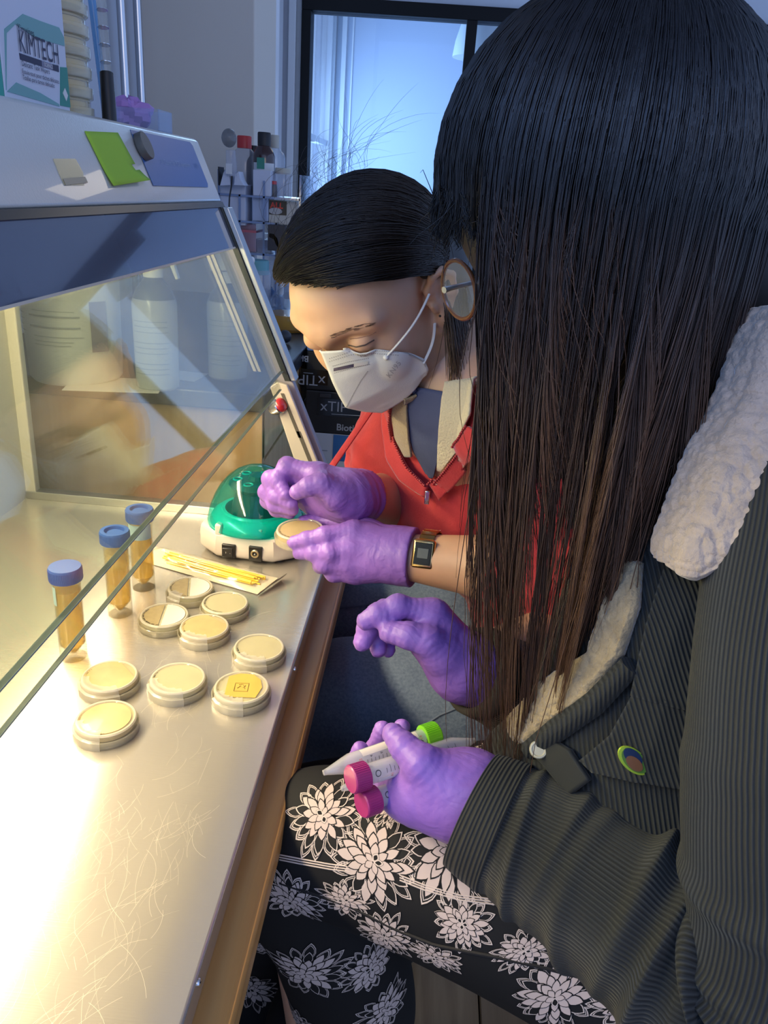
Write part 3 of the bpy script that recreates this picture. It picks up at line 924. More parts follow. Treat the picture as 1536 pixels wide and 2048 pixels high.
cfb(MB().lathe([(0.0036, 0), (0.0066, 0), (0.0066, 0.0022), (0.0056, 0.003), (0.0040, 0.003), (0.0036, 0.001)], 24, JM, close=True), 'socket_ring', mat('brass_ring', (0.62, 0.52, 0.34), 0.3, 0.8), jk)
cfb(MB().lathe([(0.0, 0), (0.0012, 0), (0.0012, 0.0022), (0, 0.0026)], 10, JM), 'socket_pin', M_chrome, jk)
# ---------------------------------------------------------------- lab counter beyond the cabinet
ZC = 0.93
XF = -0.282
lc = thing('lab_counter', (-0.6, 1.95, 0.0), 'wooden lab cabinet run with a black worktop, beyond the steel work cabinet', 'counter')
M_birch = wood('birch_panel', (0.42, 0.26, 0.12), (0.56, 0.37, 0.19), 6, 'Z', 0.4)
M_top = mat('black_worktop', (0.035, 0.038, 0.045), 0.35, var=0.15, vscale=20)
MB().box((WX + 0.005, 1.335, ZC - 0.034), (XF, 2.59, ZC)).build('worktop', M_top, lc, bevel=0.004, seg=3)
MB().box((WX + 0.01, 1.350, 0.08), (XF - 0.006, 1.370, ZC - 0.034)).build('end_panel', M_birch, lc, smooth=False, bevel=0.001)
MB().box((WX + 0.01, 1.372, 0.08), (XF - 0.027, 2.58, ZC - 0.036)).build('carcass', mat('carcass_birch', (0.40, 0.27, 0.14), 0.5), lc, smooth=False)
MB().box((WX + 0.01, 1.40, 0.0), (XF - 0.10, 2.56, 0.08)).build('plinth', M_black, lc, smooth=False)
for i, (ya_, yb_) in enumerate(((1.352, 1.76), (1.77, 2.175), (2.185, 2.58))):
    for j, (z0, z1) in enumerate(((0.80, 0.893), (0.56, 0.792), (0.33, 0.552), (0.09, 0.322))):
        out = 0.0
        dr = MB().box((XF - 0.026, ya_, z0), (XF - 0.006 + out, yb_, z1)).build('drawer', M_birch, lc, smooth=False, bevel=0.0015)
        zm, ym = (z0 + z1) / 2, (ya_ + yb_) / 2
        MB().box((XF - 0.006 + out, ym - 0.05, zm - 0.008), (XF + 0.010 + out, ym + 0.05, zm + 0.008)).build('handle', M_cream, dr, bevel=0.004, seg=2)

M_tub = mat('white_hdpe', (0.62, 0.63, 0.62), 0.4)
M_lbl_w = mat('label_white', (0.66, 0.67, 0.67), 0.6)
M_grey_print = mat('grey_label_print', (0.28, 0.30, 0.34), 0.7)
def wrap_lines(parent, c, r, spec, m, name='label_print'):
    """Lines of print on a round container: spec of (angle0, angle1, z, height)."""
    mb = MB()
    for a0, a1, z, h in spec:
        n = max(2, int((a1 - a0) / 0.12))
        vs = []
        for i in range(n + 1):
            a = a0 + (a1 - a0) * i / n
            vs += [(c[0] + r * math.cos(a), c[1] + r * math.sin(a), c[2] + z), (c[0] + r * math.cos(a), c[1] + r * math.sin(a), c[2] + z + h)]
        mb.add(vs, [(2 * i, 2 * i + 2, 2 * i + 3, 2 * i + 1) for i in range(n)])
    return mb.build(name, m, parent)
c = onZ(118, 772, ZC); c = Vector((c[0], c[1] + 0.075, ZC))
tub = thing('wipes_tub', c, 'big white tub of wipes on the black worktop behind the glass', 'tub')
MB().lathe([(0, 0), (0.074, 0), (0.080, 0.008), (0.083, 0.17), (0.083, 0.178), (0, 0.178)], 40, Matrix.Translation(c)).build('tub_body', M_tub, tub)
MB().lathe([(0.0845, 0.176), (0.0850, 0.200), (0.080, 0.206), (0.03, 0.207), (0.028, 0.216), (0, 0.217)], 40, Matrix.Translation(c)).build('tub_lid', M_tub, tub)
wrap_lines(tub, c, 0.0832, [(-2.1, -1.0, 0.118, 0.003), (-2.1, -1.0, 0.100, 0.003), (-2.0, -0.95, 0.085, 0.0012), (-2.0, -1.1, 0.128, 0.001), (-2.0, -1.15, 0.077, 0.001), (-2.0, -1.2, 0.071, 0.001), (-2.9, -2.3, 0.12, 0.001), (-2.9, -2.3, 0.11, 0.001), (-2.9, -2.35, 0.10, 0.001), (-2.9, -2.3, 0.09, 0.001), (-2.9, -2.4, 0.08, 0.001)], M_grey_print)
wrap_lines(tub, c, 0.0834, [(-0.80, -0.42, 0.06, 0.085)], mat('label_mauve', (0.20, 0.19, 0.26), 0.6), 'label_band')

def spray(px, py, h, label):
    c = onZ(px, py, ZC); c = Vector((c[0], c[1] + 0.035, ZC))
    t = thing('spray_bottle', c, label, 'spray bottle')
    T = Matrix.Translation(c)
    MB().lathe([(0, 0), (0.034, 0), (0.0375, 0.004), (0.0385, h * 0.72), (0.036, h * 0.76)], 32, T).build('bottle_body', clear('bottle_hdpe', (0.70, 0.72, 0.72), 0.75, 0.2), t)
    MB().lathe([(0.0362, h * 0.757), (0.030, h * 0.83), (0.019, h * 0.90), (0.014, h * 0.93), (0.014, h * 0.955), (0, h * 0.955)], 32, T).build('shoulder', mat('slate_shoulder', (0.10, 0.12, 0.14), 0.35), t)
    MB().lathe([(0.0165, h * 0.93), (0.0165, h), (0.012, h * 1.03), (0, h * 1.03)], 24, T).build('collar', M_white, t)
    hd = MB()
    hd.prism([(-0.03, h * 1.02), (0.028, h * 1.06), (0.05, h * 1.12), (0.05, h * 1.18), (-0.02, h * 1.22), (-0.036, h * 1.15)], 'Y', -0.011, 0.011, T)
    ho = hd.build('trigger_head', M_white, t, bevel=0.004)
    MB().prism([(0.028, h * 1.07), (0.036, h * 1.08), (0.046, h * 0.93), (0.040, h * 0.92)], 'Y', -0.006, 0.006, T).build('trigger', M_white, ho, bevel=0.002)
    wrap_lines(t, c, 0.0392, [(-2.3, -0.7, 0.030 + k * 0.009, 0.0012) for k in range(int(h * 55)) if k % 4 != 3], M_grey_print)
    return t
spray(303, 783, 0.205, 'white spray bottle with dark shoulder, middle of the worktop behind the glass')
spray(447, 762, 0.190, 'white spray bottle at the open edge of the black worktop, behind the twin glass rods')

# sheets of paper lying on the counter
for px, py, w, d_, r_, lb in ((232, 770, 0.16, 0.10, 0.2, 'loose white paper lying between the wipes tub and the spray bottle'), (368, 752, 0.07, 0.07, -0.1, 'small white printed card lying between the two spray bottles')):
    p = onZ(px, py, ZC + 0.001)
    T = Matrix.Translation(p) @ Matrix.Rotation(r_, 4, 'Z')
    o = MB().box((-w / 2, -d_ / 2, 0), (w / 2, d_ / 2, 0.001), T).build('paper_sheet', mat('paper', (0.66, 0.62, 0.58), 0.8), None, smooth=False)
    tag(o, lb, 'paper')

# flask of yellow liquid and black clamp on the front corner
c = onZ(573, 666, ZC); c = Vector((c[0], c[1] + 0.045, ZC)); T = Matrix.Translation(c)
fl = thing('glass_flask', c, 'domed clear flask with amber yellow liquid at the corner of the black worktop', 'flask')
MB().lathe([(0.046, 0), (0.052, 0.006), (0.0535, 0.022), (0.050, 0.048), (0.040, 0.070), (0.024, 0.085), (0.012, 0.092), (0.011, 0.12), (0.013, 0.122)], 36, T @ Matrix.Scale(1.2, 4)).build('flask_glass', clear('lab_glass', (0.8, 0.85, 0.9), 0.06, 0.03, (0.96, 0.98, 1)), fl)
MB().lathe([(0, 0.002), (0.044, 0.002), (0.050, 0.008), (0.0515, 0.022), (0.0495, 0.036), (0, 0.036)], 32, T @ Matrix.Scale(1.2, 4)).build('liquid', clear('yellow_liquid', (0.75, 0.42, 0.03), 0.7, 0.1, (0.95, 0.7, 0.25)), fl)
c = Vector(D(548, 648, 1.80)); c.z = ZC
bc = thing('black_clamp', c, 'small black clamp with two round knobs in front of the yellow flask', 'clamp')
MB().box((-0.012, -0.03, 0.0), (0.012, 0.03, 0.012), Matrix.Translation(c)).build('clamp_bar', M_black, bc, bevel=0.003)
for k, (dx, dy, dz, r_) in enumerate(((-0.018, -0.01, 0.026, 0.017), (0.024, 0.015, 0.017, 0.015))):
    MB().ball(c + Vector((dx, dy, dz)), (r_, r_ * 1.2, r_), 12).build('clamp_knob', mat('black_rubber', (0.03, 0.035, 0.045), 0.5), bc)
cb = MB().tube([(-0.40, 2.02, ZC + 0.004), (-0.31, 1.99, ZC + 0.005), (XF + 0.004, 1.98, ZC + 0.003), (XF + 0.008, 1.98, 0.86), (XF + 0.016, 1.985, 0.70), (XF + 0.016, 1.99, 0.45)], 0.0035, 6)
tag(cb.build('power_cable', M_black, None), 'thin black cable hanging over the edge of the black worktop', 'cable')

# ---------------------------------------------------------------- clear acrylic shelf rack with bottles
YS = 2.16
def sxz(px, py, y=YS):
    p = onY(px, py, y)
    return p[0], p[2]
M_acr = clear('acrylic', (0.60, 0.74, 1.0), 0.14, 0.03, (0.95, 0.97, 1.0))
M_acr_edge = mat('acrylic_edge', (0.20, 0.28, 0.46), 0.15)
xl, _ = sxz(438, 400)
xr, _ = sxz(600, 400)
ztop = sxz(550, 394)[1]
zmid = sxz(500, 442)[1]
zlow = sxz(520, 507)[1]
ar = thing('acrylic_rack', ((xl + xr) / 2, YS, ZC), 'clear acrylic rack with three shelves standing on the worktop by the pier', 'rack')
for z, x0, x1 in ((ztop, xl, xr), (zmid, xl + 0.02, xr - 0.06), (zlow, xl + 0.04, xr - 0.05)):
    s_ = MB().box((x0, YS, z - 0.005), (x1, YS + 0.20, z)).build('shelf', M_acr, ar, smooth=False)
    MB().box((x0, YS - 0.0012, z - 0.005), (x1, YS, z)).build('shelf_edge', M_acr_edge, s_, smooth=False)
zsid = sxz(600, 350)[1]
for x_, zz in ((xl, zsid), (xl + 0.055, ztop), (xl + 0.12, zsid - 0.02), (xr - 0.062, zmid), (xr, zsid)):
    s_ = MB().box((x_ - 0.0025, YS, ZC), (x_ + 0.0025, YS + 0.20, zz)).build('upright', M_acr, ar, smooth=False)
    MB().box((x_ - 0.0025, YS - 0.0012, ZC), (x_ + 0.0025, YS, zz)).build('upright_edge', M_acr_edge, s_, smooth=False)

def bottle(name, px, z0, zt, r, y, body, cap, label, cat, capr=None, neck=0.75, lblm=None):
    x_ = onY(px, 350, y)[0]
    c = Vector((x_, y, z0)); h = zt - z0
    t = thing(name, c, label, cat)
    T = Matrix.Translation(c)
    cr = capr or r * 0.55
    MB().lathe([(0, 0), (r * 0.95, 0), (r, 0.004), (r, h * neck * 0.85), (r * 0.85, h * neck * 0.95), (cr * 0.9, h * neck * 1.06), (cr * 0.85, h * 0.84)], 28, T).build('bottle_body', body, t)
    MB().lathe([(0, h * 0.79), (cr, h * 0.79), (cr, h * 0.985), (cr * 0.92, h), (0, h)], 24, T).build('cap', cap, t)
    if lblm:
        wrap_lines(t, c, r * 1.01, [(-2.5, -0.3, h * 0.12, h * 0.40)], lblm, 'label')
    return t
zt_of = lambda py, y: onY(520, py, y)[2]
ya_ = YS + 0.07
M_clearb = clear('clear_bottle', (0.62, 0.62, 0.70), 0.30, 0.1)
bottle('reagent_bottle', 489, ztop, zt_of(274, ya_ + 0.08), 0.036, ya_ + 0.08, M_clearb, mat('red_cap', (0.50, 0.03, 0.03), 0.4), 'clear reagent bottle with a red cap on the acrylic rack', 'bottle')
bottle('reagent_bottle', 528, ztop, zt_of(264, ya_ + 0.02), 0.030, ya_ + 0.02, mat('amber_glass', (0.035, 0.010, 0.008), 0.12, coat=0.5), mat('black_cap', (0.01, 0.01, 0.012), 0.5), 'amber glass bottle with black cap and white label on the acrylic rack', 'bottle', capr=0.0175, lblm=M_lbl_w)
bottle('reagent_bottle', 549, ztop, zt_of(268, ya_ + 0.10), 0.029, ya_ + 0.10, clear('pale_bottle', (0.60, 0.68, 0.80), 0.35, 0.1), mat('beige_cap', (0.45, 0.43, 0.36), 0.5), 'clear square shouldered bottle behind the amber bottle', 'bottle', capr=0.012)
bottle('reagent_jar', 566, ztop, zt_of(333, YS + 0.05), 0.024, YS + 0.05, M_clearb, mat('beige_cap', (0.45, 0.43, 0.36), 0.5), 'small clear jar with a beige cap, right of the amber bottle', 'jar', capr=0.021, neck=0.9)
bottle('reagent_bottle', 507, ztop, zt_of(292, ya_ + 0.11), 0.020, ya_ + 0.11, M_black, M_black, 'small black bottle squeezed between the red capped and the amber bottle', 'bottle')
bottle('vial', 548, ztop, zt_of(360, YS + 0.03), 0.009, YS + 0.03, mat('grey_vial', (0.10, 0.10, 0.11), 0.4), M_red, 'slim dark vial with a red top beside the green label carton', 'vial', capr=0.008)

def carton(name, px0, px1, z0, z1, y, d_, m, label, cat='box', parts=None):
    x0, x1 = onY(px0, 400, y)[0], onY(px1, 400, y)[0]
    t = thing(name, ((x0 + x1) / 2, y, z0), label, cat)
    MB().box((x0, y, z0), (x1, y + d_, z1)).build('carton_body', m, t, smooth=False, bevel=0.001)
    return t, x0, x1
M_wc = mat('white_card', (0.56, 0.60, 0.70), 0.7)
t, x0, x1 = carton('carton', 506, 541, ztop, zt_of(340, YS), YS + 0.004, 0.07, M_wc, 'white carton with a green patch in front of the amber bottle')
MB().box((x0 + 0.010, YS + 0.0030, ztop + 0.065), (x0 + 0.030, YS + 0.0042, ztop + 0.092)).build('green_label', mat('green_label', (0.03, 0.22, 0.16), 0.5), t, smooth=False)
t, x0, x1 = carton('carton', 441, 491, ZC + 0.24, zt_of(372, YS), YS + 0.006, 0.08, M_wc, 'tall pale blue lined carton under the pipette holder')
t, x0, x1 = carton('carton', 505, 536, zmid + 0.001, zmid + 0.062, YS + 0.02, 0.08, mat('pale_card', (0.42, 0.50, 0.66), 0.7), 'pale carton on the middle shelf of the acrylic rack')
t, x0, x1 = carton('carton', 538, 596, zmid - 0.03, ztop - 0.008, YS + 0.03, 0.10, mat('cream_card', (0.52, 0.50, 0.44), 0.7), 'cream carton with a black picture panel and red letters, on the acrylic rack')
zq = zt_of(427, YS + 0.03)
MB().box((x0 + 0.001, YS + 0.0285, zq), (x0 + 0.048, YS + 0.0300, ztop - 0.009)).build('picture_panel', M_black, t, smooth=False)
text('panel_print', 'ALL', 0.021, frame((x0 + 0.004, YS + 0.0280, ztop - 0.028), (1, 0, 0), (0, 0, 1)), mat('red_print', (0.65, 0.05, 0.03), 0.5), t, bold=0.0006)
MB().lathe([(0, 0), (0.014, 0), (0.014, 0.0005), (0, 0.0005)], 20, Matrix.Translation((x0 + 0.018, YS + 0.0284, zq + 0.009)) @ Matrix.Rotation(math.radians(90), 4, 'X') @ Matrix.Diagonal((1.3, 0.6, 1, 1))).build('pale_shape', mat('grey_shape', (0.42, 0.42, 0.42), 0.6), t)
t, x0, x1 = carton('pink_box', 478, 512, zlow + 0.001, zlow + 0.072, YS + 0.02, 0.09, clear('pink_plastic', (0.62, 0.34, 0.40), 0.55, 0.2), 'translucent box of pinkish tips on the lowest acrylic shelf', 'tip box')
MB().box((x0 - 0.001, YS + 0.019, zlow + 0.050), (x1 + 0.001, YS + 0.111, zlow + 0.056)).build('lid_line', mat('pink_line', (0.50, 0.12, 0.16), 0.5), t, smooth=False)
t, x0, x1 = carton('tip_box', 514, 544, zlow + 0.001, zlow + 0.034, YS + 0.02, 0.09, clear('lilac_plastic', (0.42, 0.42, 0.55), 0.6, 0.2), 'small lilac grey tip box beside the pinkish box', 'tip box')
t, x0, x1 = carton('carton', 536, 572, zlow + 0.012, zmid - 0.004, YS - 0.03, 0.10, mat('navy_card', (0.02, 0.022, 0.035), 0.5), 'black carton with a white swoosh, against the woman\'s forehead')
MB().prism([(0, 0.0), (0.012, 0.001), (0.022, 0.012), (0.026, 0.030), (0.020, 0.032), (0.014, 0.016), (0.0, 0.009)], 'Z', 0, 0.001, frame((x0 + 0.004, YS - 0.0300, zlow + 0.055), (1, 0, 0), (0, 0, -1))).build('white_swoosh', M_lbl_w, t, smooth=False)
# clear beaker and plastic bags under the rack
bottle('beaker', 512, ZC, zt_of(520, 2.05) , 0.040, 2.05, M_clearb, mat('teal_ring', (0.10, 0.30, 0.34), 0.4), 'clear plastic beaker with a teal band under the acrylic rack', 'beaker', capr=0.034, neck=0.9)
def crumple(name, c, r, m, label, cat, seed, sc_=(1, 1, 1)):
    rs = np.random.RandomState(seed)
    mb = MB()
    n, mm = 14, 20
    vs = []
    for i in range(n + 1):
        for j in range(mm):
            th, ph = math.pi * i / n, 2 * math.pi * j / mm
            q = r * (1 + 0.20 * math.sin(3 * ph + 2 * th + seed) + 0.15 * math.sin(5 * th - 4 * ph + seed * 2)) + rs.uniform(-0.12, 0.12) * r * (0 < i < n)
            vs.append((c[0] + q * math.sin(th) * math.cos(ph) * sc_[0], c[1] + q * math.sin(th) * math.sin(ph) * sc_[1], max(c[2] + q * math.cos(th) * sc_[2], c[2] - r * 0.9 * sc_[2])))
    fs = [(i * mm + j, (i + 1) * mm + j, (i + 1) * mm + (j + 1) % mm, i * mm + (j + 1) % mm) for i in range(n) for j in range(mm)]
    o = mb.add(vs, fs).build(name, m, None, angle=25)
    return tag(o, label, cat)
p = onY(541, 590, 2.09)
crumple('plastic_bag', (p[0], 2.09, ZC + 0.040), 0.042, clear('blue_bag_film', (0.12, 0.24, 0.45), 0.45, 0.08, (0.8, 0.9, 1.0)), 'crumpled bluish clear plastic bag behind the yellow flask', 'plastic bag', 3, (0.9, 0.7, 1.0))
p = onY(596, 600, 2.09)
crumple('plastic_bag', (p[0], 2.09, ZC + 0.044), 0.046, clear('clear_bag_film', (0.35, 0.40, 0.50), 0.35, 0.08), 'crumpled clear bag between the yellow flask and the woman\'s forehead', 'plastic bag', 8, (0.8, 0.7, 1.1))
for k, (pa, pb) in enumerate((((553, 556), (548, 615)), ((565, 553), (560, 620)))):
    mb = MB().tube([D(*pa, 2.15), D(*pb, 2.13)], [0.006, 0.0075], 10)
    tag(mb.build('white_tube', M_white, None), ('slim white plastic tube standing behind the flask, nearer the bag' if k == 0 else 'slim white plastic tube standing behind the flask, nearer the forehead'), 'tube')

# pipette in its white wall holder
c = Vector(onY(458, 368, 2.12))
ph = thing('pipette_holder', c, 'white forked holder with a clear bulbed pipette above the carton', 'pipette holder')
hx = lambda px, py, y=2.12: Vector(onY(px, py, y))
for sgn, pts in ((-1, [(440, 371), (447, 345), (451, 340), (459, 352), (461, 370)]), (1, [(468, 370), (470, 350), (477, 343), (481, 360), (488, 371)])):
    vs = [hx(*q) for q in pts]
    mb = MB()
    n = len(vs)
    vs2 = vs + [v + Vector((0, 0.05, 0)) for v in vs]
    mb.add(vs2, [tuple(range(n))[::-1], tuple(range(n, 2 * n))] + [(i, (i + 1) % n, n + (i + 1) % n, n + i) for i in range(n)])
    mb.build('holder_fork', M_wc, ph, smooth=False)
pip = thing('pipette', hx(460, 320), 'clear pipette with smoky bulb standing in the white forked holder', 'pipette')
MB().tube([hx(464, 352), hx(463, 330), hx(461, 300)], [0.012, 0.014, 0.012], 12).build('barrel', M_clearb, pip)
MB().ball(hx(458, 276), (0.019, 0.019, 0.022), 12).build('bulb', clear('smoky_bulb', (0.16, 0.17, 0.19), 0.55, 0.1), pip)
MB().tube([hx(464, 352), hx(463, 372), hx(459, 395), hx(457, 440)], 0.002, 6).build('thin_lead', M_black, pip)
MB().box((-0.008, -0.001, -0.012), (0.008, 0.0, 0.012), Matrix.Translation(hx(461, 338) + Vector((0, -0.016, 0)))).build('small_label', M_lbl_w, pip, smooth=False)
tag(MB().box((-0.0012, 0, -0.022), (0.0012, 0.05, 0.022), Matrix.Translation(hx(437, 352))).build('black_strip', M_black, None, smooth=False), 'thin black strip on edge beside the pipette holder', 'strip')

# ---------------------------------------------------------------- cartons piled beyond the counter
YB = 1.74
def bz(py): return onY(640, py, YB)[2]
def bx(px): return onY(px, 780, YB)[0]
xa, xb = max(bx(584), XF + 0.012), bx(752)
zs = [bz(950), bz(866), bz(781), bz(703)]
M_bk = mat('black_card', (0.010, 0.011, 0.014), 0.45)
M_silver = mat('silver_print', (0.36, 0.37, 0.39), 0.45)
st_ = thing('carton', ((xa + xb) / 2, YB + 0.15, 0), 'plain white shipping carton at the bottom of the pile beyond the counter', 'carton')
MB().box((xa, YB - 0.004, 0), (xb + 0.02, YB + 0.32, zs[0])).build('carton_body', mat('grey_white_card', (0.50, 0.52, 0.55), 0.7), st_, smooth=False, bevel=0.002)
sw_ = thing('carton', ((xa + xb) / 2, YB + 0.15, zs[0]), 'white and blue carton below the two black tip boxes', 'carton')
MB().box((xa, YB, zs[0]), (xb, YB + 0.3, zs[1])).build('carton_body', mat('white_card_2', (0.55, 0.57, 0.60), 0.7), sw_, smooth=False, bevel=0.002)
MB().box((bx(671), YB - 0.0012, zs[0] + 0.04), (xb, YB, zs[1] - 0.001)).build('blue_panel', mat('blue_card', (0.03, 0.14, 0.36), 0.55), sw_, smooth=False)
for q, (pa, w_) in enumerate((((622, 901), 0.018), ((641, 901), 0.022))):
    MB().box((bx(pa[0]), YB - 0.0012, bz(pa[1])), (bx(pa[0]) + w_, YB, bz(pa[1]) + 0.0025)).build('small_print', M_grey_print, sw_, smooth=False)
def tipbox(z0, z1, flip, label):
    t = thing('tip_carton', ((xa + xb) / 2, YB + 0.12, z0), label, 'carton', None)
    MB().box((xa, YB, z0), (xb, YB + 0.26, z1 - 0.001)).build('carton_body', M_bk, t, smooth=False, bevel=0.003)
    return t
t1 = tipbox(zs[1], zs[2], False, 'black carton of pipette tips printed xTIP, standing upright on the white and blue carton')
t2 = tipbox(zs[2], zs[3], True, 'black carton of pipette tips turned upside down on top of its twin')
up = lambda px, py: Vector((bx(px), YB - 0.0010, bz(py)))
def label_on(t, px, py, s, size, flip, bold=0.0):
    M_ = frame(up(px, py) + Vector((0, -0.0004, 0)), (1, 0, 0) if not flip else (-1, 0, 0), (0, 0, 1) if not flip else (0, 0, -1))
    return text('print', s, size, M_, M_silver, t, bold=bold)
for t, (x0p, x1p, y0p, y1p) in ((t1, (636, 757, 830, 796)), (t2, (600, 655, 770, 740))):
    a, b = up(x0p, y0p), up(x1p, y1p)
    MB().box((a.x, YB - 0.0008, a.z), (b.x, YB, b.z)).build('gloss_panel', mat('gloss_black', (0.004, 0.004, 0.005), 0.15), t, smooth=False)
label_on(t1, 642, 820, 'xTIP', 0.034, False, 0.0)
label_on(t1, 676, 857, 'Biotix', 0.0225, False, 0.0004)
MB().tube([up(665, 826), up(756, 824)], 0.0008, 4).build('print_rule', M_silver, t1)
label_on(t2, 650, 752, 'xTIP', 0.034, True, 0.0)
label_on(t2, 616, 714, 'Biotix', 0.020, True, 0.0004)
MB().tube([up(606, 748), up(625, 748)], 0.0008, 4).build('print_rule', M_silver, t2)
MB().box((bx(640), YB - 0.003, bz(794)), (bx(662), YB, bz(786))).build('carry_slot', mat('slot_dark', (0.03, 0.03, 0.035), 0.3), t1, bevel=0.001)
tl = MB().box((xa, YB - 0.004, zs[3]), (xb, YB + 0.25, zs[3] + 0.016)).build('blue_tray', mat('light_blue_plastic', (0.22, 0.38, 0.68), 0.5), None, smooth=False, bevel=0.004)
tag(tl, 'shallow light blue plastic tray lying on the upside down black carton', 'tray')

# ---------------------------------------------------------------- things on the roof of the cabinet
ZR = zt
XK = -0.352
def kp(px, py): return Vector(onX(px, py, XK))
kb_ = kp(8, 186)
Ya, Yb_ = kp(10, 187).y, kp(141, 216).y
kx = thing('wipes_box', (XK - 0.05, (Ya + Yb_) / 2, ZR), 'white and green box of delicate task wipes printed KIMTECH on the cabinet roof', 'tissue box')
hK = 0.128
poly = [(Ya, ZR), (Yb_, ZR), (Yb_, ZR + 0.100), (Yb_ - 0.030, ZR + 0.118), (Yb_ - 0.055, ZR + hK), (Ya, ZR + hK)]
MB().prism(poly, 'X', XK - 0.11, XK).build('box_body', mat('pale_card_box', (0.55, 0.60, 0.70), 0.6), kx, smooth=False, bevel=0.0015)
M_green = mat('kim_green', (0.03, 0.24, 0.19), 0.55)
M_mint = mat('kim_mint', (0.16, 0.36, 0.36), 0.55)
def facepoly(pts, m, name, off=0.0006):
    vs = [Vector((XK + off, p.y, p.z)) for p in pts] + [Vector((XK, p.y, p.z)) for p in pts]
    n = len(pts)
    return MB().add(vs, [tuple(range(n)), tuple(range(n, 2 * n))[::-1]] + [(i, n + i, n + (i + 1) % n, (i + 1) % n) for i in range(n)]).build(name, m, kx, smooth=False)
facepoly([kp(12, 180), kp(8, 58), kp(45, 28), kp(80, 42), kp(117, 55), kp(127, 75), kp(128, 92), kp(70, 76), kp(30, 48), kp(12, 66)], M_mint, 'green_band')
facepoly([kp(14, 183), kp(32, 165), kp(80, 186), kp(117, 208), kp(118, 213)], M_mint, 'green_corner')
facepoly([kp(120, 134), kp(133, 135), kp(140, 215), kp(120, 211)], M_green, 'green_tab')
facepoly([kp(128, 176), kp(134, 191), kp(131, 202), kp(124, 186)], M_lbl_w, 'white_diamond', 0.0010)
MB().box((XK - 0.11, Ya - 0.0008, ZR), (XK - 0.0005, Ya, ZR + 0.085)).build('end_panel_print', M_green, kx, smooth=False)
MB().tube([Vector((XK - 0.008, Ya + 0.0, ZR + hK + 0.0005)), Vector((XK - 0.012, Ya + 0.024, ZR + hK + 0.0005))], 0.002, 5).build('pen_stroke', mat('blue_ink', (0.04, 0.05, 0.30), 0.5), kx)
M_navy = mat('navy_print', (0.025, 0.03, 0.07), 0.6)
def ktext(px, py, s, size, m=M_navy, bold=0.0, sp_=1.0):
    p = kp(px, py)
    return text('print', s, size, frame((XK + 0.0012, p.y, p.z), (0, 1, 0), (0, 0, 1)), m, kx, bold=bold, spacing=sp_)
ktext(33, 60, 'Kimwipes', 0.0070)
wK = kp(114, 125).y - kp(36, 101).y
kt = ktext(36, 102, 'KIMTECH', 0.0225)
wk = max(v.co.y for v in kt.data.vertices) - min(v.co.y for v in kt.data.vertices)
y0k = min(v.co.y for v in kt.data.vertices)
for v in kt.data.vertices:
    v.co.y = y0k + (v.co.y - y0k) * wK / wk
facepoly([kp(38, 106), kp(82, 121), kp(83, 133), kp(40, 119)], M_navy, 'title_bar')
facepoly([kp(82, 121), kp(103, 128), kp(104, 140), kp(83, 133)], mat('grey_violet', (0.20, 0.21, 0.30), 0.6), 'title_bar')
facepoly([kp(103, 128), kp(116, 131), kp(117, 144), kp(104, 140)], M_navy, 'title_bar')
ktext(86, 132, 'SCIENCE', 0.0042, M_lbl_w)
ktext(41, 131, 'Delicate Task Wipers', 0.0056)
ktext(42, 146, 'Essuie-tout pour tâches délicates', 0.0050)
ktext(43, 158, 'Toallas para tareas delicadas', 0.0050)

# a column of stored plates
pS = onZ(160, 219, ZR)
pS = Vector((-0.405, kp(168, 215).y + 0.055, ZR))
for k in range(7):
    dish('petri_dish', (pS.x, pS.y, ZR + 0.0001 + k * 0.0185), 'amber petri dish in the stored column on the cabinet roof, %s' % ('bottom', 'second from the bottom', 'third from the bottom', 'in the middle', 'third from the top', 'second from the top', 'top')[k], 'plain', 0.3 * k, None, 'column of stored petri dishes', None, 1.2)
# clear ringed rod in a black handle, leaning on the wall side
def onXr(px, py, x=-0.40): return Vector(onX(px, py, x))
rd = thing('ringed_rod', onXr(220, 232, -0.36), 'clear ringed glass rod with a black handle standing by the stored plates', 'glass rod')
b0, b1, b2 = onXr(219, 236, -0.36), onXr(213, 146, -0.365), onXr(200, -30, -0.372)
b0.z = ZR
MB().tube([b0, b0.lerp(b1, 0.5), b1], [0.0076, 0.0074, 0.0070], 18).build('handle', M_black, rd)
rod = MB().tube([b1, b2], [0.0052, 0.0048], 14).build('rod', clear('amber_clear_rod', (0.55, 0.52, 0.40), 0.25, 0.05), rd)
for k in range(5):
    q = b1.lerp(b2, 0.12 + k * 0.2)
    MB().tube([q, q.lerp(b2, 0.008)], 0.0061, 14).build('ring', M_chrome, rod)
b3, b4 = onXr(196, 100, -0.385), onXr(180, -30, -0.39)
b3 = b4 + (b3 - b4) * 2.2
b3.z = ZR
tag(MB().tube([b3, b4], 0.0042, 12).build('blue_tube', clear('blue_clear', (0.10, 0.40, 0.75), 0.6, 0.1), None), 'slim blue tube standing behind the ringed glass rod', 'tube')
pc = onXr(258, 226, -0.40)
pc.z = ZR
crumple('spare_glove', (pc.x, pc.y, ZR + 0.017), 0.019, mat('lilac_nitrile', (0.40, 0.22, 0.55), 0.5), 'crumpled lilac glove lying on the cabinet roof', 'glove', 5, (1.3, 1.2, 1.0))
q0 = onXr(284, 252, -0.375); q0.z = ZR
cbx = thing('clear_box', q0, 'small open clear plastic box on the cabinet roof beside the lilac glove', 'box')
w_, d__, h_ = 0.03, 0.05, 0.024
TT = Matrix.Translation(q0)
MB().box((-w_, -d__ / 2, 0), (w_, d__ / 2, 0.0012), TT).build('box_floor', M_acr, cbx, smooth=False)
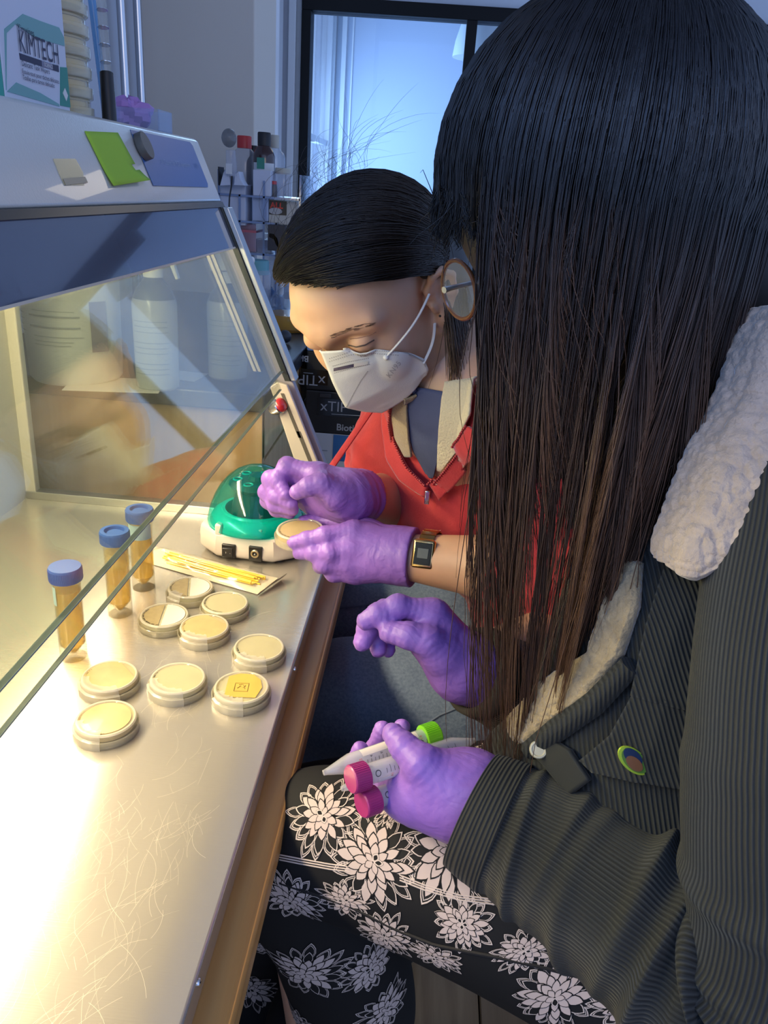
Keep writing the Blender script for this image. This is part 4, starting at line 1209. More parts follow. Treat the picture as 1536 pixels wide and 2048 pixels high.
for a_, b_ in (((-w_, -d__ / 2, 0), (w_, -d__ / 2 + 0.0012, h_)), ((-w_, d__ / 2 - 0.0012, 0), (w_, d__ / 2, h_)), ((-w_, -d__ / 2, 0), (-w_ + 0.0012, d__ / 2, h_)), ((w_ - 0.0012, -d__ / 2, 0), (w_, d__ / 2, h_))):
    MB().box(a_, b_, TT).build('box_wall', M_acr, cbx, smooth=False)
# steel pipes up the window wall
for k, px in enumerate((247, 279)):
    p = onX(px, 110, WX + 0.035)
    o = MB().tube([(WX + 0.035, p[1], 0.0), (WX + 0.035, p[1], 1.5), (WX + 0.035, p[1], 2.95)], 0.0115, 16).build('wall_pipe', mat('pipe_steel', (0.55, 0.56, 0.58), 0.22, 1.0), None)
    tag(o, ('bright steel pipe up the wall, nearer the stored petri dishes' if k == 0 else 'bright steel pipe up the wall, nearer the pier'), 'pipe', 'steel pipes on the window wall')
# pendant lamps of the next room
M_shade = mat('white_shade', (0.62, 0.66, 0.66), 0.5)
def pendant(px, py, y, r, h, label):
    p = Vector(onY(px, py, y))
    t = thing('pendant_lamp', p, label, 'lamp', 'pendant lamps in the next room')
    T = Matrix.Translation(p)
    MB().lathe([(r, 0), (r * 0.93, h * 0.25), (r * 0.72, h * 0.6), (r * 0.40, h * 0.85), (r * 0.22, h), (r * 0.20, h * 1.25), (0, h * 1.28)], 36, T).build('lamp_shade', M_shade, t)
    MB().ball(p + Vector((0, 0, h * 0.22)), r * 0.25, 10).build('bulb', mat('bulb_glow', (1, 0.9, 0.7), 0.5, emis=(1.0, 0.85, 0.6), estr=5), t)
    MB().tube([p + Vector((0, 0, h * 1.2)), Vector((p.x, p.y, 3.3))], 0.006, 6).build('cord', M_black, t)
pendant(956, 117, 5.9, 0.172, 0.36, 'large white dome pendant behind the glass, left of the black hair')
pendant(1440, 134, 7.4, 0.16, 0.34, 'white dome pendant far behind the glass, right of the black hair')
pendant(1022, 140, 7.6, 0.18, 0.34, 'white dome pendant partly hidden behind the crown of black hair')
for k, (px, py, y) in enumerate(((1042, 60, 7.0), (1413, 70, 6.6))):
    p = Vector(onY(px, py, y))
    t = thing('bulb_cluster', p, ('cluster of small bare bulbs hung left of the crown of hair' if k == 0 else 'cluster of small bare bulbs hung right of the crown of hair'), 'lamp', 'bulb clusters in the next room')
    for j in range(4):
        MB().ball(p + Vector(((j - 1.5) * 0.028, (j % 2) * 0.03, 0.01 * (j % 2))), (0.011, 0.011, 0.03), 8).build('bulb', mat('bulb_glow', (1, 0.9, 0.7), 0.5, emis=(1.0, 0.85, 0.6), estr=5), t)
    MB().tube([p + Vector((0, 0, 0.02)), Vector((p.x, p.y, 3.3))], 0.004, 6).build('cord', M_black, t)
    MB().box((-0.07, -0.03, 0.03), (0.07, 0.05, 0.045), Matrix.Translation(p)).build('bulb_bar', M_black, t, smooth=False)
# ---------------------------------------------------------------- sculpting: signed distances blended and meshed
class Sculpt:
    def __init__(s, vox, pad=0.012):
        s.vox, s.pad, s.ops = vox, pad, []
    def _add(s, lo, hi, fn, k, op):
        s.ops.append((np.asarray(lo, float), np.asarray(hi, float), fn, k, op))
        return s
    def cap(s, a, b, ra, rb=None, k=0.01, op='+', flat=None, wr=None):
        """Tapered limb from a to b. FLAT=(axis, factor) squeezes it along an axis; WR=(amplitude, wavelength, phase) adds ring wrinkles."""
        a, b = np.asarray(a, float), np.asarray(b, float)
        rb = ra if rb is None else rb
        m = max(ra, rb) * (1.3 if flat is None else max(1.3, 1.3))
        ba = b - a
        L2 = ba @ ba + 1e-12
        L = math.sqrt(L2)
        def fn(P):
            q = P - a
            t = np.clip((q @ ba) / L2, 0, 1)
            v = q - t[..., None] * ba
            if flat is not None:
                ax, f = flat
                ax = nrm(ax)
                c = v @ ax
                v = v + (c * (1.0 / f - 1.0))[..., None] * ax
            d = np.sqrt((v * v).sum(-1)) - (ra + t * (rb - ra))
            if wr is not None:
                d = d - wr[0] * np.sin((q @ ba) / L * 2 * math.pi / wr[1] + wr[2] + 2.0 * np.sin(q[..., 2] * 90))
            if flat is not None:
                d = d * min(1.0, flat[1] if flat[1] < 1 else 1.0)
            return d
        return s._add(np.minimum(a, b) - m, np.maximum(a, b) + m, fn, k, op)
    def ell(s, c, r, R=None, k=0.01, op='+'):
        c, r = np.asarray(c, float), np.asarray(r, float)
        R = np.eye(3) if R is None else np.asarray(R, float)     # rows: the ellipsoid's axes in world
        m = r.max()
        def fn(P):
            q = (P - c) @ R.T
            k0 = np.sqrt(((q / r) ** 2).sum(-1))
            k1 = np.sqrt(((q / (r * r)) ** 2).sum(-1)) + 1e-9
            return k0 * (k0 - 1.0) / k1
        return s._add(c - m, c + m, fn, k, op)
    def cut(s, p, n, r):
        p, n = np.asarray(p, float), nrm(n)
        return s._add(p - r, p + r, lambda P: -((P - p) @ n), 0.0005, '-')
    def chain(s, pts, rad, k=0.006, **kw):
        for i in range(len(pts) - 1):
            s.cap(pts[i], pts[i + 1], rad[i], rad[i + 1], k, **kw)
        return s
    def mesh(s, noise=None):
        vox = s.vox
        lo = np.min([o[0] for o in s.ops if o[4] == '+'], 0) - s.pad
        hi = np.max([o[1] for o in s.ops if o[4] == '+'], 0) + s.pad
        n = np.ceil((hi - lo) / vox).astype(int) + 1
        Fv = np.full(n, 1.0, np.float64)
        for (a, b, fn, k, op) in s.ops:
            m = k * 1.2 + 2 * vox
            i0 = np.clip(np.floor((a - m - lo) / vox).astype(int), 0, n - 1)
            i1 = np.clip(np.ceil((b + m - lo) / vox).astype(int) + 1, 1, n)
            if np.any(i1 <= i0):
                continue
            gx, gy, gz = [lo[j] + vox * np.arange(i0[j], i1[j]) for j in range(3)]
            P = np.stack(np.meshgrid(gx, gy, gz, indexing='ij'), -1)
            d = fn(P)
            S = Fv[i0[0]:i1[0], i0[1]:i1[1], i0[2]:i1[2]]
            if op == '+':
                h = np.maximum(k - np.abs(S - d), 0) / max(k, 1e-9)
                S[...] = np.minimum(S, d) - h * h * k * 0.25
            else:
                h = np.maximum(k - np.abs(S + d), 0) / max(k, 1e-9)
                S[...] = np.maximum(S, -d) + h * h * k * 0.25
        if noise is not None:
            gx, gy, gz = [lo[j] + vox * np.arange(n[j]) for j in range(3)]
            band = np.abs(Fv) < 0.03
            P = np.stack(np.meshgrid(gx, gy, gz, indexing='ij'), -1)[band]
            Fv[band] += noise(P)
        return surface_nets(Fv, lo, vox)

def surface_nets(Fv, lo, vox):
    n = np.array(Fv.shape)
    inside = Fv < 0
    c = np.zeros(n - 1, np.int8)
    for dx in (0, 1):
        for dy in (0, 1):
            for dz in (0, 1):
                c += inside[dx:n[0] - 1 + dx, dy:n[1] - 1 + dy, dz:n[2] - 1 + dz]
    act = np.argwhere((c > 0) & (c < 8))
    idx = np.full(n - 1, -1, np.int64)
    idx[act[:, 0], act[:, 1], act[:, 2]] = np.arange(len(act))
    acc = np.zeros((len(act), 3))
    cnt = np.zeros(len(act))
    corners = [(0, 0, 0), (1, 0, 0), (0, 1, 0), (1, 1, 0), (0, 0, 1), (1, 0, 1), (0, 1, 1), (1, 1, 1)]
    edges = [(0, 1), (2, 3), (4, 5), (6, 7), (0, 2), (1, 3), (4, 6), (5, 7), (0, 4), (1, 5), (2, 6), (3, 7)]
    vals = [Fv[act[:, 0] + a, act[:, 1] + b, act[:, 2] + d] for a, b, d in corners]
    for i, j in edges:
        a, b = vals[i], vals[j]
        m = (a < 0) != (b < 0)
        t = np.where(m, a / np.where(m, a - b, 1), 0)
        pi, pj = np.array(corners[i], float), np.array(corners[j], float)
        acc += np.where(m[:, None], pi + t[:, None] * (pj - pi), 0)
        cnt += m
    V = lo + vox * (act + acc / cnt[:, None])
    Q = []
    for ax in range(3):
        u, v = (ax + 1) % 3, (ax + 2) % 3
        sl0 = [slice(None)] * 3
        sl1 = [slice(None)] * 3
        sl0[ax] = slice(0, n[ax] - 1)
        sl1[ax] = slice(1, n[ax])
        a, b = inside[tuple(sl0)], inside[tuple(sl1)]
        e = np.argwhere(a != b)
        e = e[(e[:, u] > 0) & (e[:, v] > 0) & (e[:, u] < n[u] - 1) & (e[:, v] < n[v] - 1)]
        sgn = a[e[:, 0], e[:, 1], e[:, 2]]
        def g(du, dv):
            q = e.copy()
            q[:, u] -= du
            q[:, v] -= dv
            return idx[q[:, 0], q[:, 1], q[:, 2]]
        quad = np.stack([g(1, 1), g(0, 1), g(0, 0), g(1, 0)], 1)
        quad[~sgn] = quad[~sgn][:, ::-1]
        Q.append(quad)
    Q = np.concatenate(Q)
    Q = Q[(Q >= 0).all(1)]
    # one light smoothing pass
    nb = np.zeros_like(V)
    ct = np.zeros(len(V))
    for i in range(4):
        a, b = Q[:, i], Q[:, (i + 1) % 4]
        np.add.at(nb, a, V[b]); np.add.at(ct, a, 1)
        np.add.at(nb, b, V[a]); np.add.at(ct, b, 1)
    V = 0.5 * V + 0.5 * nb / np.maximum(ct, 1)[:, None]
    return V, Q

def join_np(parts):
    Vs, Qs, o = [], [], 0
    for V, Q in parts:
        Vs.append(V); Qs.append(Q + o); o += len(V)
    return np.concatenate(Vs), np.concatenate(Qs)

from mathutils.bvhtree import BVHTree
def bvh_np(V, Q):
    return BVHTree.FromPolygons([tuple(p) for p in V], [tuple(int(i) for i in q) for q in Q])
def hit(bvh, px, py):
    """Where the sight line through a point of the photograph meets a surface: (point, normal)."""
    d = Vector(ray(px, py)).normalized()
    p, nn, _, _ = bvh.ray_cast(Vector(CAM), d)
    if p is None:
        p, nn, _, _ = bvh.find_nearest(Vector(D(px, py, 0.8)))
    if nn.dot(d) > 0:
        nn = -nn
    return p, nn

def inside_poly(x, y, poly):
    r = np.zeros(x.shape, bool)
    n = len(poly)
    j = n - 1
    for i in range(n):
        xi, yi = poly[i]
        xj, yj = poly[j]
        c = ((yi > y) != (yj > y)) & (x < (xj - xi) * (y - yi) / (yj - yi + 1e-12) + xi)
        r ^= c
        j = i
    return r

def patch(name, bvh, poly, m, parent, off=0.004, nu=24, nv=24, thick=0.003, rel=None, noise=0.0):
    """A piece of cloth lying on a surface: four-sided outline (two long edges of equal count, listed as rows) draped on BVH."""
    A, B = poly                                             # two edges (lists of points of the photograph) of the strip
    def along_(E_, t):
        E_ = np.asarray(E_, float)
        s_ = np.r_[0, np.cumsum(np.sqrt((np.diff(E_, axis=0) ** 2).sum(1)))]
        s_ /= s_[-1]
        return np.array([np.interp(t, s_, E_[:, 0]), np.interp(t, s_, E_[:, 1])])
    vs, uv = [], []
    for i in range(nu + 1):
        a, b = along_(A, i / nu), along_(B, i / nu)
        for j in range(nv + 1):
            t = j / nv
            q = a * (1 - t) + b * t
            p, nn = hit(bvh, q[0], q[1])
            e = math.sin(math.pi * t) ** 0.5 if rel else 1
            vs.append(p + nn * (off + (rel or 0) * e + noise * (rnd.random() - 0.5)))
            uv.append((i / nu, t))
    fs = [(i * (nv + 1) + j, (i + 1) * (nv + 1) + j, (i + 1) * (nv + 1) + j + 1, i * (nv + 1) + j + 1) for i in range(nu) for j in range(nv)]
    o = mesh_np(name, np.array([tuple(v) for v in vs]), np.array(fs), m, parent, True, np.array(uv))
    if thick:
        sm_ = o.modifiers.new('thickness', 'SOLIDIFY')
        sm_.thickness = thick
        sm_.offset = 0
    return o

def line_on(name, bvh, pts, m, parent, r=0.0012, off=0.0008, n=24, flat=None):
    P = np.asarray(pts, float)
    s_ = np.r_[0, np.cumsum(np.sqrt((np.diff(P, axis=0) ** 2).sum(1)))]
    t = np.linspace(0, s_[-1], n)
    path = []
    for x, y in zip(np.interp(t, s_, P[:, 0]), np.interp(t, s_, P[:, 1])):
        p, nn = hit(bvh, x, y)
        path.append(p + nn * off)
    return MB().tube(path, r, 6).build(name, m, parent)

def loft(name, pts, radii, m, parent, nu=64, nv=90, flat=None, disp=None, caps=True, vlen=None, up0=None):
    """Cloth tube along a smooth curve through PTS; DISP(u, v) adds folds; returns the object and arrays."""
    P = np.asarray(pts, float)
    k = len(P)
    s_ = np.r_[0, np.cumsum(np.linalg.norm(np.diff(P, axis=0), axis=1))]
    t = np.linspace(0, s_[-1], nv)
    def cr(A):
        A = np.asarray(A, float)
        out = []
        for tt in t:
            i = min(max(np.searchsorted(s_, tt) - 1, 0), k - 2)
            u = (tt - s_[i]) / (s_[i + 1] - s_[i])
            p0, p1, p2, p3 = A[max(i - 1, 0)], A[i], A[i + 1], A[min(i + 2, k - 1)]
            out.append(0.5 * ((2 * p1) + (-p0 + p2) * u + (2 * p0 - 5 * p1 + 4 * p2 - p3) * u * u + (-p0 + 3 * p1 - 3 * p2 + p3) * u ** 3))
        return np.array(out)
    C = cr(P)
    Rr = cr(np.asarray(radii, float).reshape(k, -1))
    if Rr.shape[1] == 1:
        Rr = np.repeat(Rr, 2, 1)
    T = np.gradient(C, axis=0)
    T /= np.linalg.norm(T, axis=1)[:, None]
    up = np.array([0, 0, 1.0]) if up0 is None else np.asarray(up0, float)
    V, UV = [], []
    th = np.linspace(0, 2 * math.pi, nu, endpoint=False)
    for i in range(nv):
        u = nrm(up - T[i] * (up @ T[i]))
        up = u
        w = np.cross(T[i], u)
        rr = np.ones(nu)
        if disp is not None:
            rr = 1 + disp(th, i / (nv - 1))
        V.append(C[i] + (np.cos(th) * Rr[i, 0] * rr)[:, None] * u + (np.sin(th) * Rr[i, 1] * rr)[:, None] * w)
        UV.append(np.stack([th / (2 * math.pi), np.full(nu, t[i])], 1))
    V = np.concatenate(V)
    UV = np.concatenate(UV)
    q = []
    for i in range(nv - 1):
        a = i * nu + np.arange(nu)
        b = i * nu + (np.arange(nu) + 1) % nu
        q.append(np.stack([a, b, b + nu, a + nu], 1))
    Q = np.concatenate(q)
    # separate uv at the seam
    lu = UV[Q]
    wrap = (lu[:, :, 0].max(1) - lu[:, :, 0].min(1)) > 0.5
    lu[wrap, :, 0] = np.where(lu[wrap, :, 0] < 0.5, lu[wrap, :, 0] + 1, lu[wrap, :, 0])
    o = mesh_np(name, V, Q, m, parent)
    ul = o.data.uv_layers.new(name='UVMap')
    ul.data.foreach_set('uv', lu.reshape(-1, 2).astype(np.float32).ravel())
    return o, V, Q

def strands(name, paths, rad, m, parent, sides=3, tint=None):
    """Many hair strands as one mesh: PATHS is (n, k, 3); RAD (n,) or scalar; uv.y runs root to tip, uv.x differs per strand."""
    n, k, _ = paths.shape
    T = np.gradient(paths, axis=1)
    T /= np.linalg.norm(T, axis=2, keepdims=True) + 1e-9
    ref = np.where(np.abs(T[..., 2:3]) < 0.9, np.array([0, 0, 1.0]), np.array([1.0, 0, 0]))
    ref = np.repeat(ref[:, k // 2:k // 2 + 1], k, 1)
    U = ref - T * (ref * T).sum(-1, keepdims=True)
    U /= np.linalg.norm(U, axis=2, keepdims=True) + 1e-9
    Wv = np.cross(T, U)
    rad = np.broadcast_to(np.asarray(rad, float), (n,))
    tap = np.interp(np.linspace(0, 1, k), [0, 0.1, 0.7, 1], [0.8, 1, 0.9, 0.25])
    V = np.empty((n, k, sides, 3))
    for s_ in range(sides):
        a = 2 * math.pi * s_ / sides
        V[:, :, s_] = paths + (U * math.cos(a) + Wv * math.sin(a)) * (rad[:, None] * tap[None])[..., None]
    base = (np.arange(n) * k * sides)[:, None, None] + (np.arange(k - 1) * sides)[None, :, None]
    j = np.arange(sides)[None, None]
    j2 = (np.arange(sides) + 1)[None, None] % sides
    Q = np.stack([base + j, base + j2, base + j2 + sides, base + j + sides], -1).reshape(-1, 4)
    uv = np.stack(np.broadcast_arrays(nrs.rand(n)[:, None, None], np.linspace(0, 1, k)[None, :, None], ), -1)
    uv = np.repeat(uv, sides, 2).reshape(-1, 2)
    return mesh_np(name, V.reshape(-1, 3), Q, m, parent, True, uv)

def hair_mat(name, root, tip, rough=0.38, t0=0.35, t1=0.95):
    m = mat(name, root, rough)
    nt = m.node_tree
    b = nt.nodes['Principled BSDF']
    uvn = nt.nodes.new('ShaderNodeUVMap')
    sp_ = nt.nodes.new('ShaderNodeSeparateXYZ')
    nt.links.new(uvn.outputs[0], sp_.inputs[0])
    cr = nt.nodes.new('ShaderNodeValToRGB')
    cr.color_ramp.elements[0].position = t0
    cr.color_ramp.elements[1].position = t1
    cr.color_ramp.elements[0].color = tuple(root) + (1,)
    cr.color_ramp.elements[1].color = tuple(tip) + (1,)
    nt.links.new(sp_.outputs['Y'], cr.inputs['Fac'])
    r = nt.nodes.new('ShaderNodeMapRange')
    r.inputs['To Min'].default_value = 0.75
    r.inputs['To Max'].default_value = 1.3
    nt.links.new(sp_.outputs['X'], r.inputs['Value'])
    mx = nt.nodes.new('ShaderNodeVectorMath')
    mx.operation = 'SCALE'
    nt.links.new(cr.outputs['Color'], mx.inputs[0])
    nt.links.new(r.outputs['Result'], mx.inputs['Scale'])
    nt.links.new(mx.outputs['Vector'], b.inputs['Base Color'])
    return m

# materials of people
M_skin = mat('skin', (0.62, 0.345, 0.215), 0.48, sub=0.15, var=0.04, vscale=40)
M_glove = mat('violet_nitrile', (0.29, 0.140, 0.52), 0.44, bump=0.25, bscale=160, sub=0.08)
def glove_nodes():
    nt = M_glove.node_tree
    b = nt.nodes['Principled BSDF']
    tc = nt.nodes.new('ShaderNodeTexCoord')
    n = nt.nodes.new('ShaderNodeTexNoise')
    n.inputs['Scale'].default_value = 34
    n.inputs['Detail'].default_value = 2.5
    n.inputs['Distortion'].default_value = 1.6
    nt.links.new(tc.outputs['Object'], n.inputs['Vector'])
    old = b.inputs['Normal'].links[0].from_node
    bp = nt.nodes.new('ShaderNodeBump')
    bp.inputs['Strength'].default_value = 0.30
    bp.inputs['Distance'].default_value = 0.006
    nt.links.new(n.outputs['Fac'], bp.inputs['Height'])
    nt.links.new(old.outputs['Normal'], bp.inputs['Normal'])
    nt.links.new(bp.outputs['Normal'], b.inputs['Normal'])
glove_nodes()

def hand(fingers, thumb, palm, wrist, cuff, vox=0.0017, scale=1.0, wr=0.00035, cuff_r=(0.030, 0.036), cuff_flat=None):
    """Ops of a gloved hand. FINGERS: four chains of (points, radii); THUMB: one; PALM: list of (a, b, ra, rb); CUFF: (a, b)."""
    s = Sculpt(vox)
    for a, b, ra, rb in palm:
        s.cap(a, b, ra * scale, rb * scale, 0.016)
    for pts, rad in fingers:
        for i in range(len(pts) - 1):
            s.cap(pts[i], pts[i + 1], rad[i] * scale, rad[i + 1] * scale, 0.0045 if i else 0.009, wr=(wr, 0.0058, i * 2.0 + len(pts)))
        for p, r in zip(pts[1:-1], rad[1:-1]):                # knuckles
            s.ell(p, (r * 1.0 * scale,) * 3, None, 0.004)
    pts, rad = thumb
    for i in range(len(pts) - 1):
        s.cap(pts[i], pts[i + 1], rad[i] * scale, rad[i + 1] * scale, 0.012 if i == 0 else 0.005, wr=(wr, 0.0065, i * 1.3))
    if cuff is not None:
        a, b = np.asarray(cuff[0], float), np.asarray(cuff[1], float)
        s.cap(a, b, cuff_r[0], cuff_r[1], 0.014, wr=(0.0006, 0.013, 0.5), flat=cuff_flat)
        ax = nrm(b - a)
        s.cut(b, ax, cuff_r[1] * 1.7)                         # the open end, cut square
        s.cap(a + ax * 0.012, b + ax * 0.03, cuff_r[0] - 0.0022, cuff_r[1] - 0.0022, 0.001, op='-', flat=cuff_flat)
    return s
# ================================================================ the woman in the red jacket
def camv(v): return ROT @ np.asarray(v, float)
HF = nrm(camv([-0.5028, -0.7439, 0.4402]))               # she looks down: the crown leans towards the lens
HU = camv([-0.3652, 0.6444, 0.6718]); HU = nrm(HU - HF * (HU @ HF))
HL = np.cross(HU, HF)
HS = 1.0
H0 = CAM + camv([-0.0063, 0.2303, -0.8576])
HR = np.array([HF, HL, HU])
def hl(x, y, z): return H0 + HS * (x * HF + y * HL + z * HU)
def hloc(P): return ((np.asarray(P, float) - H0) @ HR.T) / HS
def hpix(px, py, y):
    """Point of the sight line where it is y to the left of the head's middle plane."""
    r = ray(px, py)
    t = (y * HS - (CAM - H0) @ HL) / (r @ HL)
    return CAM + r * t

def head_ops(s, hl, R, S, ears=(1, -1), eyes=True, nose=0.106, covered=False):
    e = lambda c, r, k=0.02, op='+': s.ell(hl(*c), np.array(r) * S, R, k * S, op)
    c_ = lambda a, b, ra, rb, k=0.012, op='+': s.cap(hl(*a), hl(*b), ra * S, rb * S, k * S, op)
    e((-0.008, 0, 0.046), (0.086, 0.073, 0.070))
    e((0.036, 0, 0.040), (0.058, 0.061, 0.054), 0.02)
    e((0.030 if covered else 0.040, 0, -0.016), (0.045 if covered else 0.050, 0.056, 0.066), 0.03)
    e((0.034, 0, -0.050), (0.042, 0.046, 0.040), 0.03)
    e((0.062, 0, -0.072 if covered else -0.088), (0.018, 0.022, 0.016), 0.02)
    for q in (1, -1):
        e((0.056 if covered else 0.060, 0.034 * q, -0.018), (0.020 if covered else 0.026, 0.024, 0.026), 0.02)
        c_((0.089, 0.010 * q, 0.031), (0.068, 0.050 * q, 0.034), 0.0095, 0.008, 0.016)
    c_((0.085, 0, 0.020), (nose - 0.007, 0, -0.018), 0.0075, 0.0095, 0.012)
    e((nose - 0.006, 0, -0.022), (0.0110, 0.0115, 0.0100), 0.008)
    for q in (1, -1):
        e((nose - 0.014, 0.011 * q, -0.026), (0.009, 0.007, 0.007), 0.006)
    if not covered:
        c_((0.088, -0.016, -0.056), (0.088, 0.016, -0.056), 0.0075, 0.0075, 0.008)
        c_((0.086, -0.014, -0.066), (0.086, 0.014, -0.066), 0.0075, 0.0075, 0.008)
    if eyes:
        for q in (1, -1):
            e((0.094, 0.032 * q, 0.014), (0.016, 0.019, 0.013), 0.014, '-')
            e((0.0735, 0.032 * q, 0.013), (0.0145, 0.0150, 0.0130), 0.004)           # the lowered lid over the eyeball
    for q in ears:
        E_ = [(-0.002, 0.070, 0.004), (0.001, 0.075, 0.020), (-0.004, 0.083, 0.033), (-0.013, 0.092, 0.036), (-0.022, 0.095, 0.024), (-0.022, 0.091, 0.004), (-0.015, 0.082, -0.012)]
        E_ = [(x, y * q, z) for x, y, z in E_]
        for i in range(len(E_) - 1):
            c_(E_[i], E_[i + 1], 0.0036, 0.0036, 0.004)
        c_((-0.010, 0.072 * q, 0.022), (-0.016, 0.086 * q, 0.022), 0.006, 0.0035, 0.006)
        c_((-0.010, 0.072 * q, 0.006), (-0.017, 0.084 * q, 0.006), 0.006, 0.0035, 0.006)
        e((-0.012, 0.078 * q, 0.010), (0.010, 0.007, 0.022), 0.006)
        e((-0.010, 0.078 * q, -0.018), (0.0078, 0.0050, 0.0100), 0.006)
        c_((-0.016, 0.081 * q, 0.020), (-0.018, 0.081 * q, -0.002), 0.003, 0.003, 0.003)
        e((-0.006, 0.086 * q, 0.006), (0.0075, 0.0065, 0.012), 0.004, '-')
        c_((0.001, 0.0745 * q, 0.001), (-0.001, 0.0745 * q, -0.006), 0.0035, 0.003, 0.003)

sk = Sculpt(0.0021)
head_ops(sk, hl, HR, HS, nose=0.080, covered=True)
NB = D(925, 775, 0.93)                                  # base of the neck
sk.cap(hl(-0.030, 0, -0.02), NB, 0.056, 0.064, 0.03)
sk.cap(hl(-0.035, 0.03, -0.03), NB + HL * 0.02 + HF * 0.03, 0.022, 0.020, 0.03)
head_part = sk.mesh()

# trunk and limbs under the clothes
PEL = np.array([0.32, 1.03, 0.60])
LS, RS = D(1050, 830, 0.87), D(806, 858, 1.10)
LE, LWR = D(1200, 1165, 0.84), D(817, 1114, 0.905)
RE, RWR = D(846, 1000, 1.14), D(708, 997, 0.945)
KL, KR = D(690, 1400, 1.12), D(700, 1238, 1.30)
HIPL, HIPR = np.array([0.34, 0.95, 0.62]), np.array([0.34, 1.13, 0.62])
AL, AR = np.array([0.02, 0.98, 0.09]), np.array([0.04, 1.20, 0.09])
bd = Sculpt(0.0065, 0.02)
bd.cap(PEL, NB, 0.115, 0.085, 0.05)
bd.cap(LS, RS, 0.05, 0.05, 0.06)
bd.cap(NB, hl(-0.03, 0, -0.05), 0.055, 0.05, 0.03)
bd.chain([LS, LE], [0.046, 0.036], 0.02)
bd.chain([RS, RE], [0.046, 0.036], 0.02)
for hp, kn, an in ((HIPL, KL, AL), (HIPR, KR, AR)):
    bd.chain([hp, kn, an], [0.075, 0.055, 0.036], 0.03)
body_part = bd.mesh()
fa = Sculpt(0.003)
fa.chain([LE, LE * 0.45 + LWR * 0.55, LWR + (LWR - LE) * 0.06], [0.040, 0.037, 0.026], 0.01)
fa.chain([RE, RE * 0.5 + RWR * 0.5, RWR + (RWR - RE) * 0.05], [0.041, 0.037, 0.027], 0.01)
arm_part = fa.mesh()
V, Q = join_np([head_part, body_part, arm_part])
person1 = mesh_np('person', V, Q, M_skin)
tag(person1, 'woman in a red jacket and white mask leaning over the dish she holds', 'person')
bvh_head = bvh_np(*head_part)

# --- face details
M_brow = mat('brow_hair', (0.085, 0.045, 0.028), 0.7)
def brow(pts, name):
    P = np.asarray(pts, float)
    paths = []
    for k in range(46):
        t = rnd.random()
        x = np.interp(t * (len(P) - 1), range(len(P)), P[:, 0]); y = np.interp(t * (len(P) - 1), range(len(P)), P[:, 1])
        w = 4.0 * (1 - abs(t - 0.35)) + 1
        y += rnd.uniform(-w, w)
        q = []
        for j in range(4):
            p, nn = hit(bvh_head, x + j * 4.2, y - j * 1.1)
            q.append(p + nn * (0.0003 + 0.0004 * math.sin(j)))
        paths.append([tuple(v) for v in q])
    return strands(name, np.array(paths), 0.00022, M_brow, person1)
brow([(660, 673), (690, 663), (720, 653), (742, 648)], 'eyebrow')
M_lash = mat('lash', (0.07, 0.04, 0.03), 0.6)
line_on('lash_line', bvh_head, [(697, 690), (712, 694), (730, 690), (748, 680)], M_lash, person1, 0.0007, 0.0002)
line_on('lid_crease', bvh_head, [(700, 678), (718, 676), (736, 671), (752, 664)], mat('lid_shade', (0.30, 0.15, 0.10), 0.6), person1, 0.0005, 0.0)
p, nn = hit(bvh_head, 880, 632)
MB().ball(p, 0.0014, 8).build('ear_stud', mat('dark_stud', (0.02, 0.01, 0.01), 0.3), person1)

# --- mask: two cloth panels meeting in a ridge, with folded top edge
M_mask = mat('mask_fabric', (0.70, 0.66, 0.62), 0.75, bump=0.12, bscale=900, sheen=0.2)
ridge = [(642, 703, 0.000), (654, 733, 0.000), (666, 765, 0.0), (679, 792, 0.0), (692, 815, 0.0), (730, 823, 0.002), (764, 825, 0.012)]
outer = [(690, 697, 0.024), (738, 694, 0.042), (778, 700, 0.055), (820, 706, 0.064), (848, 718, 0.069), (857, 738, 0.069), (853, 749, 0.064)]
def mask_pt(i, t, side):
    """i along the ridge (0..1), t from ridge (0) to cheek edge (1)."""
    k = i * (len(ridge) - 1)
    r_ = [np.interp(k, range(len(ridge)), [q[j] for q in ridge]) for j in range(3)]
    o_ = [np.interp(k, range(len(outer)), [q[j] for q in outer]) for j in range(3)]
    a, b = hpix(*r_), hpix(*o_)
    p = a * (1 - t) + b * t
    lp = hloc(p)
    lp[1] += 0.012 * math.sin(math.pi * min(t * 1.1, 1)) * (1 - 0.3 * i)
    lp[1] = lp[1] if side > 0 else -0.25 * lp[1]
    q = hl(*lp)
    h_, nn, _, _ = bvh_head.find_nearest(Vector(q))         # never inside the face
    dd = (Vector(q) - h_).dot(nn)
    if dd < 0.0035 and t > 0.12:
        q = np.array(h_ + nn * 0.0035)
    return q
ni, nt_ = 44, 26
for side, nm in ((1, 'mask'), (-1, 'mask_far_panel')):
    vs, uv = [], []
    for i in range(ni + 1):
        for j in range(nt_ + 1):
            vs.append(mask_pt(i / ni, j / nt_, side)); uv.append((i / ni, j / nt_))
    fs = [(i * (nt_ + 1) + j, (i + 1) * (nt_ + 1) + j, (i + 1) * (nt_ + 1) + j + 1, i * (nt_ + 1) + j + 1) for i in range(ni) for j in range(nt_)]
    o = mesh_np(nm, np.array(vs), np.array(fs), M_mask, person1, True, np.array(uv))
    so_ = o.modifiers.new('thickness', 'SOLIDIFY'); so_.thickness = 0.0016; so_.offset = 0
    if side == 1:
        mask_o = o
        bvh_mask = bvh_np(np.array(vs), np.array(fs))
def on_mask(px, py, off=0.0010):
    p, nn = hit(bvh_mask, px, py)
    return p + nn * off
M_weld = mat('weld_mark', (0.40, 0.36, 0.34), 0.8)
wd = MB()
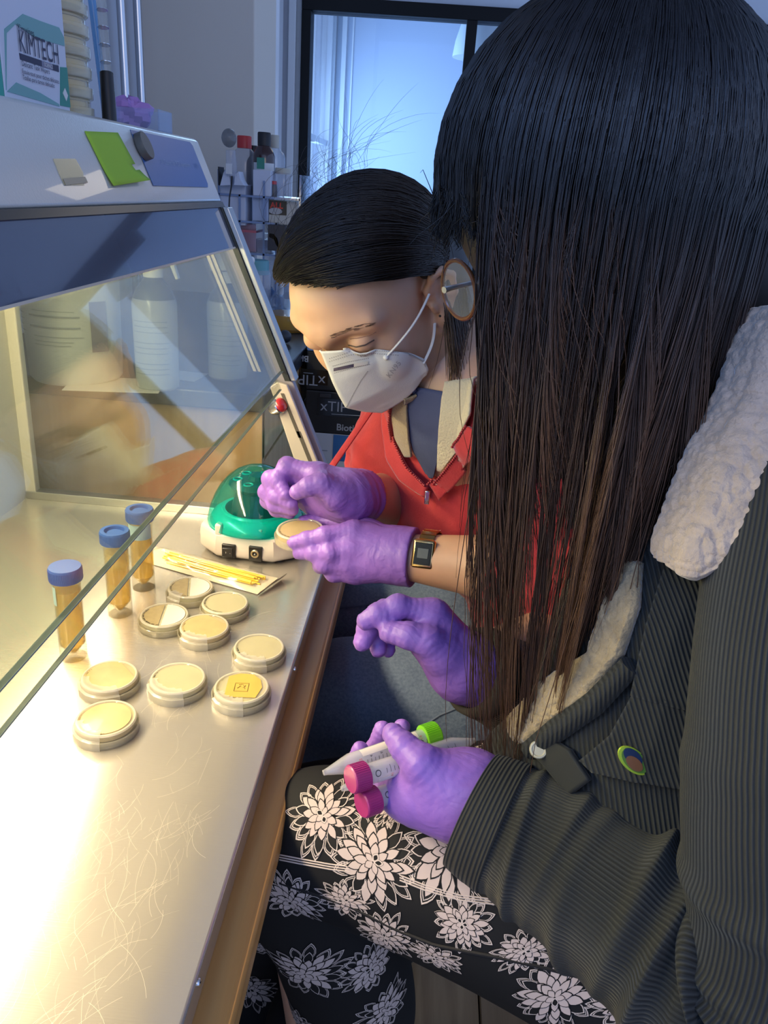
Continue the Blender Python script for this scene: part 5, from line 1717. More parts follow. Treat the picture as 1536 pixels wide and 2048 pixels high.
def dots(pts, n, w=2.4, h=1.6):
    P = np.asarray(pts, float)
    s_ = np.r_[0, np.cumsum(np.sqrt((np.diff(P, axis=0) ** 2).sum(1)))]
    for t in np.linspace(0, s_[-1], n):
        x, y = np.interp(t, s_, P[:, 0]), np.interp(t, s_, P[:, 1])
        a, b, c, d_ = [on_mask(x + dx, y + dy) for dx, dy in ((-w / 2, -h / 2), (w / 2, -h / 2), (w / 2, h / 2), (-w / 2, h / 2))]
        wd.add([a, b, c, d_], [(0, 1, 2, 3)])
dots([(660, 716), (700, 703), (745, 700), (795, 704)], 32)
dots([(660, 722), (700, 709), (745, 706), (795, 710)], 32)
dots([(800, 700), (826, 706), (846, 718), (850, 730)], 26, 1.4, 7)
dots([(667, 731), (700, 722), (736, 716)], 20)
dots([(670, 745), (702, 736), (738, 728)], 20)
dots([(735, 742), (722, 760), (708, 785), (694, 812)], 30, 2.2, 2.0)
wo = wd.build('weld_dots', M_weld, mask_o, smooth=False)
wo['kind'] = 'stuff'
nc = MB()
for (x0, y0, x1, y1, m_, nm) in ((668, 738, 708, 729, mat('clip_dark_reflection', (0.10, 0.09, 0.16), 0.25, 0.6), 'nose_clip'), (708, 729, 736, 724, mat('clip_bright_reflection', (0.82, 0.78, 0.68), 0.3, 0.3), 'nose_clip')):  # one metal strip; its dark and bright reflections are painted as two colours
    b_ = MB()
    n = 8
    vs = []
    for i in range(n + 1):
        x, y = x0 + (x1 - x0) * i / n, y0 + (y1 - y0) * i / n
        vs += [on_mask(x, y - 3.2, 0.0016), on_mask(x, y + 3.2, 0.0016)]
    b_.add(vs, [(2 * i, 2 * i + 1, 2 * i + 3, 2 * i + 2) for i in range(n)])
    o = b_.build(nm, m_, mask_o)
# KN95 pressed into the cheek panel, running up the slope; grey letters paint its shade
ang = math.radians(-52)
def kn(co):
    x, y = co.x * 1000, co.y * 1000
    px = 779 + x * math.cos(ang) - (-y) * math.sin(ang) * 1.0
    py = 755 + x * math.sin(ang) + (-y) * math.cos(ang) * 1.0
    return on_mask(px, py, 0.0012)
text('mask_emboss', 'KN95', 0.0145, Matrix.Identity(4), mat('emboss_shade', (0.42, 0.38, 0.37), 0.8), mask_o, warp=kn, spacing=1.1)
M_elastic = mat('white_elastic', (0.72, 0.69, 0.68), 0.7)
def strap(p0, p1, bow, name, n=14):
    a, b = Vector(p0), Vector(p1)
    P = []
    for i in range(n + 1):
        t = i / n
        q = a.lerp(b, t) + Vector(HL) * (bow * math.sin(math.pi * t))
        P.append(q)
    return MB().tube(P, 0.0020, 8, flat=0.6).build(name, M_elastic, person1)
eh = lambda px, py, off=0.003: (lambda r: r[0] + r[1] * off)(hit(bvh_head, px, py))
strap(on_mask(773, 712, 0.001), eh(856, 585, 0.004), 0.006, 'ear_loop')
strap(on_mask(846, 726, 0.001), eh(873, 645, 0.003), 0.004, 'ear_loop')
MB().ball(on_mask(772, 714, 0.001), 0.003, 8).build('loop_weld', M_elastic, mask_o)

# --- hair: a combed mass and strands over it
M_hair1 = hair_mat('dark_brown_hair', (0.010, 0.007, 0.006), (0.035, 0.018, 0.010), 0.36, 0.4, 1.0)
hc = Sculpt(0.003)
EC, ER = np.array([-0.010, 0.0, 0.049]), np.array([0.0985, 0.0850, 0.0830])
hc.ell(hl(*EC), ER * HS * 0.985, HR, 0.01)
hc.ell(hl(-0.065, 0.02, 0.010), np.array([0.050, 0.064, 0.060]) * HS, HR, 0.03)
hc.ell(hl(0.036, -0.024, 0.076), np.array([0.040, 0.042, 0.032]) * HS, HR, 0.03)
# cleared for the face and below the sideswept edge
nface = nrm(0.62 * HF - 0.78 * HU)
def below(P):
    l = ((P - H0) @ HR.T) / HS
    x, y, z = l[..., 0], l[..., 1], l[..., 2]
    edge = np.where(x > 0.0, 0.040 + 0.55 * x, 0.036 + 1.1 * x)
    edge = edge + np.where(x > 0.02, 0.45 * np.clip(0.02 - y, 0, 0.08), 0)
    edge = np.maximum(edge, -0.075)
    return (z - edge) * 0.8
hc._add(hl(-0.2, -0.2, -0.2) * 0 + H0 - 0.22, H0 + 0.22, below, 0.012, '-')
V, Q = hc.mesh()
hair1 = mesh_np('hair', V, Q, mat('hair_mass_brown', (0.009, 0.0065, 0.006), 0.45), person1)
def bez(P0, P1, P2, P3, k):
    t = np.linspace(0, 1, k)[None, :, None]
    P0, P1, P2, P3 = [np.asarray(p)[:, None, :] for p in (P0, P1, P2, P3)]
    return (1 - t) ** 3 * P0 + 3 * (1 - t) ** 2 * t * P1 + 3 * (1 - t) * t * t * P2 + t ** 3 * P3
def on_mass(L, lift):
    q = (L - EC) / ER
    r = np.linalg.norm(q, axis=-1, keepdims=True)
    return EC + q / r * (1.0 + lift) * ER
n = 4200
s_ = nrs.rand(n) ** 0.85
sd = np.ones(n)
def key(vals):
    vals = np.asarray(vals, float)
    return np.stack([np.interp(s_, [0, 0.30, 0.55, 0.78, 1.0], vals[:, j]) for j in range(3)], 1)
P0 = key([(0.080, 0.045, 0.086), (0.092, -0.012, 0.100), (0.066, -0.060, 0.088), (0.020, -0.088, 0.070), (-0.075, -0.075, 0.050)])
P1 = key([(0.062, 0.074, 0.076), (0.098, 0.050, 0.110), (0.070, -0.015, 0.165), (0.000, -0.030, 0.180), (-0.110, -0.030, 0.150)])
P2 = key([(0.018, 0.090, 0.056), (0.025, 0.105, 0.085), (-0.015, 0.090, 0.125), (-0.060, 0.080, 0.135), (-0.130, 0.060, 0.090)])
P3 = key([(-0.035, 0.088, 0.034), (-0.045, 0.090, 0.026), (-0.060, 0.085, 0.018), (-0.085, 0.070, 0.010), (-0.105, 0.045, 0.010)])
for A_, w in ((P0, 0.006), (P1, 0.008), (P2, 0.010), (P3, 0.012)):
    A_ += nrs.normal(0, w * 0.5, A_.shape)
    A_[:, 1] *= sd
L = bez(P0, P1, P2, P3, 16)
frontal = 0.085 * np.exp(-((s_ - 0.45) / 0.22) ** 2)[:, None] * (1 - np.linspace(0, 1, 16))[None] ** 0.8
L = on_mass(L, frontal[:, :, None] + (0.0 + 0.045 * nrs.rand(n) ** 2)[:, None, None] + 0.012 * np.sin(s_ * 60)[:, None, None])
W_ = H0 + HS * (L @ HR)
strands('hair_strand', W_, 0.00055 + 0.0003 * nrs.rand(n), M_hair1, person1)['kind'] = 'stuff'
# loose hair behind the ear and down the neck
n = 420
u = nrs.rand(n)
P0 = np.stack([-0.035 - 0.06 * u, 0.075 - 0.02 * u, 0.030 + 0.02 * nrs.rand(n)], 1)
a = H0 + HS * (P0 @ HR)
b = np.array([D(905 + 40 * uu + 8 * nrs.randn(), 640 + 20 * nrs.rand(), 0.82 + 0.05 * uu) for uu in u])
c = np.array([D(912 + 40 * uu + 14 * nrs.randn(), 740 + 100 * nrs.rand(), 0.85 + 0.05 * uu) for uu in u])
d_ = c + np.array([0.0, 0.0, -0.05]) * nrs.rand(n)[:, None]
strands('loose_hair', bez(a, b * 0.5 + a * 0.5, b, d_, 12), 0.00045, hair_mat('brown_wisps', (0.02, 0.012, 0.009), (0.12, 0.06, 0.03), 0.4, 0.2, 1.0), person1)['kind'] = 'stuff'
n = 60                                                  # flyaways against the window
u = nrs.rand(n)
P0 = np.stack([0.10 - 0.16 * u, -0.03 + 0.06 * nrs.rand(n), 0.130 + 0.01 * nrs.rand(n)], 1)
P1 = P0 + np.stack([0.01 * nrs.randn(n), 0.02 * nrs.randn(n), 0.025 + 0.02 * nrs.rand(n)], 1)
P2 = P1 + np.stack([-0.03 + 0.02 * nrs.randn(n), 0.02 * nrs.randn(n), -0.005 + 0.012 * nrs.randn(n)], 1)
P3 = P2 + np.stack([-0.03 + 0.02 * nrs.randn(n), 0.02 * nrs.randn(n), -0.02 * nrs.rand(n)], 1)
strands('flyaway_hair', H0 + HS * (bez(P0, P1, P2, P3, 10) @ HR), 0.00016, M_hair1, person1)['kind'] = 'stuff'

# --- red jacket
M_red_cloth = mat('red_fleece_cloth', (0.44, 0.026, 0.034), 0.85, bump=0.2, bscale=500, sheen=0.3, var=0.08, vscale=30)
M_rib = mat('dark_red_rib', (0.20, 0.010, 0.014), 0.85, bump=0.4, bscale=260, sheen=0.2)
jk_ = Sculpt(0.0042, 0.02)
CH = D(905, 960, 1.00)
jk_.cap(PEL + np.array([-0.03, 0, 0.05]), NB + np.array([0.05, 0.04, -0.10]), 0.150, 0.100, 0.06)
jk_.cap(LS, RS, 0.064, 0.052, 0.06)
jk_.cap(D(860, 900, 1.06), D(960, 1020, 1.03), 0.085, 0.10, 0.05)
jk_.chain([LS, LS * 0.5 + LE * 0.5, LE, LE * 0.62 + LWR * 0.38], [0.066, 0.062, 0.060, 0.054], 0.03, wr=(0.0022, 0.05, 0.3))
jk_.chain([RS, D(786, 925, 1.09), D(812, 985, 1.085)], [0.056, 0.058, 0.057], 0.03, wr=(0.0030, 0.042, 1.2))
jk_.cap(D(812, 980, 1.09), D(828, 1010, 1.075), 0.058, 0.055, 0.03)
RCD = nrm(RWR - D(850, 1000, 1.12))
def folds(P):
    return 0.0022 * np.sin(P[:, 0] * 95 + 30 * P[:, 2] + 3 * np.sin(P[:, 1] * 40)) * np.sin(P[:, 2] * 60 + P[:, 1] * 45)
V, Q = jk_.mesh(folds)
jacket1 = mesh_np('jacket', V, Q, M_red_cloth, person1)
bvh_jk = bvh_np(V, Q)
bvh_chest = bvh_np(*join_np([(V, Q), head_part, body_part]))
# rolled rib at the far cuff and near cuff
def ring_band(name, c, ax, r, w, m, parent, th=0.006, n=36, sq=(1, 1)):
    M_ = Matrix.Translation(Vector(c)) @ Vector(ax).to_track_quat('Z', 'Y').to_matrix().to_4x4() @ Matrix.Diagonal((sq[0], sq[1], 1, 1))
    return MB().lathe([(r - th, -w), (r, -w * 0.8), (r + th * 0.4, 0), (r, w * 0.8), (r - th, w), (r - th * 1.3, 0)], n, M_, close=True).build(name, m, parent, angle=180)
ring_band('cuff', D(812, 1004, 1.045), RCD, 0.052, 0.016, M_rib, jacket1)
lc_ = LE * 0.60 + LWR * 0.40
ring_band('cuff', lc_, nrm(LWR - LE), 0.052, 0.014, M_rib, jacket1)
M_tee = mat('navy_tshirt', (0.055, 0.065, 0.14), 0.85, bump=0.2, bscale=420, var=0.15, vscale=18)
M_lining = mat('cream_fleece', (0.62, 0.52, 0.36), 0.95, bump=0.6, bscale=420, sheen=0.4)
M_lining_shade = mat('shaded_fleece', (0.34, 0.24, 0.14), 0.95, bump=0.6, bscale=420, sheen=0.4)  # the same lining in shadow, its shade painted as a darker tan
patch('tshirt', bvh_chest, ([(822, 770), (820, 800), (822, 850), (834, 895), (866, 955)], [(925, 790), (905, 830), (892, 860), (884, 900), (872, 955)]), M_tee, jacket1, off=0.006, thick=0.002)
patch('fleece_lining', bvh_chest, ([(800, 785), (800, 830), (806, 870), (824, 905)], [(826, 775), (826, 820), (830, 868), (836, 905)]), M_lining_shade, jacket1, off=0.010, thick=0.003)
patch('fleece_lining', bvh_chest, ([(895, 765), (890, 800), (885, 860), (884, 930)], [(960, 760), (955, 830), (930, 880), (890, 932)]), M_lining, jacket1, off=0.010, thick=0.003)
patch('zip_placket', bvh_chest, ([(803, 795), (798, 840), (806, 890), (830, 932), (868, 972)], [(778, 815), (780, 860), (788, 915), (816, 958), (866, 990)]), M_red_cloth, jacket1, off=0.012, thick=0.004, nv=8)
patch('zip_placket', bvh_chest, ([(872, 966), (895, 935), (925, 895), (955, 850)], [(885, 995), (915, 960), (950, 915), (980, 868)]), M_red_cloth, jacket1, off=0.012, thick=0.004, nv=8)
zp = MB()
for pts in ([(804, 795), (799, 840), (807, 888), (831, 930), (868, 970)], [(871, 966), (895, 934), (925, 893), (954, 849)]):
    P = np.asarray(pts, float)
    s2 = np.r_[0, np.cumsum(np.sqrt((np.diff(P, axis=0) ** 2).sum(1)))]
    for t in np.arange(0, s2[-1], 4.2):
        x, y = np.interp(t, s2, P[:, 0]), np.interp(t, s2, P[:, 1])
        p, nn = hit(bvh_chest, x, y)
        zp.ball(p + nn * 0.015, 0.0016, 5)
zo = zp.build('zip_teeth', mat('red_zip', (0.30, 0.02, 0.03), 0.4), jacket1)
zo['kind'] = 'stuff'
p, nn = hit(bvh_jk, 872, 984)
MB().box((-0.003, -0.0015, -0.011), (0.003, 0.0015, 0.006), Matrix.Translation(p + nn * 0.02)).build('zip_pull', M_chrome, jacket1, bevel=0.001)
# drawstring hanging straight from the collar
MB().tube([D(745, 815, 0.99), D(700, 880, 0.985), D(662, 935, 0.98), D(640, 970, 0.98)], 0.0058, 10, flat=0.45).build('drawstring', M_red_cloth, jacket1)

# --- jeans
def denim(name, base, worn):
    m = mat(name, base, 0.85, bump=0.35, bscale=700, sheen=0.15)
    nt = m.node_tree
    b = nt.nodes['Principled BSDF']
    tc = nt.nodes.new('ShaderNodeTexCoord')
    n = nt.nodes.new('ShaderNodeTexNoise')
    n.inputs['Scale'].default_value = 260
    n.inputs['Detail'].default_value = 4
    n2 = nt.nodes.new('ShaderNodeTexNoise')
    n2.inputs['Scale'].default_value = 7
    ad = nt.nodes.new('ShaderNodeMath'); ad.operation = 'ADD'
    nt.links.new(tc.outputs['Object'], n.inputs['Vector'])
    nt.links.new(tc.outputs['Object'], n2.inputs['Vector'])
    nt.links.new(n.outputs['Fac'], ad.inputs[0]); nt.links.new(n2.outputs['Fac'], ad.inputs[1])
    r = nt.nodes.new('ShaderNodeMapRange')
    r.inputs['From Min'].default_value = 0.7; r.inputs['From Max'].default_value = 1.35
    nt.links.new(ad.outputs[0], r.inputs['Value'])
    mx = nt.nodes.new('ShaderNodeMix'); mx.data_type = 'RGBA'
    mx.inputs[6].default_value = tuple(base) + (1,); mx.inputs[7].default_value = tuple(worn) + (1,)
    nt.links.new(r.outputs['Result'], mx.inputs[0])
    nt.links.new(mx.outputs[2], b.inputs['Base Color'])
    return m
M_denim = denim('blue_denim', (0.065, 0.10, 0.17), (0.17, 0.22, 0.29))
jn = Sculpt(0.0052, 0.02)
jn.chain([HIPL, HIPL * 0.5 + KL * 0.5, KL], [0.100, 0.094, 0.083], 0.04)
jn.chain([KL, KL * 0.5 + AL * 0.5, AL], [0.083, 0.075, 0.070], 0.03)
jn.chain([HIPR, HIPR * 0.5 + KR * 0.5, KR], [0.100, 0.092, 0.080], 0.04)
jn.chain([KR, KR * 0.5 + AR * 0.5, AR], [0.080, 0.072, 0.066], 0.03)
jn.cap(HIPL, HIPR, 0.105, 0.105, 0.05)
jn.cap(PEL, PEL + np.array([-0.01, 0, 0.09]), 0.13, 0.12, 0.05)
def jfold(P):
    return 0.0016 * np.sin(P[:, 2] * 70 + 25 * P[:, 0]) * np.sin(P[:, 1] * 45 + P[:, 0] * 30)
V, Q = jn.mesh(jfold)
jeans = mesh_np('jeans', V, Q, M_denim, person1)
bvh_jn = bvh_np(V, Q)
line_on('seam', bvh_jn, [(670, 1216), (760, 1208), (830, 1205), (905, 1212)], mat('denim_seam', (0.10, 0.13, 0.19), 0.9), jeans, 0.0016, 0.0004)
line_on('seam', bvh_jn, [(850, 1450), (880, 1430), (925, 1412), (980, 1400)], MATS['denim_seam'], jeans, 0.0016, 0.0004)
MB().tube([D(800, 1062, 1.06), D(835, 1052, 1.05), D(860, 1048, 1.05)], [0.012, 0.014, 0.012], 10).build('shirt_hem', mat('pale_blue_cloth', (0.30, 0.45, 0.72), 0.8), jacket1)
for q, (an, nm) in enumerate(((AL, 'shoe'), (AR, 'shoe'))):
    sh = Sculpt(0.005)
    sh.cap(an + np.array([0.02, 0, -0.045]), an + np.array([-0.16, 0.01, -0.055]), 0.042, 0.034, 0.02)
    sh.cap(an + np.array([0.02, 0, -0.03]), an + np.array([0.01, 0, 0.03]), 0.042, 0.04, 0.02)
    V, Q = sh.mesh()
    V[:, 2] = np.maximum(V[:, 2], 0.001)
    mesh_np('shoe', V, Q, mat('dark_shoe', (0.03, 0.032, 0.03), 0.5), person1)

# --- gloves
mm = 0.001
dA = 0.930
fA = lambda px, py, d=0.0: D(px, py, dA + d)
fingersA = [
    ([fA(632, 946, 0.0), fA(574, 931, 0.004), fA(554, 958, 0.002), fA(571, 988, -0.004)], [0.0105, 0.0102, 0.0092, 0.0082]),
    ([fA(604, 944, 0.018), fA(541, 958, 0.014), fA(552, 992, 0.008), fA(582, 1007, 0.002)], [0.0105, 0.0102, 0.0092, 0.0083]),
    ([fA(596, 962, 0.034), fA(533, 984, 0.026), fA(550, 1010, 0.018), fA(585, 1019, 0.010)], [0.0102, 0.0098, 0.0088, 0.0080]),
    ([fA(598, 985, 0.048), fA(536, 1002, 0.040), fA(553, 1020, 0.030), fA(580, 1027, 0.024)], [0.0095, 0.0090, 0.0080, 0.0072])]
thumbA = ([fA(672, 990, -0.022), fA(644, 967, -0.030), fA(618, 973, -0.030), fA(594, 984, -0.024)], [0.0150, 0.0125, 0.0112, 0.0094])
wA = fA(700, 992, 0.012)
palmA = [(wA, fA(640, 952, 0.004), 0.024, 0.017), (wA, fA(612, 956, 0.022), 0.024, 0.017), (wA, fA(606, 974, 0.036), 0.024, 0.016), (wA, fA(612, 994, 0.044), 0.023, 0.015), (fA(672, 985, -0.012), fA(640, 962, -0.014), 0.018, 0.014), (fA(680, 1012, 0.02), fA(632, 1012, 0.036), 0.017, 0.014)]
axA = nrm(RE - wA)
gA = hand(fingersA, thumbA, palmA, wA, (wA - axA * 0.004, wA + axA * 0.030), cuff_r=(0.029, 0.036))
o = mesh_np('glove', *gA.mesh(), M_glove, person1)

dB = 0.905
fB = lambda px, py, d=0.0: D(px, py, dB + d)
fingersB = [
    ([fB(702, 1062, -0.006), fB(650, 1070, -0.010), fB(614, 1079, -0.004), fB(587, 1085, 0.002)], [0.0112, 0.0098, 0.0090, 0.0080]),
    ([fB(700, 1098, -0.010), fB(660, 1106, -0.014), fB(628, 1106, -0.006), fB(598, 1106, 0.004)], [0.0112, 0.0098, 0.0092, 0.0080]),
    ([fB(690, 1128, -0.006), fB(648, 1128, -0.006), fB(642, 1130, 0.014), fB(668, 1126, 0.030)], [0.0112, 0.0102, 0.0092, 0.0084]),
    ([fB(706, 1146, 0.002), fB(668, 1147, 0.004), fB(664, 1146, 0.022), fB(688, 1140, 0.034)], [0.0105, 0.0096, 0.0085, 0.0078])]
thumbB = ([fB(745, 1070, 0.030), fB(690, 1044, 0.048), fB(640, 1040, 0.058), fB(607, 1046, 0.050)], [0.0150, 0.0125, 0.0108, 0.0095])
wB = fB(806, 1112, 0.002)
palmB = [(wB, fB(712, 1068, 0.0), 0.027, 0.0165), (wB, fB(708, 1098, -0.002), 0.026, 0.0165), (wB, fB(704, 1124, 0.0), 0.026, 0.0165), (wB, fB(716, 1142, 0.006), 0.025, 0.0155), (wB, fB(735, 1068, 0.026), 0.024, 0.018)]
axB = nrm(LE - LWR)
gB = hand(fingersB, thumbB, palmB, wB, (wB - axB * 0.004, wB + axB * 0.014), cuff_r=(0.028, 0.032))
o = mesh_np('glove', *gB.mesh(), M_glove, person1)
dA_ = nrm(D(600, 1072, 0.94) - D(600, 1000, 0.94))
dish('petri_dish', D(601, 1079, 0.932), 'buff agar petri dish held up between gloved fingers above the centrifuge', 'amber', 0.4, None, None, Matrix.Rotation(math.radians(-4), 4, 'Y') @ Matrix.Rotation(math.radians(3), 4, 'X'))

# --- gold watch
wc = LWR * 0.90 + LE * 0.10 + 0
wax = nrm(LE - LWR)
tocam = nrm(CAM - wc); tocam = nrm(tocam - wax * (tocam @ wax))
side_ = np.cross(tocam, wax)
wp = D(847, 1108, 0.872)
WM = frame(wp, side_ * -1, wax * -1)
wt = MB().box((-0.0165, -0.0135, -0.0035), (0.0165, 0.0135, 0.0035), WM)
M_gold = mat('gold', (0.66, 0.46, 0.20), 0.22, 1.0)
wo_ = wt.build('wristwatch', M_gold, person1, bevel=0.004, seg=3, label='gold digital wristwatch with a black face')
fz = 1 if (Vector(tocam).dot(WM.to_3x3().col[2]) > 0) else -1
a_, b_ = (0.0030, 0.0042) if fz > 0 else (-0.0042, -0.0030)
MB().box((-0.0128, -0.0100, a_), (0.0128, 0.0100, b_), WM).build('watch_face', mat('watch_black', (0.006, 0.006, 0.007), 0.12), wo_, bevel=0.0015)
MB().box((-0.006, -0.0062, b_ * 1.02 if fz > 0 else a_ * 1.02), (0.005, 0.0062, (b_ if fz > 0 else a_) * 1.08), WM).build('watch_display', mat('lcd_grey', (0.05, 0.055, 0.05), 0.3), wo_)
cw = wp - tocam * 0.031
links = MB()
nl = 26
for k in range(nl):
    a = 2 * math.pi * k / nl
    if math.cos(a) > 0.86:
        continue
    q = Vector(cw) + Vector(tocam) * (math.cos(a) * 0.0312) + Vector(side_) * (math.sin(a) * 0.0290)
    T_ = frame(q, wax, Vector(side_) * math.cos(a) - Vector(tocam) * math.sin(a))
    links.box((-0.0085, -0.0030, -0.0011), (0.0085, 0.0030, 0.0011), T_)
links.build('watch_bracelet', M_gold, wo_, smooth=False)
# ================================================================ the woman in the black corduroy jacket
SK = D(1210, 352, 0.555)                                # middle of her skull
H2F = nrm(camv([-0.80, -0.52, -0.20]))
H2U = camv([-0.42, 0.86, 0.10]); H2U = nrm(H2U - H2F * (H2U @ H2F))
H2L = np.cross(H2U, H2F)
H2R = np.array([H2F, H2L, H2U])
H2S = 1.0
H2O = SK - H2S * (0.045 * H2U) + CX * 0.035 - CZ * 0.03
def h2(x, y, z): return H2O + H2S * (x * H2F + y * H2L + z * H2U)
PEL2 = np.array([0.40, 0.66, 0.58])
NB2 = np.array([0.235, 0.615, 1.155])
LS2, RS2 = D(1640, 1020, 0.50), np.array([0.22, 0.80, 1.08])
LE2, LW2 = D(1485, 1985, 0.485), D(945, 1592, 0.615)
RE2, RW2 = np.array([0.26, 0.83, 0.84]), D(936, 1332, 0.745)
KN2, KN2R = D(605, 1668, 0.765), D(585, 1640, 0.93)
HP2, HP2R = np.array([0.36, 0.505, 0.665]), np.array([0.38, 0.72, 0.665])
AN2, AN2R = np.array([-0.045, 0.66, 0.10]), np.array([-0.16, 0.84, 0.10])
s2 = Sculpt(0.003)
head_ops(s2, h2, H2R, H2S)
s2.cap(h2(-0.03, 0, -0.02), NB2, 0.052, 0.060, 0.03)
hp_ = s2.mesh()
b2 = Sculpt(0.0065, 0.02)
b2.cap(PEL2, NB2, 0.110, 0.080, 0.05)
b2.cap(LS2, RS2, 0.045, 0.045, 0.06)
b2.chain([LS2, LE2, LW2], [0.042, 0.034, 0.026], 0.02)
b2.chain([RS2, RE2, RW2], [0.042, 0.034, 0.026], 0.02)
for hp, kn, an in ((HP2, KN2, AN2), (HP2R, KN2R, AN2R)):
    b2.chain([hp, kn, an], [0.066, 0.046, 0.034], 0.03)
V, Q = join_np([hp_, b2.mesh()])
person2 = mesh_np('person', V, Q, M_skin)
tag(person2, 'woman with long black hair, black corduroy jacket and flower print trousers', 'person')

# --- corduroy: fine wales along the cloth
def corduroy(name, mode, freq=900.0, vec=(1, 0, 0)):
    m = mat(name, (0.030, 0.031, 0.028), 0.82, sheen=0.12, var=0.12, vscale=14)
    nt = m.node_tree
    b = nt.nodes['Principled BSDF']
    b.inputs['Sheen Tint'].default_value = (0.7, 0.66, 0.56, 1)
    if mode == 'uv':
        src = nt.nodes.new('ShaderNodeUVMap').outputs[0]
    else:
        src = nt.nodes.new('ShaderNodeTexCoord').outputs['Object']
    dt = nt.nodes.new('ShaderNodeVectorMath'); dt.operation = 'DOT_PRODUCT'
    dt.inputs[1].default_value = tuple(freq * v for v in vec)
    nt.links.new(src, dt.inputs[0])
    sn_ = nt.nodes.new('ShaderNodeMath'); sn_.operation = 'SINE'
    nt.links.new(dt.outputs['Value'], sn_.inputs[0])
    r = nt.nodes.new('ShaderNodeMapRange')
    r.inputs['From Min'].default_value = -1.0
    nt.links.new(sn_.outputs[0], r.inputs['Value'])
    bp = nt.nodes.new('ShaderNodeBump')
    bp.inputs['Strength'].default_value = 0.8
    bp.inputs['Distance'].default_value = 0.0016
    nt.links.new(r.outputs['Result'], bp.inputs['Height'])
    nt.links.new(bp.outputs['Normal'], b.inputs['Normal'])
    # the pile shows paler on the ridges than in the grooves
    cr = nt.nodes.new('ShaderNodeValToRGB')
    cr.color_ramp.elements[0].position = 0.15; cr.color_ramp.elements[1].position = 0.9
    cr.color_ramp.elements[0].color = (0.0095, 0.0095, 0.0085, 1)
    cr.color_ramp.elements[1].color = (0.027, 0.027, 0.024, 1)
    nt.links.new(r.outputs['Result'], cr.inputs['Fac'])
    nt.links.new(cr.outputs['Color'], b.inputs['Base Color'])
    return m
M_cord_uv = corduroy('corduroy_sleeve', 'uv', 2 * math.pi * 118, (1, 0, 0))
M_cord_cuff = corduroy('corduroy_cuff', 'uv', 2 * math.pi / 0.0030, (0, 1, 0))
ca = nrm(CX * 0.95 + CY * 0.10)
M_cord = corduroy('corduroy_body', 'object', 2 * math.pi / 0.0030, tuple(ca))
cb_ = nrm(CX * 0.25 + CY * 0.95)
M_cord_h = corduroy('corduroy_flap', 'object', 2 * math.pi / 0.0030, tuple(nrm(CX * 0.95 + CY * 0.25)))

# trunk of the jacket
jt = Sculpt(0.0055, 0.02)
jt.cap(PEL2 + np.array([-0.02, 0.0, 0.03]), NB2 + np.array([0.03, 0.0, -0.08]), 0.155, 0.120, 0.06)
jt.cap(LS2 + np.array([0.02, 0.05, 0]), RS2, 0.070, 0.066, 0.06)
jt.cap(D(1240, 1380, 0.64), D(1180, 1600, 0.66), 0.062, 0.085, 0.06)
jt.cap(D(1330, 1250, 0.60), D(1380, 1600, 0.60), 0.075, 0.085, 0.06)
jt.cap(D(1060, 1545, 0.70), D(1200, 1560, 0.68), 0.040, 0.06, 0.05)
jt.ell(LS2 + CX * 0.03, (0.064,) * 3, None, 0.02)
jt.cap(NB2, h2(-0.03, 0, -0.03), 0.075, 0.062, 0.02, '-')
def jf2(P):
    return 0.0028 * np.sin(P[:, 2] * 42 + P[:, 0] * 30 + 2 * np.sin(P[:, 0] * 25)) * np.cos(P[:, 0] * 22 - P[:, 1] * 18)
V, Q = jt.mesh(jf2)
jacket2 = mesh_np('corduroy_jacket', V, Q, M_cord, person2)
bvh_j2 = bvh_np(V, Q)

# left sleeve, crumpled along the forearm and at the elbow
path = [D(958, 1626, 0.608), D(1010, 1655, 0.600), D(1130, 1725, 0.575), D(1290, 1840, 0.535), D(1420, 1945, 0.505), D(1512, 1975, 0.485), D(1575, 1850, 0.468), D(1580, 1600, 0.462), D(1590, 1350, 0.468), D(1630, 1100, 0.49), LS2]
rad = [0.0470, 0.0500, 0.0560, 0.0600, 0.0620, 0.0600, 0.0600, 0.0610, 0.0600, 0.0640, 0.066]
def sleeve_folds(th, v):
    a = 0.0
    for (v0, w, ph, amp, tilt) in ((0.085, 0.016, 2.2, 0.05, -0.9), (0.13, 0.020, 0.6, 0.055, 0.9), (0.19, 0.022, 1.2, 0.070, -0.7), (0.245, 0.020, 0.2, 0.085, 1.0), (0.30, 0.018, 2.0, 0.090, -0.6), (0.345, 0.016, 0.8, 0.11, 0.7), (0.385, 0.015, 2.6, 0.12, -0.5), (0.425, 0.015, 1.4, 0.11, 0.5), (0.47, 0.018, 0.4, 0.08, -0.8), (0.56, 0.025, 1.9, 0.05, 0.8), (0.70, 0.03, 0.9, 0.04, -0.8)):
        vv = v - v0 - 0.018 * tilt * np.sin(th + ph)
        a = a + amp * 2.3 * np.exp(-(vv / (w * 0.62)) ** 2) * (0.6 + 0.4 * np.cos(th * 1 + ph * 2))
    a = a + 0.015 * np.sin(3 * th + 20 * v) - 0.03 * np.exp(-((v - 0.062) / 0.006) ** 2)
    return a
sl_, SV_, SQ_ = loft('sleeve', path, rad, M_cord_uv, jacket2, 180, 440, disp=sleeve_folds, up0=CY)
bvh_sl = bvh_np(SV_, SQ_)
cf_, cv_, cq_ = loft('cuff', [D(944, 1618, 0.611), D(968, 1632, 0.607), D(1012, 1656, 0.600)], [0.0472, 0.0496, 0.0522], M_cord_cuff, sl_, 120, 24, up0=CY)
so_ = cf_.modifiers.new('thickness', 'SOLIDIFY'); so_.thickness = 0.003; so_.offset = -1
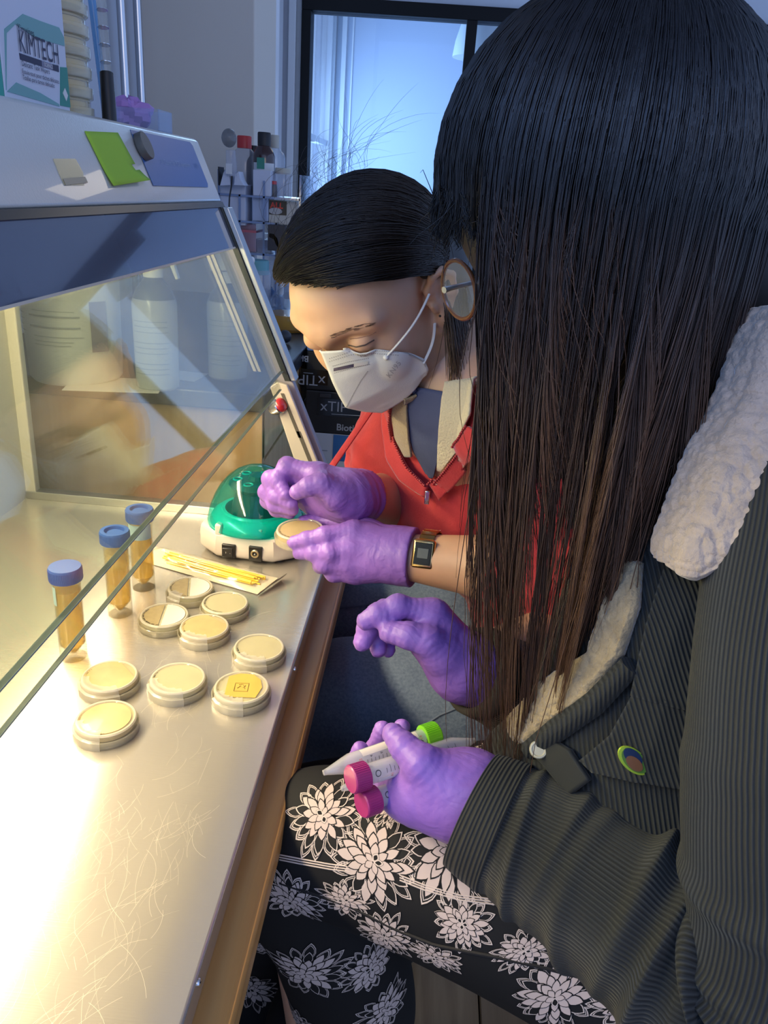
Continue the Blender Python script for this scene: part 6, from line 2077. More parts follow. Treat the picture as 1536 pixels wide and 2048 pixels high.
# far sleeve, seen between the hair and the raised hand
loft('sleeve', [D(962, 1345, 0.757), D(1010, 1362, 0.775), D(1080, 1380, 0.80), RE2, RE2 * 0.5 + RS2 * 0.5 + np.array([0.03, 0, 0]), RS2], [0.040, 0.047, 0.052, 0.060, 0.062, 0.066], M_cord_uv, jacket2, 90, 90, disp=lambda th, v: 0.05 * np.sin(40 * v + np.sin(th) * 2) * np.exp(-v * 2), up0=CY)
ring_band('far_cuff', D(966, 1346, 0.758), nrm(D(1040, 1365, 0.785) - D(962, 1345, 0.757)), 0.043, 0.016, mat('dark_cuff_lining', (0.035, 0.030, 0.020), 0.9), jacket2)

def dep(px, py, off, bvh=None):
    p, nn = hit(bvh or bvh_j2, px, py)
    return (np.array(p) - CAM) @ (-CZ) - off

# --- woolly collar and front lining: dense little curls on thick cloth
M_sherpa = mat('sherpa_wool', (0.45, 0.34, 0.26), 0.95, sheen=0.6, bump=0.9, bscale=300, var=0.12, vscale=90)
M_sherpa_t = mat('sherpa_tan', (0.40, 0.29, 0.16), 0.95, sheen=0.5, bump=0.9, bscale=320, var=0.15, vscale=90)
def wool(name, grid, drape, m, parent, curl=0.004, cell=0.006, nu=150, nv=90, thick=0.010):
    """Thick woolly cloth through a 4 x k net of photograph points with depths."""
    G_ = np.array([[D(px, py, d if drape is None else dep(px, py, drape)) for px, py, d in row] for row in grid])
    a, b = G_.shape[:2]
    def bil(u, v):
        x, y = u * (a - 1), v * (b - 1)
        i, j = min(int(x), a - 2), min(int(y), b - 2)
        s, t = x - i, y - j
        s_, t_ = s, t
        return (G_[i, j] * (1 - s_) + G_[i + 1, j] * s_) * (1 - t_) + (G_[i, j + 1] * (1 - s_) + G_[i + 1, j + 1] * s_) * t_
    P = np.array([[bil(i / nu, j / nv) for j in range(nv + 1)] for i in range(nu + 1)])
    du, dv = np.gradient(P, axis=0), np.gradient(P, axis=1)
    N = np.cross(du, dv)
    N /= np.linalg.norm(N, axis=2, keepdims=True) + 1e-9
    if (N[nu // 2, nv // 2] @ (CAM - P[nu // 2, nv // 2])) < 0:
        N = -N
    flat_ = P.reshape(-1, 3)
    rs = np.random.RandomState(5)
    # curls: distance to the nearest of many random seeds, on a coarse hash
    key = lambda q: np.floor(q / cell).astype(int)
    K = key(flat_)
    best = np.full(len(flat_), 9.0)
    for dx in (-1, 0, 1):
        for dy in (-1, 0, 1):
            for dz in (-1, 0, 1):
                kk = K + (dx, dy, dz)
                h = (kk[:, 0] * 73856093) ^ (kk[:, 1] * 19349663) ^ (kk[:, 2] * 83492791)
                f = lambda q: ((np.abs(h * (q * 2 + 1)) >> 5) % 1000) / 1000.0
                seed = (kk + np.stack([f(3), f(7), f(11)], 1)) * cell
                best = np.minimum(best, np.linalg.norm(flat_ - seed, axis=1))
    bump = curl * np.sqrt(np.clip(1 - best / (cell * 0.95), 0, 1)).reshape(P.shape[:2])
    uu = np.linspace(0, 1, nu + 1)[:, None]
    vv = np.linspace(0, 1, nv + 1)[None]
    edge = np.clip(np.minimum(np.minimum(uu, 1 - uu) * 14, np.minimum(vv, 1 - vv) * 9), 0, 1) ** 0.5
    Pt = P + N * (bump + thick * edge)[..., None]
    Pb = P - N * 0.002
    V = np.concatenate([Pt.reshape(-1, 3), Pb.reshape(-1, 3)])
    ii, jj = np.meshgrid(np.arange(nu), np.arange(nv), indexing='ij')
    a_ = (ii * (nv + 1) + jj).ravel()
    Qt = np.stack([a_, a_ + nv + 1, a_ + nv + 2, a_ + 1], 1)
    o_ = (nu + 1) * (nv + 1)
    rim = []
    for i in range(nu):
        for j in (0, nv):
            a1, a2 = i * (nv + 1) + j, (i + 1) * (nv + 1) + j
            rim.append((a1, a2, a2 + o_, a1 + o_))
    for j in range(nv):
        for i in (0, nu):
            a1, a2 = i * (nv + 1) + j, i * (nv + 1) + j + 1
            rim.append((a1, a2, a2 + o_, a1 + o_))
    return mesh_np(name, V, np.concatenate([Qt, Qt[:, ::-1] + o_, np.array(rim)]), m, parent)
wool('collar', [
    [(1500, 620, 0.53), (1570, 610, 0.50), (1660, 640, 0.49)],
    [(1440, 790, 0.525), (1520, 800, 0.495), (1640, 820, 0.48)],
    [(1375, 920, 0.525), (1455, 950, 0.49), (1560, 960, 0.475)],
    [(1318, 1075, 0.525), (1395, 1110, 0.487), (1500, 1080, 0.475)],
    [(1330, 1095, 0.525), (1392, 1160, 0.49), (1462, 1130, 0.48)]], None, M_sherpa, jacket2, nu=190, nv=110)
wool('front_lining', [
    [(1200, 1105, 0.66), (1240, 1110, 0.655), (1285, 1125, 0.65)],
    [(1215, 1200, 0.655), (1240, 1215, 0.65), (1280, 1215, 0.645)],
    [(1180, 1300, 0.65), (1215, 1300, 0.645), (1248, 1310, 0.64)],
    [(1080, 1370, 0.655), (1120, 1395, 0.648), (1175, 1405, 0.635)],
    [(1020, 1440, 0.66), (1050, 1460, 0.65), (1085, 1465, 0.645)],
    [(1030, 1485, 0.665), (1045, 1488, 0.66), (1060, 1490, 0.655)]], 0.004, M_sherpa_t, jacket2, curl=0.003, cell=0.0045, nu=170, nv=60, thick=0.006)
# rolled front edge, pocket flap, hem tab with its button
MB().tube([D(x_, y_, dep(x_, y_, 0.008)) for x_, y_ in ((1262, 1330), (1190, 1405), (1110, 1462), (1060, 1500))], [0.008, 0.009, 0.009, 0.008], 10).build('front_edge', M_cord, jacket2)
def sheet(name, grid, m, parent, nu=20, nv=20, thick=0.005, off=0.009):
    G_ = np.array([[D(px, py, dep(px, py, off)) for px, py, d in row] for row in grid])
    a, b = G_.shape[:2]
    P = []
    for i in range(nu + 1):
        for j in range(nv + 1):
            x, y = i / nu * (a - 1), j / nv * (b - 1)
            i_, j_ = min(int(x), a - 2), min(int(y), b - 2)
            s, t = x - i_, y - j_
            P.append((G_[i_, j_] * (1 - s) + G_[i_ + 1, j_] * s) * (1 - t) + (G_[i_, j_ + 1] * (1 - s) + G_[i_ + 1, j_ + 1] * s) * t)
    fs = [(i * (nv + 1) + j, (i + 1) * (nv + 1) + j, (i + 1) * (nv + 1) + j + 1, i * (nv + 1) + j + 1) for i in range(nu) for j in range(nv)]
    o = mesh_np(name, np.array(P), np.array(fs), m, parent)
    so_ = o.modifiers.new('thickness', 'SOLIDIFY'); so_.thickness = thick; so_.offset = 0
    return o
sheet('pocket_flap', [[(1330, 1130, 0.535), (1395, 1160, 0.53), (1440, 1165, 0.525)], [(1292, 1250, 0.55), (1350, 1262, 0.54), (1425, 1262, 0.53)], [(1262, 1390, 0.555), (1310, 1405, 0.547), (1392, 1425, 0.535)]], M_cord_h, jacket2)
sheet('jacket_front', [[(1275, 1370, 0.58), (1330, 1400, 0.565), (1440, 1400, 0.55)], [(1220, 1470, 0.60), (1310, 1490, 0.575), (1440, 1480, 0.555)], [(1160, 1520, 0.60), (1260, 1545, 0.575), (1440, 1560, 0.555)], [(1185, 1545, 0.61), (1280, 1565, 0.585), (1440, 1590, 0.56)]], M_cord_h, jacket2, 24, 24, 0.004)
sheet('hem_tab', [[(1090, 1470, 0.605), (1140, 1500, 0.60), (1180, 1560, 0.595)], [(1062, 1500, 0.605), (1095, 1535, 0.60), (1140, 1590, 0.595)]], M_cord_uv, jacket2)
bp_ = Vector(D(1077, 1499, dep(1077, 1499, 0.016)))
Bn = Vector(nrm(CAM - np.array(bp_)))
MB().lathe([(0, 0), (0.0066, 0), (0.0070, 0.001), (0.0064, 0.0028), (0.0052, 0.0030), (0.0045, 0.0022), (0, 0.0024)], 24, Matrix.Translation(bp_) @ Bn.to_track_quat('Z', 'Y').to_matrix().to_4x4()).build('button', mat('bone_button', (0.50, 0.44, 0.30), 0.4), jacket2)
# enamel pin: a plain oval badge with coloured fields
pp = Vector(D(1266, 1520, dep(1266, 1520, 0.012)))
Pn = Vector(nrm(CAM - np.array(pp) + CX * 0.55 - CY * 0.2))
PM = frame(pp, Vector(nrm(CX * 0.75 - CY * 0.66)), Vector(nrm(CX * 0.6 + CY * 0.7)))
if PM.to_3x3().col[2].dot(Pn) < 0:
    PM = PM @ Matrix.Rotation(math.pi, 4, 'X')
E2 = Matrix.Diagonal((0.0125, 0.0072, 1, 1))
pin = MB().lathe([(0, 0), (1, 0), (1.03, 0.0006), (1.0, 0.0018), (0, 0.0018)], 32, PM @ E2).build('badge', mat('badge_rim', (0.42, 0.55, 0.04), 0.3, 0.3), jacket2, label='small oval enamel badge in green, brown and dark blue')
MB().lathe([(0, 0), (0.86, 0), (0.86, 0.0024), (0, 0.0024)], 28, PM @ Matrix.Translation((0.0004, 0.0004, 0)) @ E2).build('badge_field', mat('badge_leaf', (0.10, 0.20, 0.03), 0.25), pin)
MB().lathe([(0, 0), (0.62, 0), (0.62, 0.0026), (0, 0.0026)], 24, PM @ Matrix.Translation((-0.0025, 0.0016, 0)) @ E2).build('badge_field', mat('badge_navy', (0.015, 0.03, 0.08), 0.25), pin)
MB().lathe([(0, 0), (0.55, 0), (0.55, 0.0029), (0, 0.0029)], 18, PM @ Matrix.Translation((0.0012, -0.0012, 0)) @ E2).build('badge_field', mat('badge_tan', (0.22, 0.085, 0.035), 0.3), pin)
# beaded chain hanging in front
mbc = MB()
ch = [D(1262, 1290, 0.60), D(1243, 1330, 0.60), D(1237, 1370, 0.60), D(1232, 1410, 0.602), D(1231, 1425, 0.603)]
for k in range(15):
    t = k / 14 * 4
    i = min(int(t), 3)
    q = ch[i] * (1 - (t - i)) + ch[i + 1] * (t - i)
    mbc.ball(q, 0.0024 if k % 3 else 0.0032, 7)
mbc.build('bead_chain', M_chrome, person2)

# --- flower print trousers
M_trs = mat('black_knit', (0.0075, 0.0078, 0.0085), 0.75, spec=0.25)
M_petal = mat('petal_print', (0.50, 0.41, 0.37), 0.8)
M_petal_line = mat('petal_outline_print', (0.54, 0.46, 0.41), 0.8)
tw = lambda th, v: 0.018 * np.sin(th * 2 + 9 * v) + 0.02 * np.sin(26 * v + 2 * np.sin(th)) * np.exp(-((v - 0.5) / 0.12) ** 2)
legL, LV, LQ = loft('trouser_leg', [D(1420, 1950, 0.635), D(1300, 1925, 0.655), D(1000, 1790, 0.690), D(760, 1706, 0.735), D(640, 1678, 0.758), D(592, 1705, 0.775), D(615, 1780, 0.81), D(675, 1870, 0.870), D(705, 2010, 0.960), AN2 + np.array([0.0, 0.0, 0.16]), AN2 + np.array([0, 0, 0.0])],
                    [0.085, 0.084, 0.079, 0.073, 0.070, 0.066, 0.066, 0.073, 0.080, 0.088, 0.095], M_trs, person2, 96, 150, disp=tw, up0=CY)
legR, RV, RQ = loft('trouser_leg', [HP2R + np.array([0.04, 0, 0]), HP2R, HP2R * 0.5 + KN2R * 0.5, KN2R * 0.85 + HP2R * 0.15, KN2R + np.array([-0.01, 0, -0.02]), KN2R + np.array([-0.02, 0.0, -0.10]), AN2R * 0.5 + KN2R * 0.5 + np.array([-0.02, 0, 0]), AN2R + np.array([0, 0, 0.12]), AN2R],
                    [0.086, 0.084, 0.078, 0.072, 0.066, 0.064, 0.070, 0.080, 0.088], M_trs, person2, 80, 110, disp=tw, up0=CY)
ss = Sculpt(0.006)
ss.cap(HP2 + np.array([0.03, 0.04, 0]), HP2R + np.array([0.03, -0.02, 0]), 0.095, 0.095, 0.03)
ss.cap(PEL2, PEL2 + np.array([0, 0, 0.1]), 0.125, 0.12, 0.04)
ss.cap(D(1420, 1950, 0.635), HP2 + np.array([0.06, 0.03, -0.005]), 0.086, 0.100, 0.03)
ss.cap(HP2 + np.array([0.06, 0.03, 0]), PEL2 + np.array([0.04, 0, 0.02]), 0.105, 0.12, 0.03)
mesh_np('trouser_seat', *ss.mesh(), M_trs, person2)
bvh_leg = bvh_np(*join_np([(LV, LQ), (RV, RQ)]))

def flower(px, py, size, rot, sq=1.0, nlay=4, seed=0, name='flower_print', fill=True):
    """A printed dahlia: rings of outlined petals laid on the cloth round one point; outer rings are outline only."""
    c, nn = hit(bvh_leg, px, py)
    ex = Vector(CX) - nn * Vector(CX).dot(nn)
    ex.normalize()
    ey = nn.cross(ex)
    rs = random.Random(seed)
    fillm, linem, blackm = MB(), MB(), MB()
    ca_, sa_ = math.cos(rot), math.sin(rot)
    def lay(x, y, lift):
        x, y = x * ca_ - y * sa_ * sq, x * sa_ + y * ca_ * sq
        p = c + ex * x + ey * y
        q, n2, _, dist = bvh_leg.ray_cast(p + nn * 0.05, -nn)
        if q is None or n2 is None or (q - (p)).length > 0.055:
            q, n2, _, _ = bvh_leg.find_nearest(p)
        if n2.dot(nn) < 0:
            n2 = -n2
        return q + n2 * lift
    def petal(a, r0, r1, w, lift, solid, jag):
        pts = []
        for t, s_ in ((0.0, 0.20), (0.22, 0.62), (0.45, 0.98), (0.68, 0.84), (0.86, 0.46), (1.0, 0.0)):
            pts.append((r0 + (r1 - r0) * t, w * s_))
        out = pts + [(r, -w_) for r, w_ in pts[-2::-1]]
        pol = [(r * math.cos(a) - w_ * math.sin(a), r * math.sin(a) + w_ * math.cos(a)) for r, w_ in out]
        cen = (sum(p[0] for p in pol) / len(pol), sum(p[1] for p in pol) / len(pol))
        def ringp(s_, l): return [lay(cen[0] + (x - cen[0]) * s_, cen[1] + (y - cen[1]) * s_, l) for x, y in pol]
        o_, n = ringp(1.0, lift), len(pol)
        cc = lay(*cen, lift)
        blackm.add(o_ + [cc], [(i, (i + 1) % n, n) for i in range(n)])
        e0, e1 = 0.93, 0.93 - size * 0.0 - 0.0030 / max(r1 - r0, 0.008)
        A_, B_ = ringp(0.82 if solid else e0, lift + 0.00012), ringp(e1, lift + 0.00012)
        if solid:
            cc = lay(*cen, lift + 0.00012)
            fillm.add(A_ + [cc], [(i, (i + 1) % n, n) for i in range(n)])
        else:
            linem.add(A_ + B_, [(i, (i + 1) % n, n + (i + 1) % n, n + i) for i in range(n)])
            if jag:
                A2, B2 = ringp(e1 - 0.10, lift + 0.00012), ringp(e1 - 0.10 - 0.0022 / max(r1 - r0, 0.008), lift + 0.00012)
                linem.add(A2 + B2, [(i, (i + 1) % n, n + (i + 1) % n, n + i) for i in range(n)])
    lift = 0.0004
    spec = [(15, 0.42, 1.02, 0.155, False, True), (14, 0.30, 0.84, 0.135, None, False), (11, 0.18, 0.64, 0.120, True, False), (8, 0.05, 0.44, 0.105, True, False), (5, 0.0, 0.24, 0.080, None, False)][-nlay - 1:]
    for k, (cnt, r0, r1, w, solid, jag) in enumerate(spec):
        off = rs.random() * 6
        for i in range(cnt):
            a = off + 2 * math.pi * i / cnt + rs.uniform(-0.08, 0.08)
            so2 = (rs.random() < 0.55) if solid is None else solid
            rr1 = r1 * rs.uniform(0.86, 1.10)
            petal(a, r0 * size, rr1 * size, w * size * rs.uniform(0.85, 1.1), lift, so2 and fill, jag)
            lift += 0.000012
        lift += 0.00018
    o = blackm.build(name, M_trs, legL, smooth=True, angle=180)
    if fillm.v: fillm.build('petal_fill', M_petal, o, angle=180)
    if linem.v: linem.build('petal_line', M_petal_line, o, angle=180)
    return o
fl = [(648, 1632, 0.037, 0.3, 1.0), (748, 1724, 0.039, 1.0, 1.15), (905, 1702, 0.047, 0.4, 1.05), (785, 1618, 0.022, 0.8, 0.7), (925, 1846, 0.027, 0.2, 0.9),
      (1000, 1495, 0.034, 0.7, 0.8), (1050, 1900, 0.030, 0.5, 0.55), (1110, 1992, 0.046, 0.9, 0.62), (870, 1912, 0.028, 0.2, 0.55), (1265, 2015, 0.036, 0.1, 0.6),
      (585, 1800, 0.034, 0.5, 1.0), (690, 1800, 0.030, 0.2, 0.6), (770, 1872, 0.034, 0.9, 0.8), (610, 1945, 0.050, 1.1, 0.9), (740, 1935, 0.036, 0.2, 1.0), (770, 2020, 0.040, 0.6, 1.0), (600, 2045, 0.036, 0.3, 1.0),
      (512, 1890, 0.040, 0.4, 1.0), (500, 1975, 0.045, 0.9, 1.0)]
for i, (px, py, sz, rt, sq) in enumerate(fl):
    flower(px, py, sz, rt, sq, 4, i)
# pale stems running along the thigh
def stem(pts, w=0.0035):
    for dy in (-5, 0, 5):
        line_on('stem_print', bvh_leg, [(x, y + dy) for x, y in pts], M_petal_line, legL, 0.00065, 0.0006, 40)
stem([(560, 1714), (600, 1722), (660, 1733), (700, 1738)])
stem([(800, 1755), (850, 1775), (920, 1795), (985, 1803), (1040, 1806)])
line_on('side_seam', bvh_leg, [(560, 1765), (700, 1812), (800, 1862), (870, 1890), (1000, 1915), (1100, 1938), (1200, 1965), (1300, 1995)], mat('seam_black', (0.006, 0.006, 0.007), 0.8), legL, 0.0016, 0.0002, 60)

# --- boots
for an, q in ((AN2, 0), (AN2R, 1)):
    bt = Sculpt(0.005)
    bt.cap(an + np.array([0.02, 0, -0.055]), an + np.array([-0.15, 0.01, -0.062]), 0.042, 0.036, 0.02)
    bt.cap(an + np.array([0.02, 0, -0.04]), an + np.array([0.01, 0, 0.06]), 0.044, 0.042, 0.02)
    V, Q = bt.mesh()
    V[:, 2] = np.maximum(V[:, 2], 0.001)
    mesh_np('boot', V, Q, mat('black_leather', (0.012, 0.012, 0.014), 0.3), person2)

# --- gloves
dC = 0.745
fC = lambda px, py, d=0.0: D(px, py, dC + d)
fingersC = [
    ([fC(862, 1226, -0.004), fC(796, 1213, -0.010), fC(757, 1229, -0.012), fC(731, 1242, -0.012)], [0.0120, 0.0112, 0.0106, 0.0090]),
    ([fC(852, 1240, 0.016), fC(770, 1222, 0.012), fC(737, 1254, 0.006), fC(725, 1284, 0.004)], [0.0118, 0.0108, 0.0104, 0.0092]),
    ([fC(846, 1256, 0.034), fC(772, 1238, 0.030), fC(752, 1272, 0.022), fC(757, 1299, 0.018)], [0.0112, 0.0102, 0.0094, 0.0084]),
    ([fC(846, 1276, 0.048), fC(790, 1262, 0.046), fC(772, 1280, 0.040), fC(776, 1300, 0.034)], [0.0100, 0.0092, 0.0084, 0.0076])]
thumbC = ([fC(888, 1312, -0.018), fC(856, 1283, -0.026), fC(818, 1271, -0.026), fC(779, 1264, -0.020)], [0.0160, 0.0138, 0.0124, 0.0106])
wC = fC(926, 1334, 0.006)
palmC = [(wC, fC(866, 1238, 0.0), 0.027, 0.020), (wC, fC(858, 1256, 0.018), 0.027, 0.019), (wC, fC(856, 1272, 0.034), 0.026, 0.018), (wC, fC(856, 1290, 0.044), 0.026, 0.017), (wC, fC(880, 1305, -0.012), 0.024, 0.018)]
axC = nrm(RE2 - wC)
axC = nrm(D(975, 1350, 0.762) - wC)
mesh_np('glove', *hand(fingersC, thumbC, palmC, wC, (wC, wC + axC * 0.026), cuff_r=(0.029, 0.034)).mesh(), M_glove, person2)

dD = 0.625
fD = lambda px, py, d=0.0: D(px, py, dD + d)
fingersD = [
    ([fD(800, 1592, 0.004), fD(730, 1572, 0.040), fD(712, 1530, 0.052), fD(720, 1500, 0.046)], [0.0112, 0.0100, 0.0090, 0.0076]),
    ([fD(812, 1604, 0.018), fD(752, 1570, 0.058), fD(752, 1500, 0.068), fD(765, 1459, 0.056)], [0.0112, 0.0100, 0.0092, 0.0080]),
    ([fD(826, 1612, 0.034), fD(786, 1570, 0.072), fD(792, 1495, 0.078), fD(804, 1454, 0.066)], [0.0108, 0.0098, 0.0088, 0.0076]),
    ([fD(842, 1616, 0.046), fD(816, 1580, 0.080), fD(826, 1530, 0.084), fD(832, 1500, 0.080)], [0.0100, 0.0090, 0.0080, 0.0070])]
thumbD = ([fD(885, 1560, -0.010), fD(843, 1527, -0.014), fD(808, 1494, -0.004), fD(786, 1468, 0.006)], [0.0190, 0.0150, 0.0112, 0.0092])
wD = fD(940, 1590, -0.002)
palmD = [(wD, fD(808, 1588, 0.006), 0.028, 0.0165), (wD, fD(818, 1600, 0.020), 0.029, 0.0165), (wD, fD(832, 1610, 0.034), 0.028, 0.0165), (wD, fD(846, 1612, 0.044), 0.028, 0.0165), (wD, fD(868, 1558, -0.004), 0.027, 0.0210), (fD(900, 1600, -0.004), fD(836, 1590, 0.0), 0.029, 0.022)]
axD = nrm(D(1010, 1650, 0.60) - wD)
mesh_np('glove', *hand(fingersD, thumbD, palmD, wD, (wD, wD + axD * 0.03), cuff_r=(0.029, 0.031)).mesh(), M_glove, person2)

# --- the conical tubes in her hand: things of their own
M_tubec = clear('clear_conical', (0.86, 0.86, 0.86), 0.36, 0.06, (0.97, 0.98, 0.99))
M_scale = mat('scale_ink', (0.05, 0.05, 0.055), 0.7)
M_scale_red = mat('scale_red', (0.55, 0.10, 0.06), 0.7)
M_wpanel = mat('white_write_panel', (0.66, 0.60, 0.52), 0.7)
def conical(label, tip, capend, capm, panel=True, roll=0.0):
    tip, ce = np.asarray(tip, float), np.asarray(capend, float)
    L = float(np.linalg.norm(ce - tip))
    ax_ = nrm(ce - tip)
    t = thing('conical_tube', tip, label, 'conical tube', 'clear conical tubes held in a gloved hand')
    y_ = Vector(CZ) - Vector(ax_) * Vector(CZ).dot(Vector(ax_))
    zf = y_.normalized()
    M_ = Matrix.Identity(4)
    xa_ = Vector(ax_)
    ya_ = zf.cross(xa_)
    for i in range(3):                                   # local z along the tube, local x towards the viewer's side
        M_[i][2], M_[i][0], M_[i][1] = xa_[i], zf[i], ya_[i]
    M_.translation = Vector(tip)
    M_ = M_ @ Matrix.Rotation(roll, 4, 'Z')
    r = 0.0083
    MB().lathe([(0, 0), (0.0022, 0.0004), (0.0026, 0.003), (r, 0.024), (r, L - 0.012), (r - 0.0009, L - 0.012), (r - 0.0009, 0.0245), (0.0016, 0.004), (0, 0.003)], 28, M_).build('tube_wall', M_tubec, t)
    c_ = MB().lathe([(0.0100, L - 0.0150), (0.0111, L - 0.0145), (0.0111, L - 0.0010), (0.0102, L), (0, L)], 32, M_)
    co = c_.build('cap', capm, t)
    kn_ = MB()
    for k in range(40):
        kn_.box((0.0109, -0.00035, L - 0.0140), (0.01145, 0.00035, L - 0.0016), M_ @ Matrix.Rotation(2 * math.pi * k / 40, 4, 'Z'))
    kn_.build('cap_ribs', capm, co, smooth=False)
    gm, gr = MB(), MB()
    def arc(a0, a1, z0, z1, mb, rr=r + 0.00012):
        n = max(2, int((a1 - a0) / 0.1))
        vs = []
        for i in range(n + 1):
            a = a0 + (a1 - a0) * i / n
            vs += [(rr * math.cos(a), rr * math.sin(a), z0), (rr * math.cos(a), rr * math.sin(a), z1)]
        mb.add(vs, [(2 * i, 2 * i + 2, 2 * i + 3, 2 * i + 1) for i in range(n)], M_)
    for k in range(20):
        z = 0.026 + k * 0.0036
        arc(-0.5 if k % 2 else -0.75, -0.05, z, z + 0.0004, gm)
    gm.build('scale_marks', M_scale, t, smooth=False)
    if panel:
        pm = MB()
        arc(0.35, 1.25, 0.034, L - 0.022, pm)
        pm.build('write_panel', M_wpanel, t)
    for k, s_ in enumerate(('2', '4', '6', '8', '10', '12', '14')):
        z = 0.030 + k * 0.0098
        def wp_(co, z=z):
            a = 0.05 + co.x / r
            return M_ @ Vector(((r + 0.00015) * math.cos(a), (r + 0.00015) * math.sin(a), z + co.y))
        text('scale_number', s_, 0.0036, Matrix.Identity(4), M_scale if k % 3 else M_scale_red, t, warp=wp_)
    def wp2(co):
        a = -0.62 + co.x / r
        return M_ @ Vector(((r + 0.00015) * math.cos(a), (r + 0.00015) * math.sin(a), L - 0.024 + co.y))
    text('ring_mark', 'O', 0.0075, Matrix.Identity(4), M_scale, t, warp=wp2)
    return t
M_lime = mat('lime_cap', (0.22, 0.62, 0.015), 0.32, coat=0.3)
M_mag = mat('magenta_cap', (0.36, 0.030, 0.16), 0.35, coat=0.2)
conical('clear conical tube with the lime green cap, uppermost in the gloved hand', D(646, 1546, 0.620), D(874, 1467, 0.672), M_lime, roll=0.2)
conical('clear conical tube with a magenta cap resting just under the green capped one', D(950, 1480, 0.668), D(700, 1560, 0.604), M_mag, roll=0.1)
conical('clear conical tube with a magenta cap, lowermost in the gloved hand', D(945, 1522, 0.675), D(722, 1609, 0.610), M_mag, roll=-0.1)
conical('clear conical tube whose bare tip pokes out beneath the upper magenta cap', D(682, 1578, 0.640), D(885, 1505, 0.690), mat('white_cap', (0.6, 0.6, 0.6), 0.4), panel=False)

# --- spectacles pushed forward, beyond the fall of hair
gl = D(918, 580, 0.64)
gF = nrm(camv([-0.75, -0.30, 0.35]))
gm_ = Matrix.Translation(Vector(gl)) @ Vector(gF).to_track_quat('Z', 'Y').to_matrix().to_4x4()
spn = MB()
n = 40
for sx_, c0 in ((0.0, Vector((0, 0, 0))),):
    P = [gm_ @ (c0 + Vector((0.0235 * math.cos(2 * math.pi * k / n), 0.0240 * math.sin(2 * math.pi * k / n), 0))) for k in range(n + 1)]
    spn.tube(P, 0.0019, 8, cap=False)
spo = spn.build('spectacles', mat('tortoise_frame', (0.22, 0.075, 0.025), 0.25), person2, label='round brown spectacle rim with a pale metal hinge')
MB().lathe([(0, 0), (0.0230, 0), (0.0228, 0.0008), (0, 0.0014)], 36, gm_).build('lens', clear('spectacle_lens', (0.8, 0.85, 0.9), 0.12, 0.02), spo)
MB().tube([D(888, 580, 0.612), D(902, 576, 0.616), D(945, 566, 0.630), D(1000, 560, 0.62)], [0.0028, 0.0022, 0.0020, 0.0020], 8).build('temple_arm', mat('pale_metal', (0.75, 0.72, 0.68), 0.2, 0.7), spo)

# --- long hair
M_hair2 = hair_mat('long_black_hair', (0.0050, 0.0055, 0.0080), (0.125, 0.056, 0.027), 0.44, 0.38, 0.92)  # ends turn brown; the lamp's warm light there is painted into the tip colour
HE = np.array([0.118, 0.112, 0.118])
up = np.array([0.05, 0.0, 1.0]); up = nrm(up)
EX = nrm(CX - up * (CX @ up))                            # level, to the lens's right
EY = np.cross(up, EX)                                    # level, away from the lens
mass = Sculpt(0.004)
mass.ell(SK, HE * 0.95, np.array([EX, EY, up]), 0.01)
mass.cap(SK - up * 0.03 + EX * 0.035 + EY * 0.02, SK - up * 0.26 + EX * 0.085 + EY * 0.02, 0.088, 0.050, 0.04)
mass.cap(h2(-0.025, 0, 0.050), h2(-0.055, 0, -0.03), 0.092, 0.078, 0.03)
mass.cap(h2(-0.05, 0, -0.02), NB2 + np.array([0.03, 0, 0.03]), 0.070, 0.060, 0.03)
mesh_np('hair', *mass.mesh(), mat('hair_mass_black', (0.0045, 0.0045, 0.0055), 0.5), person2)

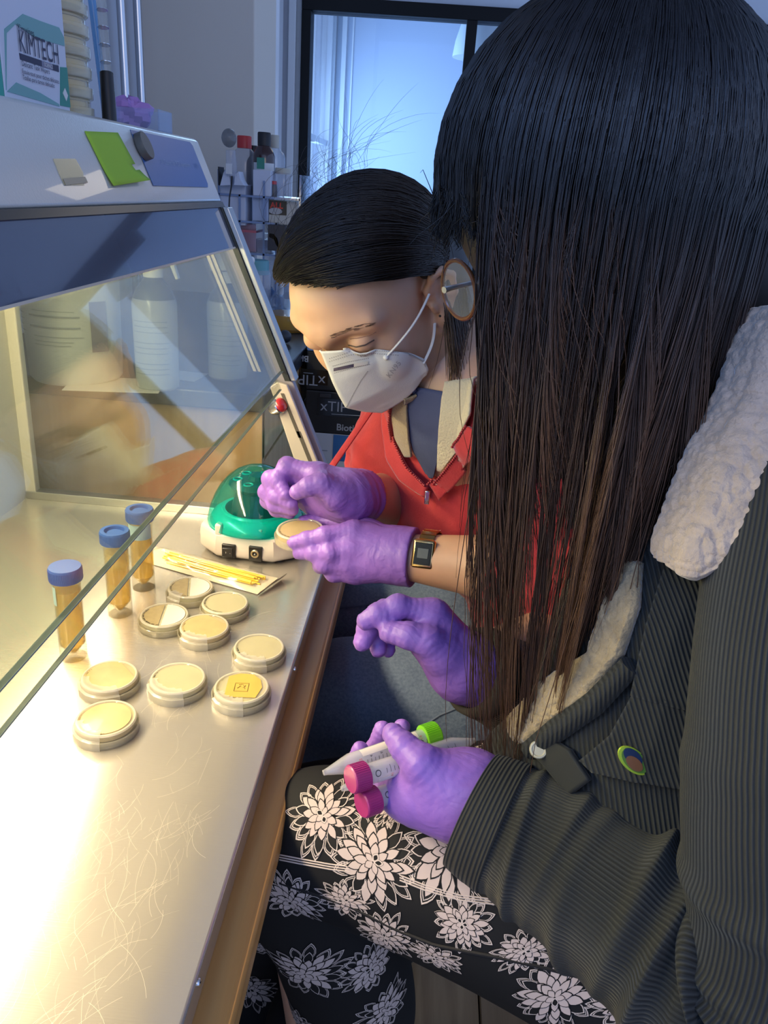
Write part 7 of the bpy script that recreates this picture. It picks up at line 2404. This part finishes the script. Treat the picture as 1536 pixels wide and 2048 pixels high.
def falling(n, az0, az1, th_fall, Lmin, Lmax, layer, k_top=9, k_fall=13, locks=46, clump=0.72, sway=0.010, seed=3, short=None, spread=0.0, base=1.0):
    rs = np.random.RandomState(seed)
    az = az0 + (az1 - az0) * rs.rand(n)
    # locks: strands drift to their lock's own azimuth as they fall
    lk = np.floor((az - az0) / (az1 - az0) * locks).astype(int)
    lc0 = az0 + (az1 - az0) * (np.arange(locks + 1) + 0.5 + rs.uniform(-0.35, 0.35, locks + 1)) / locks
    azl = lc0[lk]
    lay = base + layer * rs.rand(n)
    crown = 0.10 + 0.10 * rs.rand(n)
    paths = np.zeros((n, k_top + k_fall, 3))
    end = th_fall * (0.94 + 0.10 * rs.rand(n))
    for i in range(k_top):
        th = crown + (end - crown) * i / (k_top - 1)
        a = az + (azl - az) * clump * 0.25 * i / k_top
        v = (np.sin(th) * np.cos(a))[:, None] * EX * HE[0] + (np.sin(th) * np.sin(a))[:, None] * EY * HE[1] + np.cos(th)[:, None] * up * HE[2]
        paths[:, i] = SK + v * lay[:, None]
    Lk = Lmin + (Lmax - Lmin) * rs.rand(locks + 1) ** 1.2
    Ls = Lk[lk] * rs.uniform(0.62, 1.04, n)
    if short is not None:
        Ls = np.where(rs.rand(n) < short[0], rs.uniform(short[1], short[2], n), Ls)
    aE = np.where(rs.rand(n) < 0.93, clump, clump * 0.4)
    start = paths[:, k_top - 1]
    th = end
    def at(a):
        return SK + ((np.sin(th) * np.cos(a))[:, None] * EX * HE[0] + (np.sin(th) * np.sin(a))[:, None] * EY * HE[1] + np.cos(th)[:, None] * up * HE[2]) * lay[:, None]
    lockpos = at(azl) - start
    swl = rs.normal(0, 1, (locks + 1, 3)) * sway
    stray = rs.normal(0, 0.014, (n, 3)) * (rs.rand(n) < 0.06)[:, None]
    for i in range(k_fall):
        t = (i + 1) / k_fall
        g_ = np.minimum(1, t * 1.6)
        drop = (Ls * t)[:, None] * np.array([0.0, 0.0, -1.0])
        off = lockpos * (aE * (0.25 + 0.75 * g_))[:, None]
        wv = swl[lk] * (math.sin(2.6 * t) * t) + rs.normal(0, 0.0006, (n, 3)) * t
        wv = wv + stray * (math.sin(2.2 * t) * t)
        wv = wv + (EX * spread)[None] * (t * t) * np.cos(az)[:, None]
        paths[:, k_top + i] = start + off + drop + wv
    return paths
D2 = math.radians
# azimuth: 0 = to the lens's right, -90 = towards the lens, 180 = to its left
near = np.concatenate([
    falling(2700, D2(-141), D2(-95), D2(100), 0.38, 0.54, 0.07, seed=3, locks=22, clump=0.92, sway=0.014, spread=-0.06, short=(0.80, 0.06, 0.22)),
    falling(2000, D2(-95), D2(-62), D2(100), 0.30, 0.50, 0.07, seed=4, locks=18, clump=0.86, sway=0.016, spread=-0.06, short=(0.40, 0.16, 0.36))])
right = falling(3000, D2(-64), D2(38), D2(104), 0.36, 0.50, 0.07, seed=5, locks=34, clump=0.6, sway=0.016, spread=-0.05)
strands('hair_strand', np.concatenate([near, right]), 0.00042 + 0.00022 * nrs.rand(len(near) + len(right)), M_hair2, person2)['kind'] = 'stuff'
tuckd = falling(1500, D2(150), D2(226), D2(106), 0.005, 0.02, 0.05, seed=7, locks=20, k_fall=3)
back = falling(2200, D2(30), D2(110), D2(104), 0.25, 0.4, 0.05, seed=9, locks=20, base=1.22)
strands('hair_strand', tuckd, 0.0006, MATS['hair_mass_black'], person2)['kind'] = 'stuff'
strands('hair_strand', back, 0.0007, MATS['hair_mass_black'], person2)['kind'] = 'stuff'

# ================================================================ lab stools
def stool(cx, cy, zs, a0, label):
    t = thing('lab_stool', (cx, cy, 0), label, 'stool', 'lab stools')
    T = Matrix.Translation((cx, cy, 0))
    MB().lathe([(0, zs - 0.05), (0.13, zs - 0.05), (0.165, zs - 0.03), (0.170, zs - 0.012), (0.155, zs), (0, zs)], 36, T).build('seat', mat('black_vinyl', (0.012, 0.013, 0.016), 0.35), t)
    MB().lathe([(0, 0.10), (0.028, 0.10), (0.028, 0.30), (0.018, 0.30), (0.018, zs - 0.05), (0, zs - 0.05)], 20, T).build('post', M_chrome, t)
    for k in range(5):
        a = a0 + k * 2 * math.pi / 5
        c, s = math.cos(a), math.sin(a)
        MB().tube([(cx, cy, 0.115), (cx + 0.15 * c, cy + 0.15 * s, 0.105), (cx + 0.29 * c, cy + 0.29 * s, 0.085)], [0.028, 0.026, 0.022], 10, flat=0.7).build('star_leg', M_black, t)
        cs = MB()
        for sg in (-1, 1):
            cs.lathe([(0, -0.010), (0.024, -0.010), (0.029, -0.004), (0.029, 0.004), (0.024, 0.010), (0, 0.010)], 20, Matrix.Translation((cx + 0.29 * c - s * 0.014 * sg, cy + 0.29 * s + c * 0.014 * sg, 0.0292)) @ Matrix.Rotation(a, 4, 'Z') @ Matrix.Rotation(math.radians(90), 4, 'X'))
        co = cs.build('caster', mat('caster_black', (0.012, 0.013, 0.018), 0.3), t)
        MB().lathe([(0.0, 0.082), (0.030, 0.078), (0.033, 0.060), (0.020, 0.048), (0, 0.048)], 16, Matrix.Translation((cx + 0.29 * c, cy + 0.29 * s, 0))).build('caster_hood', M_black, co)
    return t
stool(0.42, 0.66, 0.50, math.radians(88), 'black lab stool on casters under the woman in flower print trousers')
stool(0.44, 1.12, 0.48, math.radians(30), 'black lab stool on casters under the woman in the red jacket')
